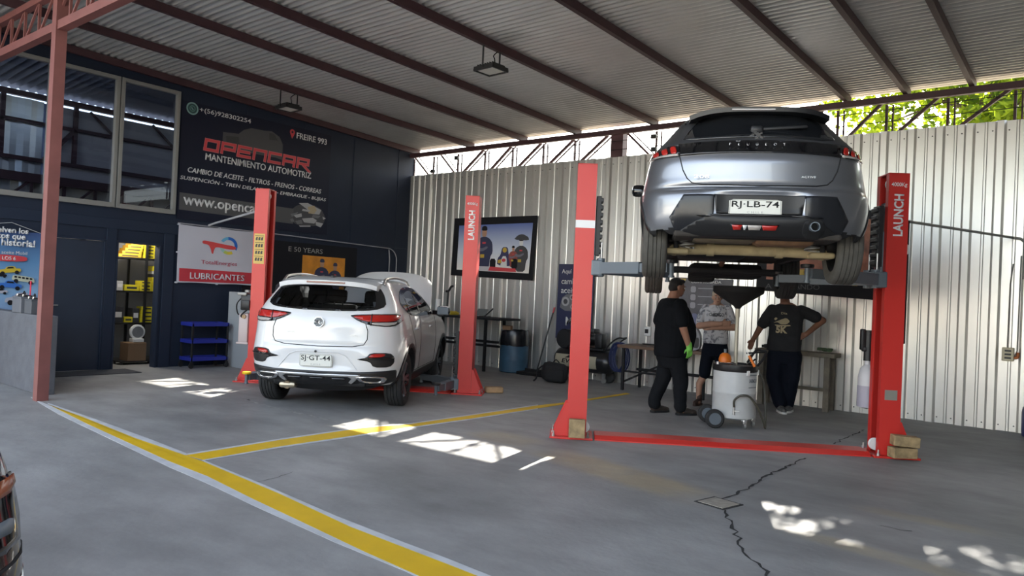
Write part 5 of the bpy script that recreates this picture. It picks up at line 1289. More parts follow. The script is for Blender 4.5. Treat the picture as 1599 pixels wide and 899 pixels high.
flat('parasol_print', chaikin([(-9.02, 2.52), (-8.64, 2.50), (-8.66, 2.57), (-8.80, 2.63), (-8.92, 2.61)], 1), FYW, colm('print_charcoal', (.05, .05, .055)), po2, .016, .017)
driver(FYW, -9.02, 1.98, .42, po2, .0138, colm('print_rust', (.25, .06, .05)), skin)
text('print_title', 'YEARS', FYW, colm('print_gold', (.50, .34, .04)), po2, w=.30, h=.07, x=-10.30, y=2.86, z=.012, depth=.001)
po3 = flat('racing_print', [(-4.20, 1.69), (-2.50, 1.60), (-2.48, 2.86), (-4.20, 2.90)], FYW, pk, None, 0, .012); tag(po3, 'black bordered racing print on the metal wall behind the lifted hatchback', 'poster')
flat('warm_field', [(-4.05, 1.86), (-2.62, 1.80), (-2.60, 2.74), (-4.05, 2.76)], FYW, mat('print_warm', (.30, .10, .05), .5, noise=.6, nscale=6), po3, .012, .013)
for cx, cz, m_ in ((-3.52, 1.95, 'print_gold'), (-3.40, 1.98, 'print_red'), (-2.78, 1.86, 'print_gold'), (-2.66, 1.88, 'print_red'), (-3.05, 1.88, 'print_skin')): flat('print_patch', ell(cx, cz, .10, .07, 10), FYW, bpy.data.materials[m_], po3, .013, .014)
for s_, x_, w_ in (('A', -4.06, .10), ('ANDO', -3.62, .36)): text('print_title', s_, FYW, colm('title_dark', (.05, .05, .055)), po3, w=w_, h=.075, x=x_, y=1.72, z=.012, depth=.001)

# --- navy roll-up banner on the metal wall
rb = flat('oil_change_banner', [(-7.93, .69), (-7.16, .69), (-7.14, 2.06), (-7.92, 2.06)], FYW, mat('banner_blue', (.022, .026, .075), .5), None, 0, .01); tag(rb, 'tall navy oil change banner on the metal wall behind the left lift post', 'banner')
for i, s_ in enumerate(('Aqu\u00ed', 'cambia', 'aceite')): text('banner_lettering', s_, FYW, pw, rb, h=.105, x=-7.85, y=1.86-.17*i, z=.01, depth=.001, bold=.01)
text('banner_lettering', 'Mobil', FYW, pw, rb, h=.16, x=-7.72, y=.93, z=.01, depth=.001, bold=.015)
eo = flat('engine_print', chaikin([(-7.88, 1.20), (-7.20, 1.20), (-7.20, 1.42), (-7.40, 1.52), (-7.80, 1.50)], 1), FYW, eg, rb, .01, .011)
for cx, cz, r_ in ((-7.74, 1.37, .085), (-7.45, 1.36, .07), (-7.60, 1.45, .05), (-7.30, 1.30, .06), (-7.58, 1.28, .05)): flat('engine_pulley', ell(cx, cz, r_, r_, 16), FYW, ew, eo, .011, .012); flat('engine_pulley_core', ell(cx, cz, r_*.55, r_*.55, 12), FYW, ed, eo, .012, .0125)

# --- grey notice behind the mechanics
nb = flat('service_notice', [(-5.60, 1.06), (-4.62, 1.03), (-4.58, 1.84), (-5.58, 1.86)], FYW, mat('notice_grey', (.10, .095, .11), .5, noise=.3, nscale=8), None, 0, .01); tag(nb, 'dark grey service notice with white heading on the metal wall behind the two men', 'poster')
text('notice_heading', 'COMPROBADA', FYW, pw, nb, w=.52, h=.05, x=-5.28, y=1.77, z=.01, depth=.001, bold=.02)
for i in range(3):
    flat('notice_icon', chaikin([(-5.28, 1.62-.13*i), (-5.19, 1.62-.13*i), (-5.19, 1.72-.13*i), (-5.28, 1.72-.13*i)], 1), FYW, colm('notice_pale', (.33, .32, .36)), nb, .01, .011)
    flat('notice_line', [(-5.15, 1.68-.13*i), (-4.75+.06*i, 1.68-.13*i), (-4.75+.06*i, 1.695-.13*i), (-5.15, 1.695-.13*i)], FYW, colm('notice_pale', (.33, .32, .36)), nb, .01, .011)
for cx in (-5.40, -5.20, -4.98, -4.80): flat('notice_picture', chaikin([(cx-.09, 1.10), (cx+.08, 1.10), (cx+.09, 1.24), (cx, 1.29), (cx-.09, 1.24)], 1), FYW, colm('notice_blue', (.16, .17, .30)) if cx < -5.1 else colm('notice_pale', (.33, .32, .36)), nb, .01, .011)
flat('yellow_corner', [(-5.50, 1.84), (-5.36, 1.84), (-5.42, 1.76), (-5.50, 1.79)], FYW, colm('print_gold', (.50, .34, .04)), nb, .01, .011)

# --- blue and white toy car poster by the red post
FXP = frame((WX+.03, 0, 0), (0, 1, 0), (0, 0, 1))
skp = bpy.data.materials.new('toy_poster_blue'); skp.use_nodes = True; nt = skp.node_tree; bs = nt.nodes['Principled BSDF']; tc = nt.nodes.new('ShaderNodeTexCoord'); sp = nt.nodes.new('ShaderNodeSeparateXYZ'); cr = nt.nodes.new('ShaderNodeValToRGB'); mr = nt.nodes.new('ShaderNodeMapRange')
mr.inputs[1].default_value = .5; mr.inputs[2].default_value = 2.05; cr.color_ramp.elements[0].color = (.13, .15, .34, 1); cr.color_ramp.elements[1].color = (.03, .055, .17, 1); e = cr.color_ramp.elements.new(.42); e.color = (.22, .38, .58, 1); e = cr.color_ramp.elements.new(.70); e.color = (.10, .24, .44, 1)
nt.links.new(tc.outputs['Object'], sp.inputs[0]); nt.links.new(sp.outputs[2], mr.inputs[0]); nt.links.new(mr.outputs[0], cr.inputs[0]); nt.links.new(cr.outputs[0], bs.inputs['Base Color'])
tp, _g = wavy('toy_car_poster', skp, FXP, 3.02, 4.10, .52, 2.02, .02, .010, seed=9); tag(tp, 'blue hanging poster of toy cars on the navy wall left of the red post', 'poster')
b = MB(); b.tube([(WX+.04, 3.02, 2.02), (WX+.03, 3.735, 2.14), (WX+.04, 4.10, 2.02)], .004, 5); b.build('hanging_cord', colm('cord_white', (.5, .5, .5)), tp)
D = .044
for s_, (x0, y0), h_ in (('\u00a1Vuelven los', (43, 368), 8), ('autos que', (38.5, 377.5), 8), ('hicieron historia!', (53.5, 386.5), 9)):
    q = onX(x0, y0, WX+.04); text('poster_lettering', s_, FXP, pw, tp, h=.10, x=q.y, y=q.z, z=D, depth=.001, bold=.035, align='RIGHT')
q = onX(41, 396, WX+.04); text('poster_small_print', 'con tu aceite Mobil', FXP, pw, tp, h=.045, x=q.y, y=q.z-.02, z=D, depth=.001, align='RIGHT')
q = onX(31, 402, WX+.04); text('poster_small_print', 'lleva de regalo', FXP, pw, tp, h=.045, x=q.y, y=q.z-.02, z=D, depth=.001, align='RIGHT')
q = onX(41, 404.5, WX+.04); flat('red_pill', chaikin([(q.y-.75, q.z-.045), (q.y, q.z-.045), (q.y, q.z+.045), (q.y-.75, q.z+.045)], 2), FXP, pr, tp, D, D+.002)
text('pill_lettering', '1 DE LOS 6', FXP, pw, tp, h=.05, x=q.y-.14, y=q.z-.025, z=D+.002, depth=.001, bold=.015, align='RIGHT')
text('poster_lettering', 'Mobil', FXP, pw, tp, h=.075, x=onX(7, 494, WX+.04).y, y=onX(7, 496, WX+.04).z, z=D, depth=.001, bold=.01, align='RIGHT')
def toy(cx, cy, w_, body, roof, van=False, sl=0.0):
    q = onX(cx, cy, WX+.04); s = w_*.64
    P = lambda pts: [(q.y+a*s, q.z+c*s+a*s*sl) for a, c in pts]
    t = flat('toy_print', chaikin(P([(-.5, -.08), (.5, -.08), (.5, .06), (.42, .20 if van else .12), (-.45, .20 if van else .12), (-.5, .04)]), 1), FXP, body, tp, D, D+.0015)
    if van:
        for k in range(5): flat('toy_window', P([(-.40+.17*k, .06), (-.28+.17*k, .06), (-.28+.17*k, .15), (-.40+.17*k, .15)]), FXP, pk, t, D+.0015, D+.002)
    else:
        flat('toy_roof', chaikin(P([(-.25, .11), (.30, .11), (.18, .25), (-.12, .25)]), 1), FXP, roof, t, D, D+.0016); flat('toy_window', P([(-.16, .13), (.20, .13), (.13, .21), (-.10, .21)]), FXP, pk, t, D+.0016, D+.002)
    for a in (-.32, .32): flat('toy_wheel', [(q.y+a*s+.10*s*math.cos(t_), q.z-.09*s+a*s*sl+.10*s*math.sin(t_)) for t_ in np.linspace(0, 6.1, 12)], FXP, pk, t, D+.0015, D+.0022)
toy(14, 423, .42, colm('toy_yellow', (.55, .40, .03)), colm('toy_yellow', (.55, .40, .03)), False, .12)
toy(35, 437, .44, colm('toy_cream', (.48, .50, .38)), pw, True, -.12); toy(14, 446, .46, colm('toy_blue', (.03, .14, .48)), colm('toy_blue', (.03, .14, .48)), False, -.06)
toy(30, 467, .58, colm('toy_silver', (.38, .38, .44)), colm('toy_silver', (.38, .38, .44)), False, .14); toy(-2, 456, .30, colm('toy_silver', (.38, .38, .44)), pk, False, .1); toy(-1, 430, .25, pk, pk)

# ================================================================== FURNITURE AND TOOLS
# --- storeroom rack and its boxes
RX = -13.15
rack = empty('shelf_rack', (RX, 6.05, 0), 0, 'dark steel shelving rack in the storeroom seen through the doorway', 'shelf')
for z in (.58, .68, 1.22, 1.79):
    if z == .58: continue
    b = MB(); b.box((0, .1, z-.015), (.42, 1.30, .03), None, .003); b.build('shelf', M['black'], rack)
for x in (-.2, .2):
    for y in (-.55, 0.02 if x > 0 else -.1, .74): b = MB(); b.box((x, y, 1.05), (.035, .035, 2.1)); b.build('upright', M['black'], rack)
by = mat('yellow_carton', (.62, .52, .02), .55); bo = mat('ochre_carton', (.60, .36, .03), .55); bk = mat('dark_carton', (.03, .03, .035), .6); bw_ = mat('white_carton', (.45, .45, .45), .6); bd_ = mat('brown_carton', (.22, .13, .07), .8)
cnt = 0
ORD = ('bottom', 'second from the bottom', 'third from the bottom', 'fourth from the bottom', 'topmost')
def carton(y, z, w, h, d, m, lab, grp, col):
    b = MB(); b.box((0, 0, h/2), (d, w, h), None, .003); o = b.build('carton', m); o.location = (RX+.06, y, z+.001)
    b = MB(); b.box((d/2+.0005, 0, h*.5), (.001, w*.7, h*.35)); b.build('carton_label', bk if col == 'yellow' else pw, o); 
    tag(o, lab, 'box', grp)
zz = 1.79
for k in range(5):
    n_ = 5-k
    carton(5.80+.03*k, zz+.052*k, .36-.035*k if k else .38, .05, .22, bo, 'ochre carton, %s of the stepped pile on the top storeroom shelf' % ORD[k], 'ochre cartons on the top shelf', 'yellow')
for yy in (6.13, 6.35):
    for k in range(3 if yy > 6.2 else 4): carton(yy, zz+.057*k, .19, .055, .20, by, 'yellow carton, %s of the %s stack on the top storeroom shelf' % (ORD[k], 'right' if yy > 6.2 else 'middle'), 'yellow cartons on the top shelf, %s stack' % ('right' if yy > 6.2 else 'middle'), 'yellow')
zz = 1.22
carton(5.66, zz, .10, .16, .2, bw_, 'narrow pale carton at the left end of the second shelf', None, 'white'); carton(5.86, zz, .24, .10, .2, by, 'single low yellow carton left of the upright on the second shelf', None, 'yellow')
for k in range(3): carton(6.10, zz+.06*k, .20, .057, .2, by, 'yellow carton, %s of the low left stack on the second shelf' % ORD[k], 'yellow cartons on the second shelf, low stack', 'yellow')
for k in range(4): carton(6.32, zz+.062*k, .21, .06, .2, by, 'yellow carton, %s of the tall stack on the second shelf' % ORD[k], 'yellow cartons on the second shelf, tall stack', 'yellow')
carton(6.30, zz+.25, .18, .05, .2, bk, 'dark flat carton on the tall yellow stack', None, 'white'); carton(6.29, zz+.302, .17, .05, .2, bw_, 'white flat carton under the topmost yellow carton', None, 'white'); carton(6.28, zz+.354, .14, .09, .2, by, 'yellow carton topmost on the tall second shelf stack', None, 'yellow')
zz = .68
carton(5.66, zz, .16, .26, .2, bk, 'tall dark carton at the left end of the third shelf', None, 'white'); carton(5.83, zz, .14, .09, .2, by, 'small yellow carton left of the upright on the third shelf', None, 'yellow'); carton(5.95, zz, .11, .24, .2, bk, 'upright black carton by the rack post on the third shelf', None, 'white')
for k in range(4): carton(6.14, zz+.068*k, .22-.01*k, .066, .2, by, 'yellow carton, %s of the stack on the third shelf' % ORD[k], 'yellow cartons on the third shelf', 'yellow')
for k in range(3): carton(6.32+.075*k, zz, .06, .06, .12, bw_, 'little white carton, %s of three at the right end of the third shelf' % ('leftmost', 'middle one', 'rightmost')[k], 'little white cartons', 'white')
b = MB(); b.box((0, 0, .15), (.30, .30, .30), None, .004); o = b.build('carton', bd_); o.location = (-12.74, 5.82, .06); tag(o, 'brown cardboard box low in the doorway under the round scale', 'box')
b = MB(); b.box((0, 0, .01), (.30, .62, .02)); 
for x in (-.12, .12):
    for y in (-.28, .28): b.box((x, y, -.02), (.03, .03, .04))
o = b.build('low_board', M['black']); o.location = (-12.74, 5.86, .04); tag(o, 'low black board holding the brown box in the storeroom', 'board')
sc = empty('round_scale', (-12.72, 5.86, .365), 0, 'white round dial scale on the brown box in the storeroom', 'scale')
b = MB(); b.box((0, 0, .03), (.16, .18, .06), None, .01); b.build('scale_foot', M['white_plastic'], sc)
b = MB(); b.lathe([(.12, -.03), (.125, -.02), (.125, .02), (.11, .03)], 28, Matrix.Translation((0, 0, .17)) @ Matrix.Rotation(math.radians(90), 4, 'Y')); b.build('dial', M['white_plastic'], sc, 40)
b = MB(); b.lathe([(.095, .031), (.095, .034)], 28, Matrix.Translation((0, 0, .17)) @ Matrix.Rotation(math.radians(90), 4, 'Y')); b.lathe([(.012, .034), (.012, .038)], 10, Matrix.Translation((0, 0, .17)) @ Matrix.Rotation(math.radians(90), 4, 'Y')); b.box((.037, .0, .20), (.002, .008, .07)); b.build('dial_face', pg, sc)

# --- blue three-tier trolley
tr = empty('tool_trolley', (-11.78, 6.55, 0), 0, 'blue three-tier tool trolley with black posts against the navy wall', 'trolley')
blue = mat('tray_blue', (.02, .03, .26), .4)
for z in (.13, .42, .70):
    b = MB(); b.box((0, 0, z), (.36, .64, .012)); 
    for x in (-.18, .18): b.box((x, 0, z+.025), (.012, .66, .06), None, .004)
    for y in (-.325, .325): b.box((0, y, z+.025), (.36, .012, .06), None, .004)
    t_ = b.build('tray', blue, tr)
for x in (-.17, .17):
    for y in (-.31, .31):
        b = MB(); b.box((x, y, .42), (.032, .032, .64), None, .004); b.build('post', M['black'], tr)
        b = MB(); b.cyl((x-.012, y, .045), (x+.012, y, .045), .042, n=16); b.box((x, y, .085), (.03, .05, .03)); b.build('castor', M['black'], tr, 40)

# --- grey filing cabinet
fc = empty('filing_cabinet', (-11.48, 7.22, 0), 0, 'grey steel four-drawer filing cabinet behind the SUV lift post', 'cabinet')
b = MB(); b.box((0, 0, .64), (.66, .50, 1.28), None, .004); b.build('cabinet_body', mat('cabinet_grey', (.34, .36, .37), .5), fc)
for k in range(4):
    b = MB(); b.box((.338, 0, .17+.305*k), (.02, .46, .29), None, .004); d_ = b.build('drawer', mat('drawer_shade_grey', (.17, .16, .15), .5) if k == 0 else bpy.data.materials['drawer_shade_grey'], fc)  # shade put into the colour: drawer fronts darker than the lit side
    b = MB(); b.box((.352, -.12, .27+.305*k), (.014, .10, .02), None, .003); b.build('drawer_handle', M['black'], d_)

# --- bench by the SUV's nose, with its small things
def bench(name, x0, x1, y0, y1, zt_, m, label, legs, thick=.04, rails=(), lw=.045, legm=None):
    r = empty(name, ((x0+x1)/2, (y0+y1)/2, 0), 0, label, 'bench'); ox, oy = (x0+x1)/2, (y0+y1)/2
    b = MB(); b.box((0, 0, zt_-thick/2), (x1-x0, y1-y0, thick), None, .004); b.build('bench_top', m, r)
    for x in legs:
        for y in (y0+.05, y1-.05): b = MB(); b.box((x-ox, y-oy, (zt_-thick)/2), (lw, lw, zt_-thick)); b.build('leg', legm or M['matt_black'], r)
    for (z, y) in rails: b = MB(); b.box((0, y-oy, z), (x1-x0-.1, .03, .045)); b.build('rail', legm or M['matt_black'], r)
    return r
bench('work_bench', -10.75, -8.62, 10.46, 11.10, 1.0, M['matt_black'], 'tall narrow black bench against the metal wall behind the SUV', (-10.6, -8.98), rails=((.56, 10.53), (.44, 11.02)))
b = MB(); b.box((0, 0, .03), (.30, .26, .055), None, .015); b.box((0, 0, .065), (.24, .20, .02), None, .008); o = b.build('yellow_case', mat('case_yellow', (.60, .44, .03), .5), None, 40); o.location = (-10.12, 10.72, 1.0); tag(o, 'flat yellow case on the tall black bench', 'case')
b = MB(); b.lathe([(.055, 0), (.055, .29), (.02, .29), (.02, 0)], 20); o = b.build('paper_roll', M['white_print'], None, 40); o.location = (-10.52, 10.8, 1.001); tag(o, 'standing white paper roll on the tall black bench', 'paper roll')
g_ = empty('tyre_inflator', (-10.44, 10.98, 1.001), 0, 'black hand tool standing behind the white paper roll', 'tool')
b = MB(); b.cyl((0, 0, 0), (0, 0, .03), .05, n=14); b.cyl((0, 0, .03), (.02, 0, .45), .018, .022, 10); b.build('tool_stem', M['black'], g_, 40); b = MB(); b.tube(smooth_path([(-.04, 0, .46), (.03, 0, .47), (.09, 0, .55), (.14, 0, .57)]), .024, 8); b.build('tool_head', M['black'], g_, 60)
tb_ = empty('tablet_stand', (-9.30, 10.75, 1.0), 0, 'small grey tablet leaning on the tall black bench', 'tablet')
b = MB(); b.box((0, 0, .09), (.26, .015, .16), Matrix.Rotation(-.7, 3, 'X'), .004); b.build('tablet_screen', mat('dull_screen', (.16, .17, .17), .3), tb_); b = MB(); b.bar((.02, .05, .0), (.24, .05, .17), .018); b.box((.04, .05, .008), (.2, .12, .016), None, .004); b.build('tablet_prop', M['black'], tb_)

# --- blue barrel with a black liner
br = empty('waste_barrel', (-8.66, 10.99, 0), 0, 'blue plastic waste barrel with black liner at the metal wall', 'barrel')
b = MB(); b.lathe([(.24, 0), (.265, .02), (.272, .10), (.272, .22), (.278, .24), (.272, .26), (.272, .50), (.27, .60)], 32); b.build('barrel_body', mat('faded_blue_plastic', (.045, .11, .18), .5, noise=.2, nscale=6), br, 40)
rnd = random.Random(2); vs = []; fs = []; n = 36
for i, (r_, z) in enumerate(((.280, .50), (.284, .56), (.280, .68), (.272, .76), (.262, .785), (.24, .76), (.23, .60))):
    for j in range(n): q = 2*math.pi*j/n; rr_ = r_+rnd.uniform(-.004, .006); vs.append((rr_*math.cos(q), rr_*math.sin(q), z+rnd.uniform(-.012, .012)*(1 if i in (0, 4) else .4)))
for i in range(6):
    for j in range(n): fs.append((i*n+j, i*n+(j+1) % n, (i+1)*n+(j+1) % n, (i+1)*n+j))
b = MB(); b.add(vs, fs); b.add([(0, 0, .62)]+[(.23*math.cos(2*math.pi*j/n), .23*math.sin(2*math.pi*j/n), .62) for j in range(n)], [(0, 1+j, 1+(j+1) % n) for j in range(n)]); b.build('bin_liner', mat('bin_liner', (.012, .013, .016), .25), br, 50)
b = MB(); b.box((0, 0, .04), (.16, .12, .08), None, .004); o = b.build('cardboard_scrap', bd_); o.location = (-8.72, 10.84, .790); o.rotation_euler = (0, 0, .3); tag(o, 'brown cardboard scrap sticking out of the blue barrel', 'cardboard')

# --- broom, dustpan tray, backpack
bs_ = empty('broom', (-8.20, 11.10, 0), 0, 'dark broom leaning on the metal wall right of the blue barrel', 'broom')
b = MB(); b.cyl((0, 0, .02), (.20, .17, 1.15), .013, n=8); b.build('broom_stick', M['black'], bs_, 40); b = MB(); b.cyl((.20, .17, 1.15), (.217, .185, 1.25), .015, n=8); b.build('broom_grip', pr, bs_, 40); b = MB(); b.box((-.06, -.02, .04), (.26, .06, .08), None, .012); b.build('broom_head', M['matt_black'], bs_)
b = MB(); b.box((0, 0, .03), (.60, .28, .06), None, .012); b.box((0, .13, .05), (.60, .02, .10), None, .006); o = b.build('black_tray', M['matt_black']); o.location = (-8.08, 10.86, 0); tag(o, 'flat black tray on the floor between barrel and backpack', 'tray')
bg = empty('backpack', (-7.22, 10.30, 0), math.radians(20), 'black backpack slumped on the floor before the compressor', 'backpack')
b = MB(); b.box((0, 0, .17), (.46, .24, .33), Matrix.Rotation(.12, 3, 'Y'), .10); b.box((.02, -.10, .13), (.34, .12, .22), None, .055); b.build('bag_body', mat('bag_cloth', (.014, .014, .015), .85, bump=.2, bscale=60), bg, 60)
b = MB(); b.tube(smooth_path([(-.20, .02, .28), (-.28, -.05, .20), (-.30, -.08, .06), (-.34, -.10, .01)]), .014, 6); b.build('strap', M['matt_black'], bg, 60); b = MB(); b.tube(smooth_path([(-.05, .05, .33), (0, .05, .38), (.06, .05, .33)]), .010, 6); b.build('carry_loop', M['matt_black'], bg, 60)

# --- compressor
cp = empty('air_compressor', (-7.06, 10.98, 0), 0, 'black wheeled air compressor beside the black backpack', 'compressor')
RZ = Matrix.Rotation(math.radians(90), 4, 'Y')
b = MB(); b.lathe([(.02, -.58), (.14, -.57), (.19, -.52), (.20, -.45), (.20, .45), (.19, .52), (.14, .57), (.02, .58)], 28, Matrix.Translation((0, 0, .36)) @ RZ); b.build('tank', mat('compressor_black', (.012, .012, .013), .3), cp, 40)
b = MB(); b.box((.02, 0, .575), (.80, .26, .03), None, .006); b.build('deck', M['black'], cp)
b = MB(); b.box((-.14, 0, .72), (.30, .24, .26), None, .03); b.cyl((.08, -.13, .72), (.08, .13, .72), .10, n=18); b.box((-.12, 0, .86), (.52, .24, .05), None, .02); b.box((.30, 0, .72), (.14, .18, .24), None, .02); b.box((.12, 0, .88), (.20, .20, .08), None, .02); b.build('pump', M['black'], cp, 40)
b = MB()
for k in range(4): b.box((-.32, 0, .64+.05*k), (.10, .22, .015))
b.build('cooling_fins', M['black'], cp)
b = MB(); b.lathe([(.022, -.02), (.06, -.02), (.05, .02), (.0, .02)], 14, Matrix.Translation((.08, -.15, .74)) @ Matrix.Rotation(math.radians(90), 4, 'X')); b.box((.08, -.14, .66), (.13, .02, .14), None, .02); b.build('pump_cover', M['alu'], cp, 40)
Fc = frame((0, -.206, .36), (1, 0, 0), (0, 0, 1))
lb = MB(); vs = []; fs = []
for j in range(8):
    q = -.62+1.1*j/7; vs += [(-.50, -.2035*math.cos(q), .36+.2035*math.sin(q)), (.34, -.2035*math.cos(q), .36+.2035*math.sin(q))]
for j in range(7): fs.append((2*j, 2*j+1, 2*j+3, 2*j+2))
lb.add(vs, fs); lab = lb.build('tank_label', mat('label_beige', (.36, .33, .24), .5), cp)
text('label_lettering', 'EVEREST', Fc, pk, lab, w=.58, h=.075, x=-.36, y=-.055, z=0, depth=.002, shear=.2, bold=.02)
flat('label_peak', [(-.30, .035), (-.20, .085), (-.12, .05), (-.04, .075), (.06, .03), (-.10, .04)], Fc, pk, lab, 0, .002)
for x in (-.42, .42):
    b = MB(); b.lathe([(.05, -.03), (.11, -.035), (.12, -.02), (.12, .02), (.11, .035), (.05, .03)], 20, Matrix.Translation((x, -.20 if x < 0 else .12, .12)) @ Matrix.Rotation(math.radians(90), 4, 'X')); b.build('wheel', M['rubber'], cp, 40)
b = MB(); b.bar((.42, -.05, .20), (.42, -.05, .08), .04); b.lathe([(.0, -.015), (.045, -.015), (.045, .015), (.0, .015)], 16, Matrix.Translation((.42, -.05, .05)) @ Matrix.Rotation(math.radians(90), 4, 'X')); b.build('castor', M['steel'], cp, 40)
b = MB(); b.tube(smooth_path([(.46, -.14, .56), (.60, -.14, .72), (.72, -.14, .80), (.74, 0, .80), (.72, .14, .80), (.60, .14, .72), (.46, .14, .56)]), .014, 8); b.build('push_handle', M['black'], cp, 60)
b = MB(); b.lathe([(.15, -.02), (.17, 0), (.15, .02)], 24, Matrix.Translation((-.36, -.15, .72)) @ Matrix.Rotation(math.radians(90), 4, 'X')); b.build('belt_guard', M['matt_black'], cp, 40)
# blue air hose coiled on the handle
b = MB(); P = []
for t in np.linspace(0, 2*math.pi*5, 120): P.append((-6.34+.14*math.sin(t)+.004*t, 10.80+.012*math.cos(t*.7), .49+.24*math.cos(t)))
b.tube(P, .012, 6); tag(b.build('air_hose', mat('hose_blue', (.02, .03, .10), .45), None, 60), 'dark blue air hose coiled at the right end of the compressor', 'hose')

# --- brown bench right of the compressor, silver canister on it
r = bench('work_bench', -6.13, -4.55, 10.46, 11.12, .725, mat('brown_board_top', (.13, .075, .045), .6, noise=.2, nscale=6), 'brown topped work bench behind the two men', (-6.03, -4.65), .05, rails=((.30, 11.05),), lw=.04)
b = MB(); b.bar((.79-1.50, -.25, .12), (.1, .25, .60), .03); b.bar((-.70, -.25, .30), (.1, -.25, .30), .03); b.build('brace', M['matt_black'], r)
b = MB(); b.tube(smooth_path([(-5.86, 10.95, .733), (-5.70, 10.95, .74), (-5.55, 11.15, .80), (-5.50, 11.27, .96)]), .008, 6); b.box((-5.82, 10.95, .737), (.22, .06, .02), None, .006); tag(b.build('power_lead', M['black'], None, 50), 'black power lead from the wall socket to the brown bench', 'cord')
cn = empty('oil_canister', (-4.93, 10.62, .725), math.radians(15), 'silver grey plastic canister with moulded handle on the brown bench', 'canister')
F_ = frame((-.15, .09, 0), (1, 0, 0), (0, 0, 1)); b = MB()
outer = chaikin([(0, 0), (.30, 0), (.30, .22), (.25, .33), (.14, .36), (.04, .33), (0, .24)], 2)
b.prism(outer, F_, 0, .18); b.build('canister_body', mat('silver_plastic', (.27, .27, .29), .4), cn, 40)
b = MB(); b.prism(chaikin([(.06, .24), (.24, .24), (.22, .30), (.14, .325), (.08, .30)], 1), F_, .181, .186); b.prism(chaikin([(.20, .04), (.285, .04), (.285, .20), (.23, .20)], 1), F_, .181, .184); b.build('handle_recess', M['black'], cn)
b = MB(); b.cyl((-.03, 0, .355), (-.03, 0, .395), .03, n=14); b.build('canister_cap', M['black'], cn, 40)

# --- sockets and conduit on the metal wall
wsx = empty('wall_socket', tuple(onY(1012, 517, WY-.04)), 0, 'small white wall socket above the brown bench', 'socket')
b = MB(); b.box((0, 0, 0), (.12, .06, .16), None, .012); b.build('socket_box', M['white_plastic'], wsx); b = MB(); b.box((-.01, -.034, .0), (.06, .02, .07), None, .006); b.build('plug', M['black'], wsx); b = MB(); b.box((0, .01, 1.0), (.02, .02, 1.85)); b.build('socket_conduit', M['alu'], wsx)
q = onY(1574, 553, WY-.04); wsy = empty('wall_socket', tuple(q), 0, 'cream three-gang wall socket with conduit at the right end of the metal wall', 'socket')
b = MB(); b.box((0, 0, 0), (.13, .055, .17), None, .010); b.build('socket_box', mat('cream_plastic', (.58, .52, .36), .45), wsy)
for k in (-1, 0, 1): b = MB(); b.box((0, -.029, .045*k), (.07, .006, .022), None, .002); b.build('socket_slot', M['black'], wsy)
b = MB(); b.tube([(-.01, .0, .08), (-.005, .0, .9), (.02, .0, 1.15)], .008, 6); b.tube([(.07, 0, -.02), (.095, 0, .05), (.10, 0, 1.25)], .008, 6); b.build('socket_lead', M['alu'], wsy, 60)
b = MB(); b.tube(smooth_path([(.065, 0, -.04), (.10, 0, -.03), (.105, 0, .03)]), .018, 8); b.build('conduit_elbow', mat('orange_conduit', (.50, .14, .03), .5), wsy, 60)
a = T2 @ Vector((1.69, .06, 2.38)); w1 = Vector((-.93, WY-.05, 2.455)); w2 = Vector((-.80, WY-.05, 2.28))
b = MB(); b.tube([a, a.lerp(w1, .5), w1]+[w1.lerp(w2, t)+Vector((.05*math.sin(t*math.pi), 0, .05*math.sin(t*math.pi))) for t in (.3, .6, 1.0)]+[w2-Vector((0, 0, .35))], .016, 8)
tag(b.build('feed_pipe', M['alu'], None, 60), 'grey pipe from the right lift post to the metal wall, bent down at its end', 'pipe')

# --- bench behind the third man, loose things on it
r = bench('work_bench', -4.05, -2.92, 10.92, 11.27, .82, mat('weathered_bench', (.16, .14, .11), .8, noise=.3, nscale=9), 'weathered narrow wooden bench behind the man in the dark grey shirt', (-3.95, -3.02), .06, rails=((.30, 11.0),), lw=.075, legm=bpy.data.materials['weathered_bench'])
rnd = random.Random(12)
b = MB()
for k in range(14): b.box((-3.72+rnd.uniform(-.25, .18), 11.08+rnd.uniform(-.10, .10), .845+rnd.uniform(0, .03)), (rnd.uniform(.04, .12), rnd.uniform(.02, .05), .04), Matrix.Rotation(rnd.uniform(0, 3), 3, 'Z'), .006)
o = b.build('spare_parts_heap', mat('oily_metal', (.04, .042, .04), .45, .5)); o['kind'] = 'stuff'; tag(o, 'heap of dark small metal parts on the narrow wooden bench', 'parts')
b = MB()
for k in range(10): b.box((-3.05+rnd.uniform(-.10, .08), 11.08+rnd.uniform(-.10, .10), .845+rnd.uniform(0, .03)), (rnd.uniform(.05, .12), rnd.uniform(.02, .05), .03), Matrix.Rotation(rnd.uniform(0, 3), 3, 'Z'), .006)
o = b.build('rag_heap', mat('green_rag', (.07, .11, .06), .9)); o['kind'] = 'stuff'; tag(o, 'crumpled green rag on the right end of the narrow wooden bench', 'rag')

# --- blue drum at the right edge
bd2 = empty('blue_drum', (-.50, 11.00, 0), 0, 'deep blue plastic drum at the right edge by the metal wall', 'drum')
b = MB(); b.lathe([(.22, 0), (.245, .02), (.25, .08), (.25, .30), (.24, .36), (.19, .40), (.05, .41)], 28); b.build('drum_body', mat('deep_blue_plastic', (.015, .03, .15), .35), bd2, 40); b = MB(); b.cyl((.08, 0, .405), (.08, 0, .435), .035, n=14); b.build('drum_cap', M['black'], bd2, 40)

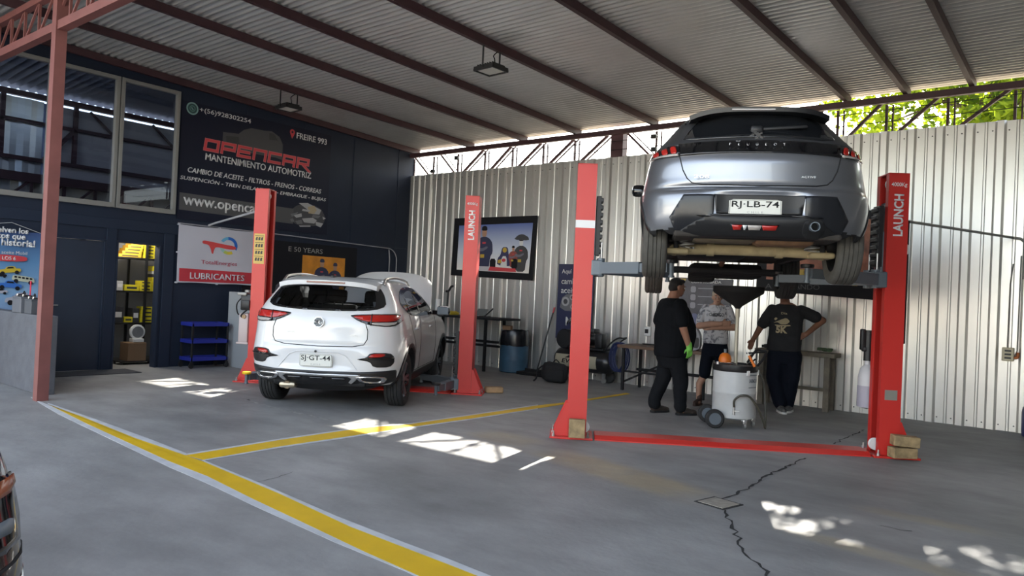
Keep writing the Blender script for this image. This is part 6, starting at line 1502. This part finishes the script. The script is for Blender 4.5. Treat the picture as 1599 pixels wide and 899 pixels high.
# --- car batteries on the parapet, red strap
for k, (x, w_, d_, h_, m_, lab) in enumerate(((-10.66, .30, .17, .215, 'battery_grey', 'larger grey car battery on the parapet, farther from the red post'), (-10.31, .22, .15, .195, 'battery_dark', 'smaller dark car battery on the parapet beside the red post'))):
    t_ = empty('car_battery', (x, 3.49, .941), 0, lab, 'battery'); mm = mat(m_, (.13, .135, .15) if k == 0 else (.085, .09, .10), .5)
    b = MB(); b.box((0, 0, h_*.42), (w_, d_, h_*.84), None, .008); b.box((0, 0, h_*.88), (w_*1.02, d_*1.03, h_*.10), None, .006); b.build('battery_case', mm, t_)
    b = MB(); b.box((0, 0, h_*.97), (w_*.9, d_*.6, .02), None, .006); b.build('battery_lid', M['black'], t_)
    for s in (-1, 1): b = MB(); b.cyl((s*w_*.33, -d_*.25, h_*.95), (s*w_*.33, -d_*.25, h_*1.08), .012, n=10); b.build('terminal', M['steel'], t_)
    b = MB(); b.tube(smooth_path([(-w_*.2, 0, h_), (-w_*.05, 0, h_+.05), (w_*.1, 0, h_+.02)]), .008, 6); b.build('battery_strap', M['black'], t_, 60)
b = MB(); b.bar((0, 0, 0), (.0, 0, .40), .035, .006, (0, 1, 0)); o = b.build('red_tape', mat('red_tape', (.55, .03, .06), .5)); o.location = (-10.80, 3.60, .941); tag(o, 'narrow red strip standing behind the grey car battery', 'strip')

# --- floodlights hanging from the purlins
def flood(p, rz, label, zt_):
    t = empty('ceiling_floodlight', tuple(p), rz, label, 'lamp')
    b = MB(); b.box((0, 0, .02), (.34, .30, .035), None, .008)
    for k in range(7): b.box((-.13+.043*k, 0, .05), (.008, .24, .03))
    h_ = b.build('lamp_housing', M['black'], t); b = MB(); b.box((0, 0, -.001), (.30, .26, .008)); gl2 = MB(); [gl2.box((sx*.16, 0, -.006), (.020, .30, .03)) for sx in (-1, 1)]; [gl2.box((0, sy*.14, -.006), (.34, .020, .03)) for sy in (-1, 1)]; gl2.build('lamp_rim', M['black'], h_); b.build('lamp_glass', mat('lamp_diffuser', (.75, .74, .66), .4) if not bpy.data.materials.get('lamp_diffuser') else bpy.data.materials['lamp_diffuser'], t)
    for s in (-1, 1): b = MB(); b.box((0, s*.155, (zt_-p.z)/2), (.022, .010, zt_-p.z)); b.build('hanger', M['black'], t)
    b = MB(); b.tube(smooth_path([(.02, .05, .06), (.04, .02, .14), (0, .04, .20), (0, .12, zt_-p.z-.01)]), .007, 6); b.build('lamp_cable', M['matt_black'], t, 60)
xp = lambda i, y: plines[i][0]+(plines[i][1]-plines[i][0])*(y-1.9)/(11.42-1.9)
flood(Vector((xp(3, 7.20), 7.20, 4.32)), math.radians(-3), 'flat square floodlight hanging from a purlin in the middle of the roof', zroof(7.2)+.01)
flood(Vector((xp(0, 7.12), 7.12, 4.33)), math.radians(-3), 'flat floodlight hanging from a purlin before the large banner', zroof(7.1)+.01)

# --- waste oil drainer
od = empty('oil_drainer', (-3.42, 8.62, 0), math.radians(36), 'white wheeled waste oil drainer with black funnel on a pole', 'oil drainer')
wh = mat('drainer_white', (.56, .57, .56), .4, noise=.08, nscale=6)
b = MB(); b.lathe([(.20, .10), (.243, .12), (.25, .16), (.25, .395), (.254, .40), (.254, .43), (.25, .435), (.25, .66), (.245, .675)], 36); b.build('tank', wh, od, 40)
b = MB(); b.lathe([(.252, .66), (.262, .68), (.258, .735), (.235, .745), (.225, .72), (.0, .715)], 36); b.build('tool_tray', M['black'], od, 40)
b = MB(); b.cyl((0, .0, .71), (0, .0, 1.40), .022, n=12); b.cyl((0, 0, 1.30), (0, 0, 1.42), .028, n=12); b.build('pole', mat('pole_cream', (.50, .46, .36), .4, .2), od, 40)
b = MB(); b.lathe([(.03, 1.40), (.05, 1.43), (.285, 1.585), (.295, 1.60), (.295, 1.665), (.282, 1.665), (.275, 1.60), (.04, 1.46)], 36); b.build('funnel', M['matt_black'], od, 40)
for s in (-1, 1): b = MB(); b.lathe([(.03, -.03), (.095, -.032), (.11, -.02), (.11, .02), (.095, .032), (.03, .03)], 24, Matrix.Translation((-.27, s*.20-.02, .11)) @ Matrix.Rotation(math.radians(90), 4, 'X')); w_ = b.build('wheel', M['rubber'], od, 40); b = MB(); b.lathe([(.0, -.034), (.07, -.034), (.07, .034), (.0, .034)], 18, Matrix.Translation((-.27, s*.20-.02, .11)) @ Matrix.Rotation(math.radians(90), 4, 'X')); b.build('wheel_hub', M['lift_grey'], w_, 40)
b = MB(); b.cyl((-.27, -.24, .11), (-.27, .24, .11), .012, n=8); b.bar((-.27, -.1, .11), (-.15, -.1, .14), .03); b.bar((-.27, .1, .11), (-.15, .1, .14), .03); b.build('axle', M['steel'], od)
for (x, y) in ((.08, -.20), (.24, .02)):
    b = MB(); b.cyl((x-.014, y, .04), (x+.014, y, .04), .038, n=16); b.box((x, y, .085), (.045, .05, .05), None, .006); b.build('castor', M['steel'], od, 40)
    b = MB(); b.box((x*.97, y*.97, .15), (.07, .02, .12), None, .006); b.build('castor_bracket', wh, od)
b = MB(); b.tube(smooth_path([(-.06, -.252, .26), (-.065, -.275, .34), (0, -.30, .40), (.10, -.31, .39), (.20, -.30, .26), (.27, -.27, .12), (.31, -.24, .03), (.335, -.15, .10), (.345, -.05, .40), (.33, .02, .58), (.26, .06, .68)]), .013, 8); b.build('drain_hose', mat('olive_hose', (.06, .055, .04), .35), od, 60)
b = MB(); b.cyl((-.06, -.245, .17), (-.06, -.245, .27), .016, n=10); b.bar((-.06, -.25, .215), (.0, -.28, .215), .014); b.build('drain_valve', M['steel'], od, 40)
b = MB(); b.tube(smooth_path([(.20, -.10, .70), (.30, -.08, .82), (.345, -.02, .90), (.33, .08, .905), (.28, .16, .90), (.18, .15, .75)]), .015, 8); b.bar((.345, -.02, .90), (.10, -.10, .88), .018); b.build('push_handle', M['matt_black'], od, 60)
b = MB(); Fd = frame((.155, -.198, .55), (.79, .61, 0), (0, 0, 1)); b.prism([(-.07, .075), (.07, .075), (.07, .082), (-.07, .082)], Fd, 0, .004); b.prism([(-.07, -.065), (.06, -.065), (.06, -.058), (-.07, -.058)], Fd, 0, .004); b.build('label_rules', M['lift_grey'], od)
text('label_lettering', 'LAUNCH', Fd, M['lift_grey'], od, w=.13, h=.045, x=-.065, y=-.005, z=.003, depth=.002, bold=.01)
for ang in (-70, -10): 
    q = math.radians(ang); b = MB(); b.box((.262*math.cos(q), .262*math.sin(q), .655), (.02, .035, .06), Matrix.Rotation(q, 3, 'Z'), .005); b.build('tray_clip', M['white_plastic'], od)
# tools lying in its tray
odM = Matrix.Translation(od.location) @ Matrix.Rotation(od.rotation_euler.z, 4, 'Z')
def on_tray(name, v, rz, lab, cat): t = empty(name, tuple(odM @ Vector(v)), math.radians(36)+rz, lab, cat); return t
t = on_tray('orange_cup', (-.13, -.02, .722), 0, 'bright orange plastic guard standing in the drainer tray', 'cup')
b = MB(); b.lathe([(.075, 0), (.07, .03), (.075, .07), (.06, .12), (.03, .145), (.0, .15)], 20); b.build('cup_body', mat('safety_orange', (.72, .17, .01), .45), t, 50); b = MB(); b.cyl((.0, 0, .14), (.0, 0, .19), .018, n=10); b.build('cup_spout', M['lift_grey'], t, 40)
t = on_tray('screwdriver', (.115, -.20, .745), 0, 'orange handled screwdriver leaning over the tray edge', 'screwdriver')
b = MB(); b.cyl((.05, -.03, -.01), (-.015, .0, .115), .017, .015, 10); b.build('grip', bpy.data.materials['safety_orange'], t, 40); b = MB(); b.cyl((-.015, 0, .115), (-.045, .015, .185), .006, n=8); b.build('shaft', M['steel'], t)
t = on_tray('ratchet_spanner', (-.18, -.14, .752), .1, 'shiny ratchet spanner lying on the tray rim', 'spanner')
b = MB(); b.cyl((-.04, 0, .0), (.15, 0, .0), .010, n=10); b.cyl((-.06, 0, -.014), (-.06, 0, .018), .026, n=16); b.build('spanner_body', M['chrome'], t, 40)
t = on_tray('pliers', (.17, .02, .735), .6, 'black and steel pliers in the drainer tray', 'pliers')
b = MB(); b.tube(smooth_path([(-.07, .02, .01), (0, 0, .02), (.08, .03, .05)]), .010, 6); b.tube(smooth_path([(-.07, -.02, .01), (0, 0, .02), (.08, -.02, .07)]), .010, 6); b.build('plier_body', M['black'], t, 50)

# ================================================================== DARK CAR AT THE LEFT EDGE
def build_sedan():
    th = math.radians(90)
    root = empty('dark_car', (-1.9, -.085, 0), th, 'black car parked at the left edge, only its rear corner in view', 'car')
    P = paint('black_paint', (.012, .012, .014), .2, .25); yA, yB, R = .95, 3.60, .32
    keys = [(.22, .78, .16, .5, 2.8, 4.35, .6, 3), (.36, .84, .04, .55, 2.8, 4.48, .6, 2.8), (.52, .865, .0, .55, 2.8, 4.52, .6, 2.7), (.66, .872, .015, .55, 2.8, 4.5, .65, 2.5), (.80, .868, .075, .55, 2.8, 4.35, .8, 2.5),
        (.92, .85, .13, .54, 2.8, 3.9, .9, 2.6), (.98, .83, .22, .54, 2.8, 3.2, .7, 2.8), (1.02, .80, .55, .50, 3, 3.05, .5, 3), (1.12, .74, .78, .48, 3, 2.85, .45, 3.2), (1.26, .67, 1.02, .46, 3, 2.55, .42, 3.2), (1.38, .60, 1.25, .42, 3, 2.25, .4, 3), (1.43, .50, 1.45, .36, 2.6, 2.0, .35, 2.6), (1.45, .30, 1.65, .3, 2.4, 1.8, .3, 2.4)]
    me = car_shell(keys, 6); cuts = []
    for y in (yA, yB):
        for s in (-1, 1): c = MB(); c.cyl((s*.56, y, R), (s*1.2, y, R), R+.05, n=36); cuts.append(c)
    me = cut(me, cuts); bv = bvh_of(me); me.polygons.foreach_set('use_smooth', [True]*len(me.polygons)); me.set_sharp_from_angle(angle=math.radians(45)); mobj('body', me, P, root)
    dk = bpy.data.materials['dark_glass']
    patch('rear_window', [(-.66, 1.06), (.66, 1.06), (.52, 1.36), (-.52, 1.36)], 'rear', bv, dk, root, .005, step=.06)
    for s in (1, -1):
        f = (lambda p: p) if s > 0 else mir
        l = patch('tail_lamp', f([(.50, .90), (.84, .90), (.85, .80), (.82, .72), (.55, .76)]), 'rear', bv, M['gloss_black'], root, .008, step=.04); patch('amber_lens', f([(.62, .885), (.83, .89), (.835, .855), (.64, .85)]), 'rear', bv, mat('dull_amber', (.30, .07, .02), .25), l, .013, step=.03, thick=.004); patch('clear_lens', f([(.72, .80), (.80, .80), (.795, .765), (.73, .77)]), 'rear', bv, M['lift_grey'], l, .013, step=.03, thick=.004)
        sd = 'right' if s > 0 else 'left'
        patch('side_window', [(1.05, 1.03), (2.9, 1.03), (2.4, 1.34), (1.45, 1.36)], sd, bv, dk, root, .005, step=.07)
        seam('chrome_trim', f([(.30, .62), (.86, .64)]), 'rear', bv, M['chrome'], root, .006)
        for y in (yA, yB): wheel(root, (s*.76, y, R), R, .20, s, M['rubber'], M['alu'], M['steel'])
    seam('bumper_seam', [(-.86, .70), (0, .66), (.86, .70)], 'rear', bv, M['matt_black'], root, .005)
    patch('lower_bumper', [(-.80, .42), (.80, .42), (.76, .27), (-.76, .27)], 'rear', bv, M['black'], root, .008, step=.05)
    return root
build_sedan()
# ================================================================== PEOPLE
def ball(b, c, r, rz=None, n=14, R=None):
    rx, ry, rz = (r, r, r) if not isinstance(r, (tuple, list)) else r
    prof = [(max(1e-4, math.sin(math.pi*i/10)), -math.cos(math.pi*i/10)) for i in range(11)]
    T = Matrix.Translation(Vector(c)) @ (R.to_4x4() if R else Matrix.Identity(4)) @ Matrix.Diagonal((rx, ry, rz, 1))
    b.lathe(prof, n, T, True)
def limb(b, pts, rs, n=14):
    for i in range(len(pts)-1):
        b.cyl(pts[i], pts[i+1], rs[i], rs[i+1], n)
    for p_, r in zip(pts, rs): ball(b, p_, r, n=n)
def torso(b, rings, n=24):
    vs = []; fs = []
    for z, x, y, rx, ry in rings:
        for j in range(n):
            q = 2*math.pi*j/n; c, s = math.cos(q), math.sin(q); e = 2.4; k = (abs(c)**e+abs(s)**e)**(-1/e)
            vs.append((x+rx*c*k, y+ry*s*k, z))
    for i in range(len(rings)-1):
        for j in range(n): fs.append((i*n+j, i*n+(j+1) % n, (i+1)*n+(j+1) % n, (i+1)*n+j))
    fs += [tuple(reversed(range(n))), tuple(range((len(rings)-1)*n, len(rings)*n))]; b.add(vs, fs)
def fuse(name, b, m, parent, vox=.011, it=6, wrinkle=0.0, seed=0):
    me = b.mesh(name); o = bpy.data.objects.new(name+'_raw', me); COL.objects.link(o)
    bm = bmesh.new(); bm.from_mesh(me); bmesh.ops.recalc_face_normals(bm, faces=bm.faces[:]); bm.to_mesh(me); bm.free()
    r = o.modifiers.new('r', 'REMESH'); r.mode = 'VOXEL'; r.voxel_size = vox
    s = o.modifiers.new('s', 'SMOOTH'); s.factor = .5; s.iterations = it
    if wrinkle:
        t = bpy.data.textures.new(name+'_folds', 'CLOUDS'); t.noise_scale = .12; t.noise_depth = 2
        d = o.modifiers.new('d', 'DISPLACE'); d.texture = t; d.strength = wrinkle; d.mid_level = .5
    dg = bpy.context.evaluated_depsgraph_get(); dg.update(); out = bpy.data.meshes.new_from_object(o.evaluated_get(dg)); bpy.data.objects.remove(o)
    out.name = name; out.materials.clear(); out.polygons.foreach_set('use_smooth', [True]*len(out.polygons))
    return mobj(name, out, m, parent)
def hand(b, wrist, direc, palm_n, side, curl=.5, L=.17):
    """palm, four bent fingers of unequal length, thumb from the side; side +1 thumb on +(direc x palm_n)"""
    d = Vector(direc).normalized(); n = Vector(palm_n); n = (n-d*n.dot(d)).normalized(); s = d.cross(n)*side; w = Vector(wrist)
    for k in range(4):
        off = s*(.030-.020*k); base = w + d*.085 + off; ln = (.070, .078, .072, .055)[k]
        limb(b, [w+off*.6, base], [.017, .012], 8)
        a = curl; d1 = (d*math.cos(a*.6)+n*math.sin(a*.6)); d2 = (d*math.cos(a*1.7)+n*math.sin(a*1.7))
        limb(b, [base, base+d1*ln*.55, base+d1*ln*.55+d2*ln*.5], [.0105, .0095, .008], 8)
    t0 = w+d*.025+s*.024; limb(b, [t0, t0+(d*.6+s*.75+n*.2).normalized()*.038, t0+(d*.6+s*.75+n*.2).normalized()*.038+(d*.9+s*.25+n*.35).normalized()*.032], [.014, .0115, .009], 8)
def head(b, c, yaw=0.0, tilt=0.0, s=1.0):
    """c = middle of the head, face towards local +Y turned by yaw"""
    R = Matrix.Rotation(yaw, 3, 'Z') @ Matrix.Rotation(-tilt, 3, 'X'); c = Vector(c)
    P = lambda x, y, z: c + R @ Vector((x*s, y*s, z*s))
    ball(b, P(0, -.012, .025), (.076*s, .096*s, .092*s), R=R, n=18); ball(b, P(0, .022, -.045), (.060*s, .070*s, .072*s), R=R, n=18)
    ball(b, P(0, .055, -.082), (.034*s, .030*s, .028*s), R=R); ball(b, P(0, .085, -.012), (.013*s, .02*s, .025*s), R=R); ball(b, P(0, .098, -.024), (.017*s, .014*s, .012*s), R=R)
    ball(b, P(0, .080, .022), (.055*s, .018*s, .012*s), R=R); ball(b, P(0, .088, -.056), (.024*s, .010*s, .007*s), R=R)
    for q in (-1, 1):
        ball(b, P(q*.078, -.008, -.005), (.012*s, .022*s, .034*s), R=R); ball(b, P(q*.040, .068, -.02), (.022*s, .018*s, .02*s), R=R)
    return P, R
def face_bits(parent, P, R, brow, lips):
    for q in (-1, 1):
        b = MB(); ball(b, P(q*.032, .083, .006), (.013, .008, .008), R=R); e = b.build('eye', M['eye_white'], parent, 60)
        b = MB(); ball(b, P(q*.032, .090, .006), (.006, .004, .006), R=R); b.build('iris', M['matt_black'], e, 60)
        b = MB(); ball(b, P(q*.034, .090, .027), (.022, .008, .0045), R=R); b.build('eyebrow', brow, parent, 60)
    b = MB(); ball(b, P(0, .095, -.058), (.022, .006, .005), R=R); b.build('lips', lips, parent, 60)
def hair(parent, P, R, m, full=True, name='hair'):
    b = MB(); ball(b, P(0, -.022, .040), (.083, .096, .088), R=R, n=18); ball(b, P(0, -.05, -.005), (.077, .070, .070), R=R, n=16)
    if full: ball(b, P(0, .045, .085), (.060, .045, .030), R=R)
    return fuse(name, b, m, parent, .008, 3)
def shoe(parent, c, yaw, m, sole, L=.29, name='shoe'):
    R = Matrix.Rotation(yaw, 3, 'Z'); c = Vector(c); b = MB(); P = lambda x, y, z: c+R @ Vector((x, y, z))
    ball(b, P(0, -.05, .06), (.042, .062, .058), R=R); ball(b, P(0, .03, .05), (.045, .10, .042), R=R); ball(b, P(0, .11, .04), (.046, .070, .036), R=R); limb(b, [P(0, -.05, .07), P(0, -.045, .115)], [.045, .048])
    s = fuse(name, b, m, parent, .009, 4)
    b = MB(); F_ = Matrix.Translation(c) @ Matrix.Rotation(yaw, 4, 'Z'); b.prism(chaikin([(-.042, -.11), (.042, -.11), (.044, 0), (.052, .10), (.03, .175), (-.03, .175), (-.052, .10), (-.044, 0)], 2), F_, 0.0, .026); b.build('sole', sole, s, 50); return s
M['eye_white'] = mat('eye_white', (.6, .58, .55), .3)
sk_tan = mat('skin_tan', (.30, .15, .095), .55, noise=.08, nscale=12); sk_fair = mat('skin_fair', (.44, .25, .175), .55, noise=.08, nscale=12); sk_brown = mat('skin_brown', (.19, .085, .05), .55, noise=.08, nscale=12)
hair_blk = mat('hair_black', (.012, .010, .009), .7, noise=.3, nscale=60, bump=.4, bscale=120); hair_grey = mat('hair_grey_blond', (.38, .32, .24), .7, noise=.3, nscale=60, bump=.4, bscale=120)
cl_black = mat('cloth_black', (.006, .007, .009), .9, spec=.15, noise=.15, nscale=14, bump=.25, bscale=18); cl_dark = mat('cloth_dark_trousers', (.009, .010, .012), .9, spec=.15, noise=.15, nscale=14, bump=.3, bscale=16)
cl_navy = mat('cloth_navy', (.006, .008, .015), .9, spec=.15, bump=.25, bscale=16); cl_char = mat('cloth_charcoal', (.024, .025, .028), .9, spec=.2, noise=.12, nscale=10, bump=.2, bscale=18)
lipm = mat('lips', (.28, .10, .08), .5)

# --- man in black, seen from behind his right side
pa = fl(1050, 646); A1 = empty('person', (pa.x-.03, pa.y-.02, 0), math.radians(-32), 'heavyset man in black T-shirt and trousers with a green glove, standing in profile', 'person')
b = MB()
torso(b, [(.80, 0, -.01, .19, .17), (1.0, 0, .02, .21, .21), (1.2, 0, .02, .20, .19), (1.38, 0, -.02, .19, .14), (1.47, 0, -.03, .13, .09), (1.50, 0, -.03, .07, .07)])
limb(b, [(0, -.035, 1.46), (0, 0.0, 1.56)], [.075, .068])
HP1, HR1 = head(b, (0, .035, 1.635), math.radians(-6), .12, 1.03)
for s in (-1, 1):
    sh = Vector((s*.215, -.03, 1.40)); el = Vector((s*.30, -.045, 1.13)); wr = Vector((s*.305, .055, .885))
    limb(b, [sh, el, wr], [.062, .050, .034])
    if s > 0: hand_at = (wr.copy(), (el, wr))
    else: hand(b, wr, (0, .12, -1), (1, 0, 0), 1, .55)
    f = Vector((s*.12, .12 if s > 0 else -.12, 0)); limb(b, [(s*.11, 0, .84), (s*.12, f.y*.5+.02, .47), (f.x, f.y-.04, .09)], [.11, .075, .048])
    ball(b, (f.x, f.y+.02, .05), (.04, .09, .035))
body = fuse('body', b, sk_tan, A1, .008, 5)
face_bits(A1, HP1, HR1, hair_blk, lipm); hair(A1, HP1, HR1, hair_blk)
b = MB()
torso(b, [(.735, 0, .0, .225, .205), (.78, 0, .0, .238, .222), (.90, 0, .02, .242, .245), (1.02, 0, .035, .245, .262), (1.14, 0, .03, .242, .250), (1.27, 0, .005, .235, .215), (1.38, 0, -.02, .225, .175), (1.455, 0, -.03, .165, .125), (1.495, 0, -.03, .098, .092)])
for s in (-1, 1): limb(b, [(s*.19, -.03, 1.405), (s*.265, -.04, 1.26), (s*.288, -.045, 1.19)], [.088, .082, .080])
fuse('shirt', b, cl_black, A1, .012, 5, .012)
b = MB(); torso(b, [(.60, 0, .0, .17, .155), (.72, 0, .0, .205, .19), (.84, 0, .0, .215, .20)])
for s in (-1, 1):
    fy_ = .12 if s > 0 else -.12; limb(b, [(s*.105, 0, .74), (s*.118, fy_*.45+.01, .46), (s*.12, fy_-.045, .16), (s*.12, fy_-.04, .115)], [.125, .102, .080, .084])
fuse('trousers', b, cl_dark, A1, .012, 5, .018)
shb = mat('shoe_brown', (.035, .026, .020), .6); 
for s in (-1, 1): shoe(A1, (s*.12, .135 if s > 0 else -.105, 0), -s*.12, shb, M['matt_black'])
b = MB(); hand(b, Vector((.305, .055, .895)), (0, .10, -1), (-1, 0, 0), -1, .5); limb(b, [(.303, .045, .925), (.305, .058, .87)], [.040, .036]); fuse('green_glove', b, mat('glove_green', (.16, .50, .07), .6), A1, .006, 3)

# --- man with crossed arms, facing the camera
pb = fl(1120, 634); A2 = empty('person', (pb.x-.052, pb.y-.038, 0), math.radians(-157), 'man in pale printed T-shirt and navy shorts standing with crossed arms', 'person')
b = MB()
torso(b, [(.82, 0, -.01, .165, .115), (1.0, 0, 0, .16, .12), (1.2, 0, 0, .18, .125), (1.36, 0, -.01, .19, .11), (1.43, 0, -.02, .12, .08), (1.46, 0, -.02, .065, .065)])
limb(b, [(0, -.02, 1.40), (0, .005, 1.47)], [.062, .058]); HP2, HR2 = head(b, (0, .025, 1.540), math.radians(8), .05, .99)
A2.scale = (.85, .95, 1.0)
for s in (1, -1):
    sh = Vector((s*.20, -.01, 1.375)); el = Vector((s*.275, .09, 1.125)); zz = 1.175 if s > 0 else 1.11; yy = .205 if s > 0 else .165
    wr = Vector((-s*.08, yy, zz)); limb(b, [sh, el, Vector((s*.10, yy-.01, (el.z+zz)/2+.01)), wr], [.054, .048, .045, .032])
    if s > 0: hand(b, wr, (-1, -.15, .06), (0, -1, .1), 1, .35)
    else: hand(b, wr, (1, -.25, -.02), (0, -1, 0), -1, .5)
fx = {1: (.235, .02), -1: (-.14, .06)}
for s in (1, -1):
    x, y = fx[s]; limb(b, [(s*.095, 0, .83), (s*.12+.02, .02, .46), (x*.98, y-.015, .30), (x, y-.03, .08)], [.09, .060, .056, .038]); ball(b, (x, y+.03, .045), (.04, .10, .032))
fuse('body', b, sk_fair, A2, .0075, 5); face_bits(A2, HP2, HR2, mat('brow_brown', (.10, .07, .05), .8), lipm); hair(A2, HP2, HR2, hair_grey)
b = MB()
torso(b, [(.885, 0, 0, .205, .150), (.93, 0, 0, .208, .155), (1.05, 0, .005, .20, .150), (1.2, 0, .0, .205, .150), (1.31, 0, -.01, .212, .138), (1.385, 0, -.015, .185, .115), (1.435, 0, -.02, .105, .088)])
for s in (1, -1): limb(b, [(s*.185, -.01, 1.365), (s*.245, .03, 1.235), (s*.258, .05, 1.185)], [.076, .074, .075])
cam_m = mat('cloth_pale_print', (.50, .50, .53), .85, bump=.2, bscale=18); nt = cam_m.node_tree; bs = nt.nodes['Principled BSDF']; tc = nt.nodes.new('ShaderNodeTexCoord'); vz = nt.nodes.new('ShaderNodeTexNoise'); vz.inputs['Scale'].default_value = 11; vz.inputs['Detail'].default_value = 7; vz.inputs['Distortion'].default_value = 1.5; cr = nt.nodes.new('ShaderNodeValToRGB')
cr.color_ramp.elements[0].position = .40; cr.color_ramp.elements[0].color = (.16, .16, .19, 1); cr.color_ramp.elements[1].position = .50; cr.color_ramp.elements[1].color = (.52, .52, .55, 1); nt.links.new(tc.outputs['Object'], vz.inputs['Vector']); nt.links.new(vz.outputs[0], cr.inputs[0]); nt.links.new(cr.outputs[0], bs.inputs['Base Color'])
shirt2 = fuse('shirt', b, cam_m, A2, .011, 5, .010)
def cloth_text(txt, parent, me_obj, m, w, h, cx, cz, name='shirt_lettering', bold=.02, spacing=1.0):
    F_ = frame((0, 0, 0), (-1, 0, 0), (0, 0, 1)); t = text(name, txt, F_, m, parent, w=w, h=h, x=-w/2, y=0, depth=0, bold=bold, spacing=spacing); bv = bvh_of(me_obj.data)
    for v in t.data.vertices:
        hit = bv.ray_cast(Vector((v.co.x+cx, 2, v.co.z+cz)), Vector((0, -1, 0)))
        v.co = hit[0]+Vector((0, .006, 0)) if hit[0] else Vector((v.co.x+cx, .12, v.co.z+cz))
    return t
def cloth_shape(poly, parent, me_obj, m, name):
    bv = bvh_of(me_obj.data); return patch(name, [(-a, c) for a, c in poly], 'front', bv, m, parent, .006, rnd=1, step=.02, thick=0)
cloth_text('CHICAGO', A2, shirt2, M['plate_black'], .235, .048, 0, 1.272)
b = MB(); torso(b, [(.70, 0, 0, .19, .13), (.82, 0, 0, .195, .14), (.92, 0, 0, .195, .142)])
for s in (1, -1): limb(b, [(s*.10, .0, .80), (s*.125+.012, .015, .60), (s*.135+.018, .018, .475)], [.115, .105, .103])
fuse('shorts', b, cl_navy, A2, .012, 4, .012)
clog = mat('clog_brown', (.045, .022, .016), .7)
for s in (1, -1): shoe(A2, (fx[s][0], fx[s][1]+.02, 0), -s*.35, clog, clog, name='clog')

# --- man in dark grey, leaning, face hidden behind the front wheel
pc = fl(1230, 642); A3 = empty('person', (pc.x-.06, pc.y-.04, 0), math.radians(-163), 'man in dark grey printed T-shirt and navy trousers, one hand on his hip', 'person')
b = MB()
torso(b, [(.84, 0, -.01, .165, .12), (1.0, 0, .01, .175, .14), (1.2, 0, 0, .19, .14), (1.40, 0, -.01, .20, .115), (1.475, 0, -.02, .13, .085), (1.51, 0, -.02, .07, .07)])
limb(b, [(0.02, -.02, 1.46), (.03, .01, 1.56)], [.068, .062]); HP3, HR3 = head(b, (.035, .035, 1.635), math.radians(12), .12, 1.0)
shr = Vector((.215, -.01, 1.40)); elr = Vector((.335, -.03, 1.15)); wrr = Vector((.43, -.06, .965)); limb(b, [shr, elr, wrr], [.058, .046, .033]); hand(b, wrr, (.35, -.12, -1), (-.2, -1, -.1), -1, .35)
shl = Vector((-.215, -.01, 1.41)); ell_ = Vector((-.475, -.10, 1.285)); wrl = Vector((-.265, .06, 1.085)); limb(b, [shl, ell_, wrl], [.058, .047, .033]); hand(b, wrl, (.75, .35, -.45), (.1, -1, 0), -1, .5)
limb(b, [(.10, 0, .85), (.12, .05, .47), (.02, .10, .09)], [.10, .07, .045]); limb(b, [(-.10, 0, .85), (-.09, .06, .48), (-.06, -.02, .09)], [.10, .07, .045])
ball(b, (.0, .15, .05), (.04, .09, .035)); ball(b, (-.05, .03, .05), (.04, .09, .035))
fuse('body', b, sk_brown, A3, .0075, 5); face_bits(A3, HP3, HR3, hair_blk, lipm); hair(A3, HP3, HR3, hair_blk)
b = MB()
torso(b, [(.835, .02, 0, .225, .165), (.90, .015, .0, .228, .175), (1.05, .005, .015, .222, .178), (1.2, 0, .005, .218, .168), (1.33, 0, -.005, .228, .150), (1.42, 0, -.012, .205, .125), (1.485, 0.01, -.02, .115, .092)])
limb(b, [(.19, -.01, 1.395), (.285, -.025, 1.24), (.305, -.028, 1.20)], [.082, .080, .080]); limb(b, [(-.19, -.01, 1.405), (-.33, -.045, 1.345), (-.375, -.06, 1.325)], [.082, .082, .083])
shirt3 = fuse('shirt', b, cl_char, A3, .011, 5, .012)
cream = mat('print_cream', (.36, .31, .20), .8)
cloth_text('5K', A3, shirt3, cream, .15, .10, .05, 1.085, bold=.05); cloth_text('Dia', A3, shirt3, cream, .08, .03, .025, 1.345, bold=.02)
for poly in ([(-.12, 1.22), (-.04, 1.26), (.05, 1.30), (.10, 1.25), (.06, 1.21), (-.02, 1.205), (-.06, 1.235)], [(-.11, 1.275), (-.085, 1.30), (-.06, 1.285), (-.085, 1.255)], [(-.10, 1.20), (.0, 1.195), (.10, 1.205), (.11, 1.185), (-.08, 1.18)]): cloth_shape([(a-.045, c) for a, c in poly], A3, shirt3, cream, 'shirt_print')
b = MB(); torso(b, [(.66, .0, 0, .195, .14), (.80, 0, 0, .215, .158), (.88, .01, 0, .212, .155)])
limb(b, [(.105, 0, .76), (.125, .05, .47), (.06, .085, .20), (.035, .085, .125)], [.128, .112, .092, .090]); limb(b, [(-.105, 0, .76), (-.095, .06, .47), (-.075, .0, .20), (-.065, -.01, .125)], [.128, .112, .092, .090])
fuse('trousers', b, cl_navy, A3, .012, 4, .018)
shg = mat('shoe_grey', (.10, .10, .10), .7)
shoe(A3, (.015, .16, 0), .30, shg, M['white_plastic']); shoe(A3, (-.085, .03, 0), -.25, shg, M['white_plastic'])
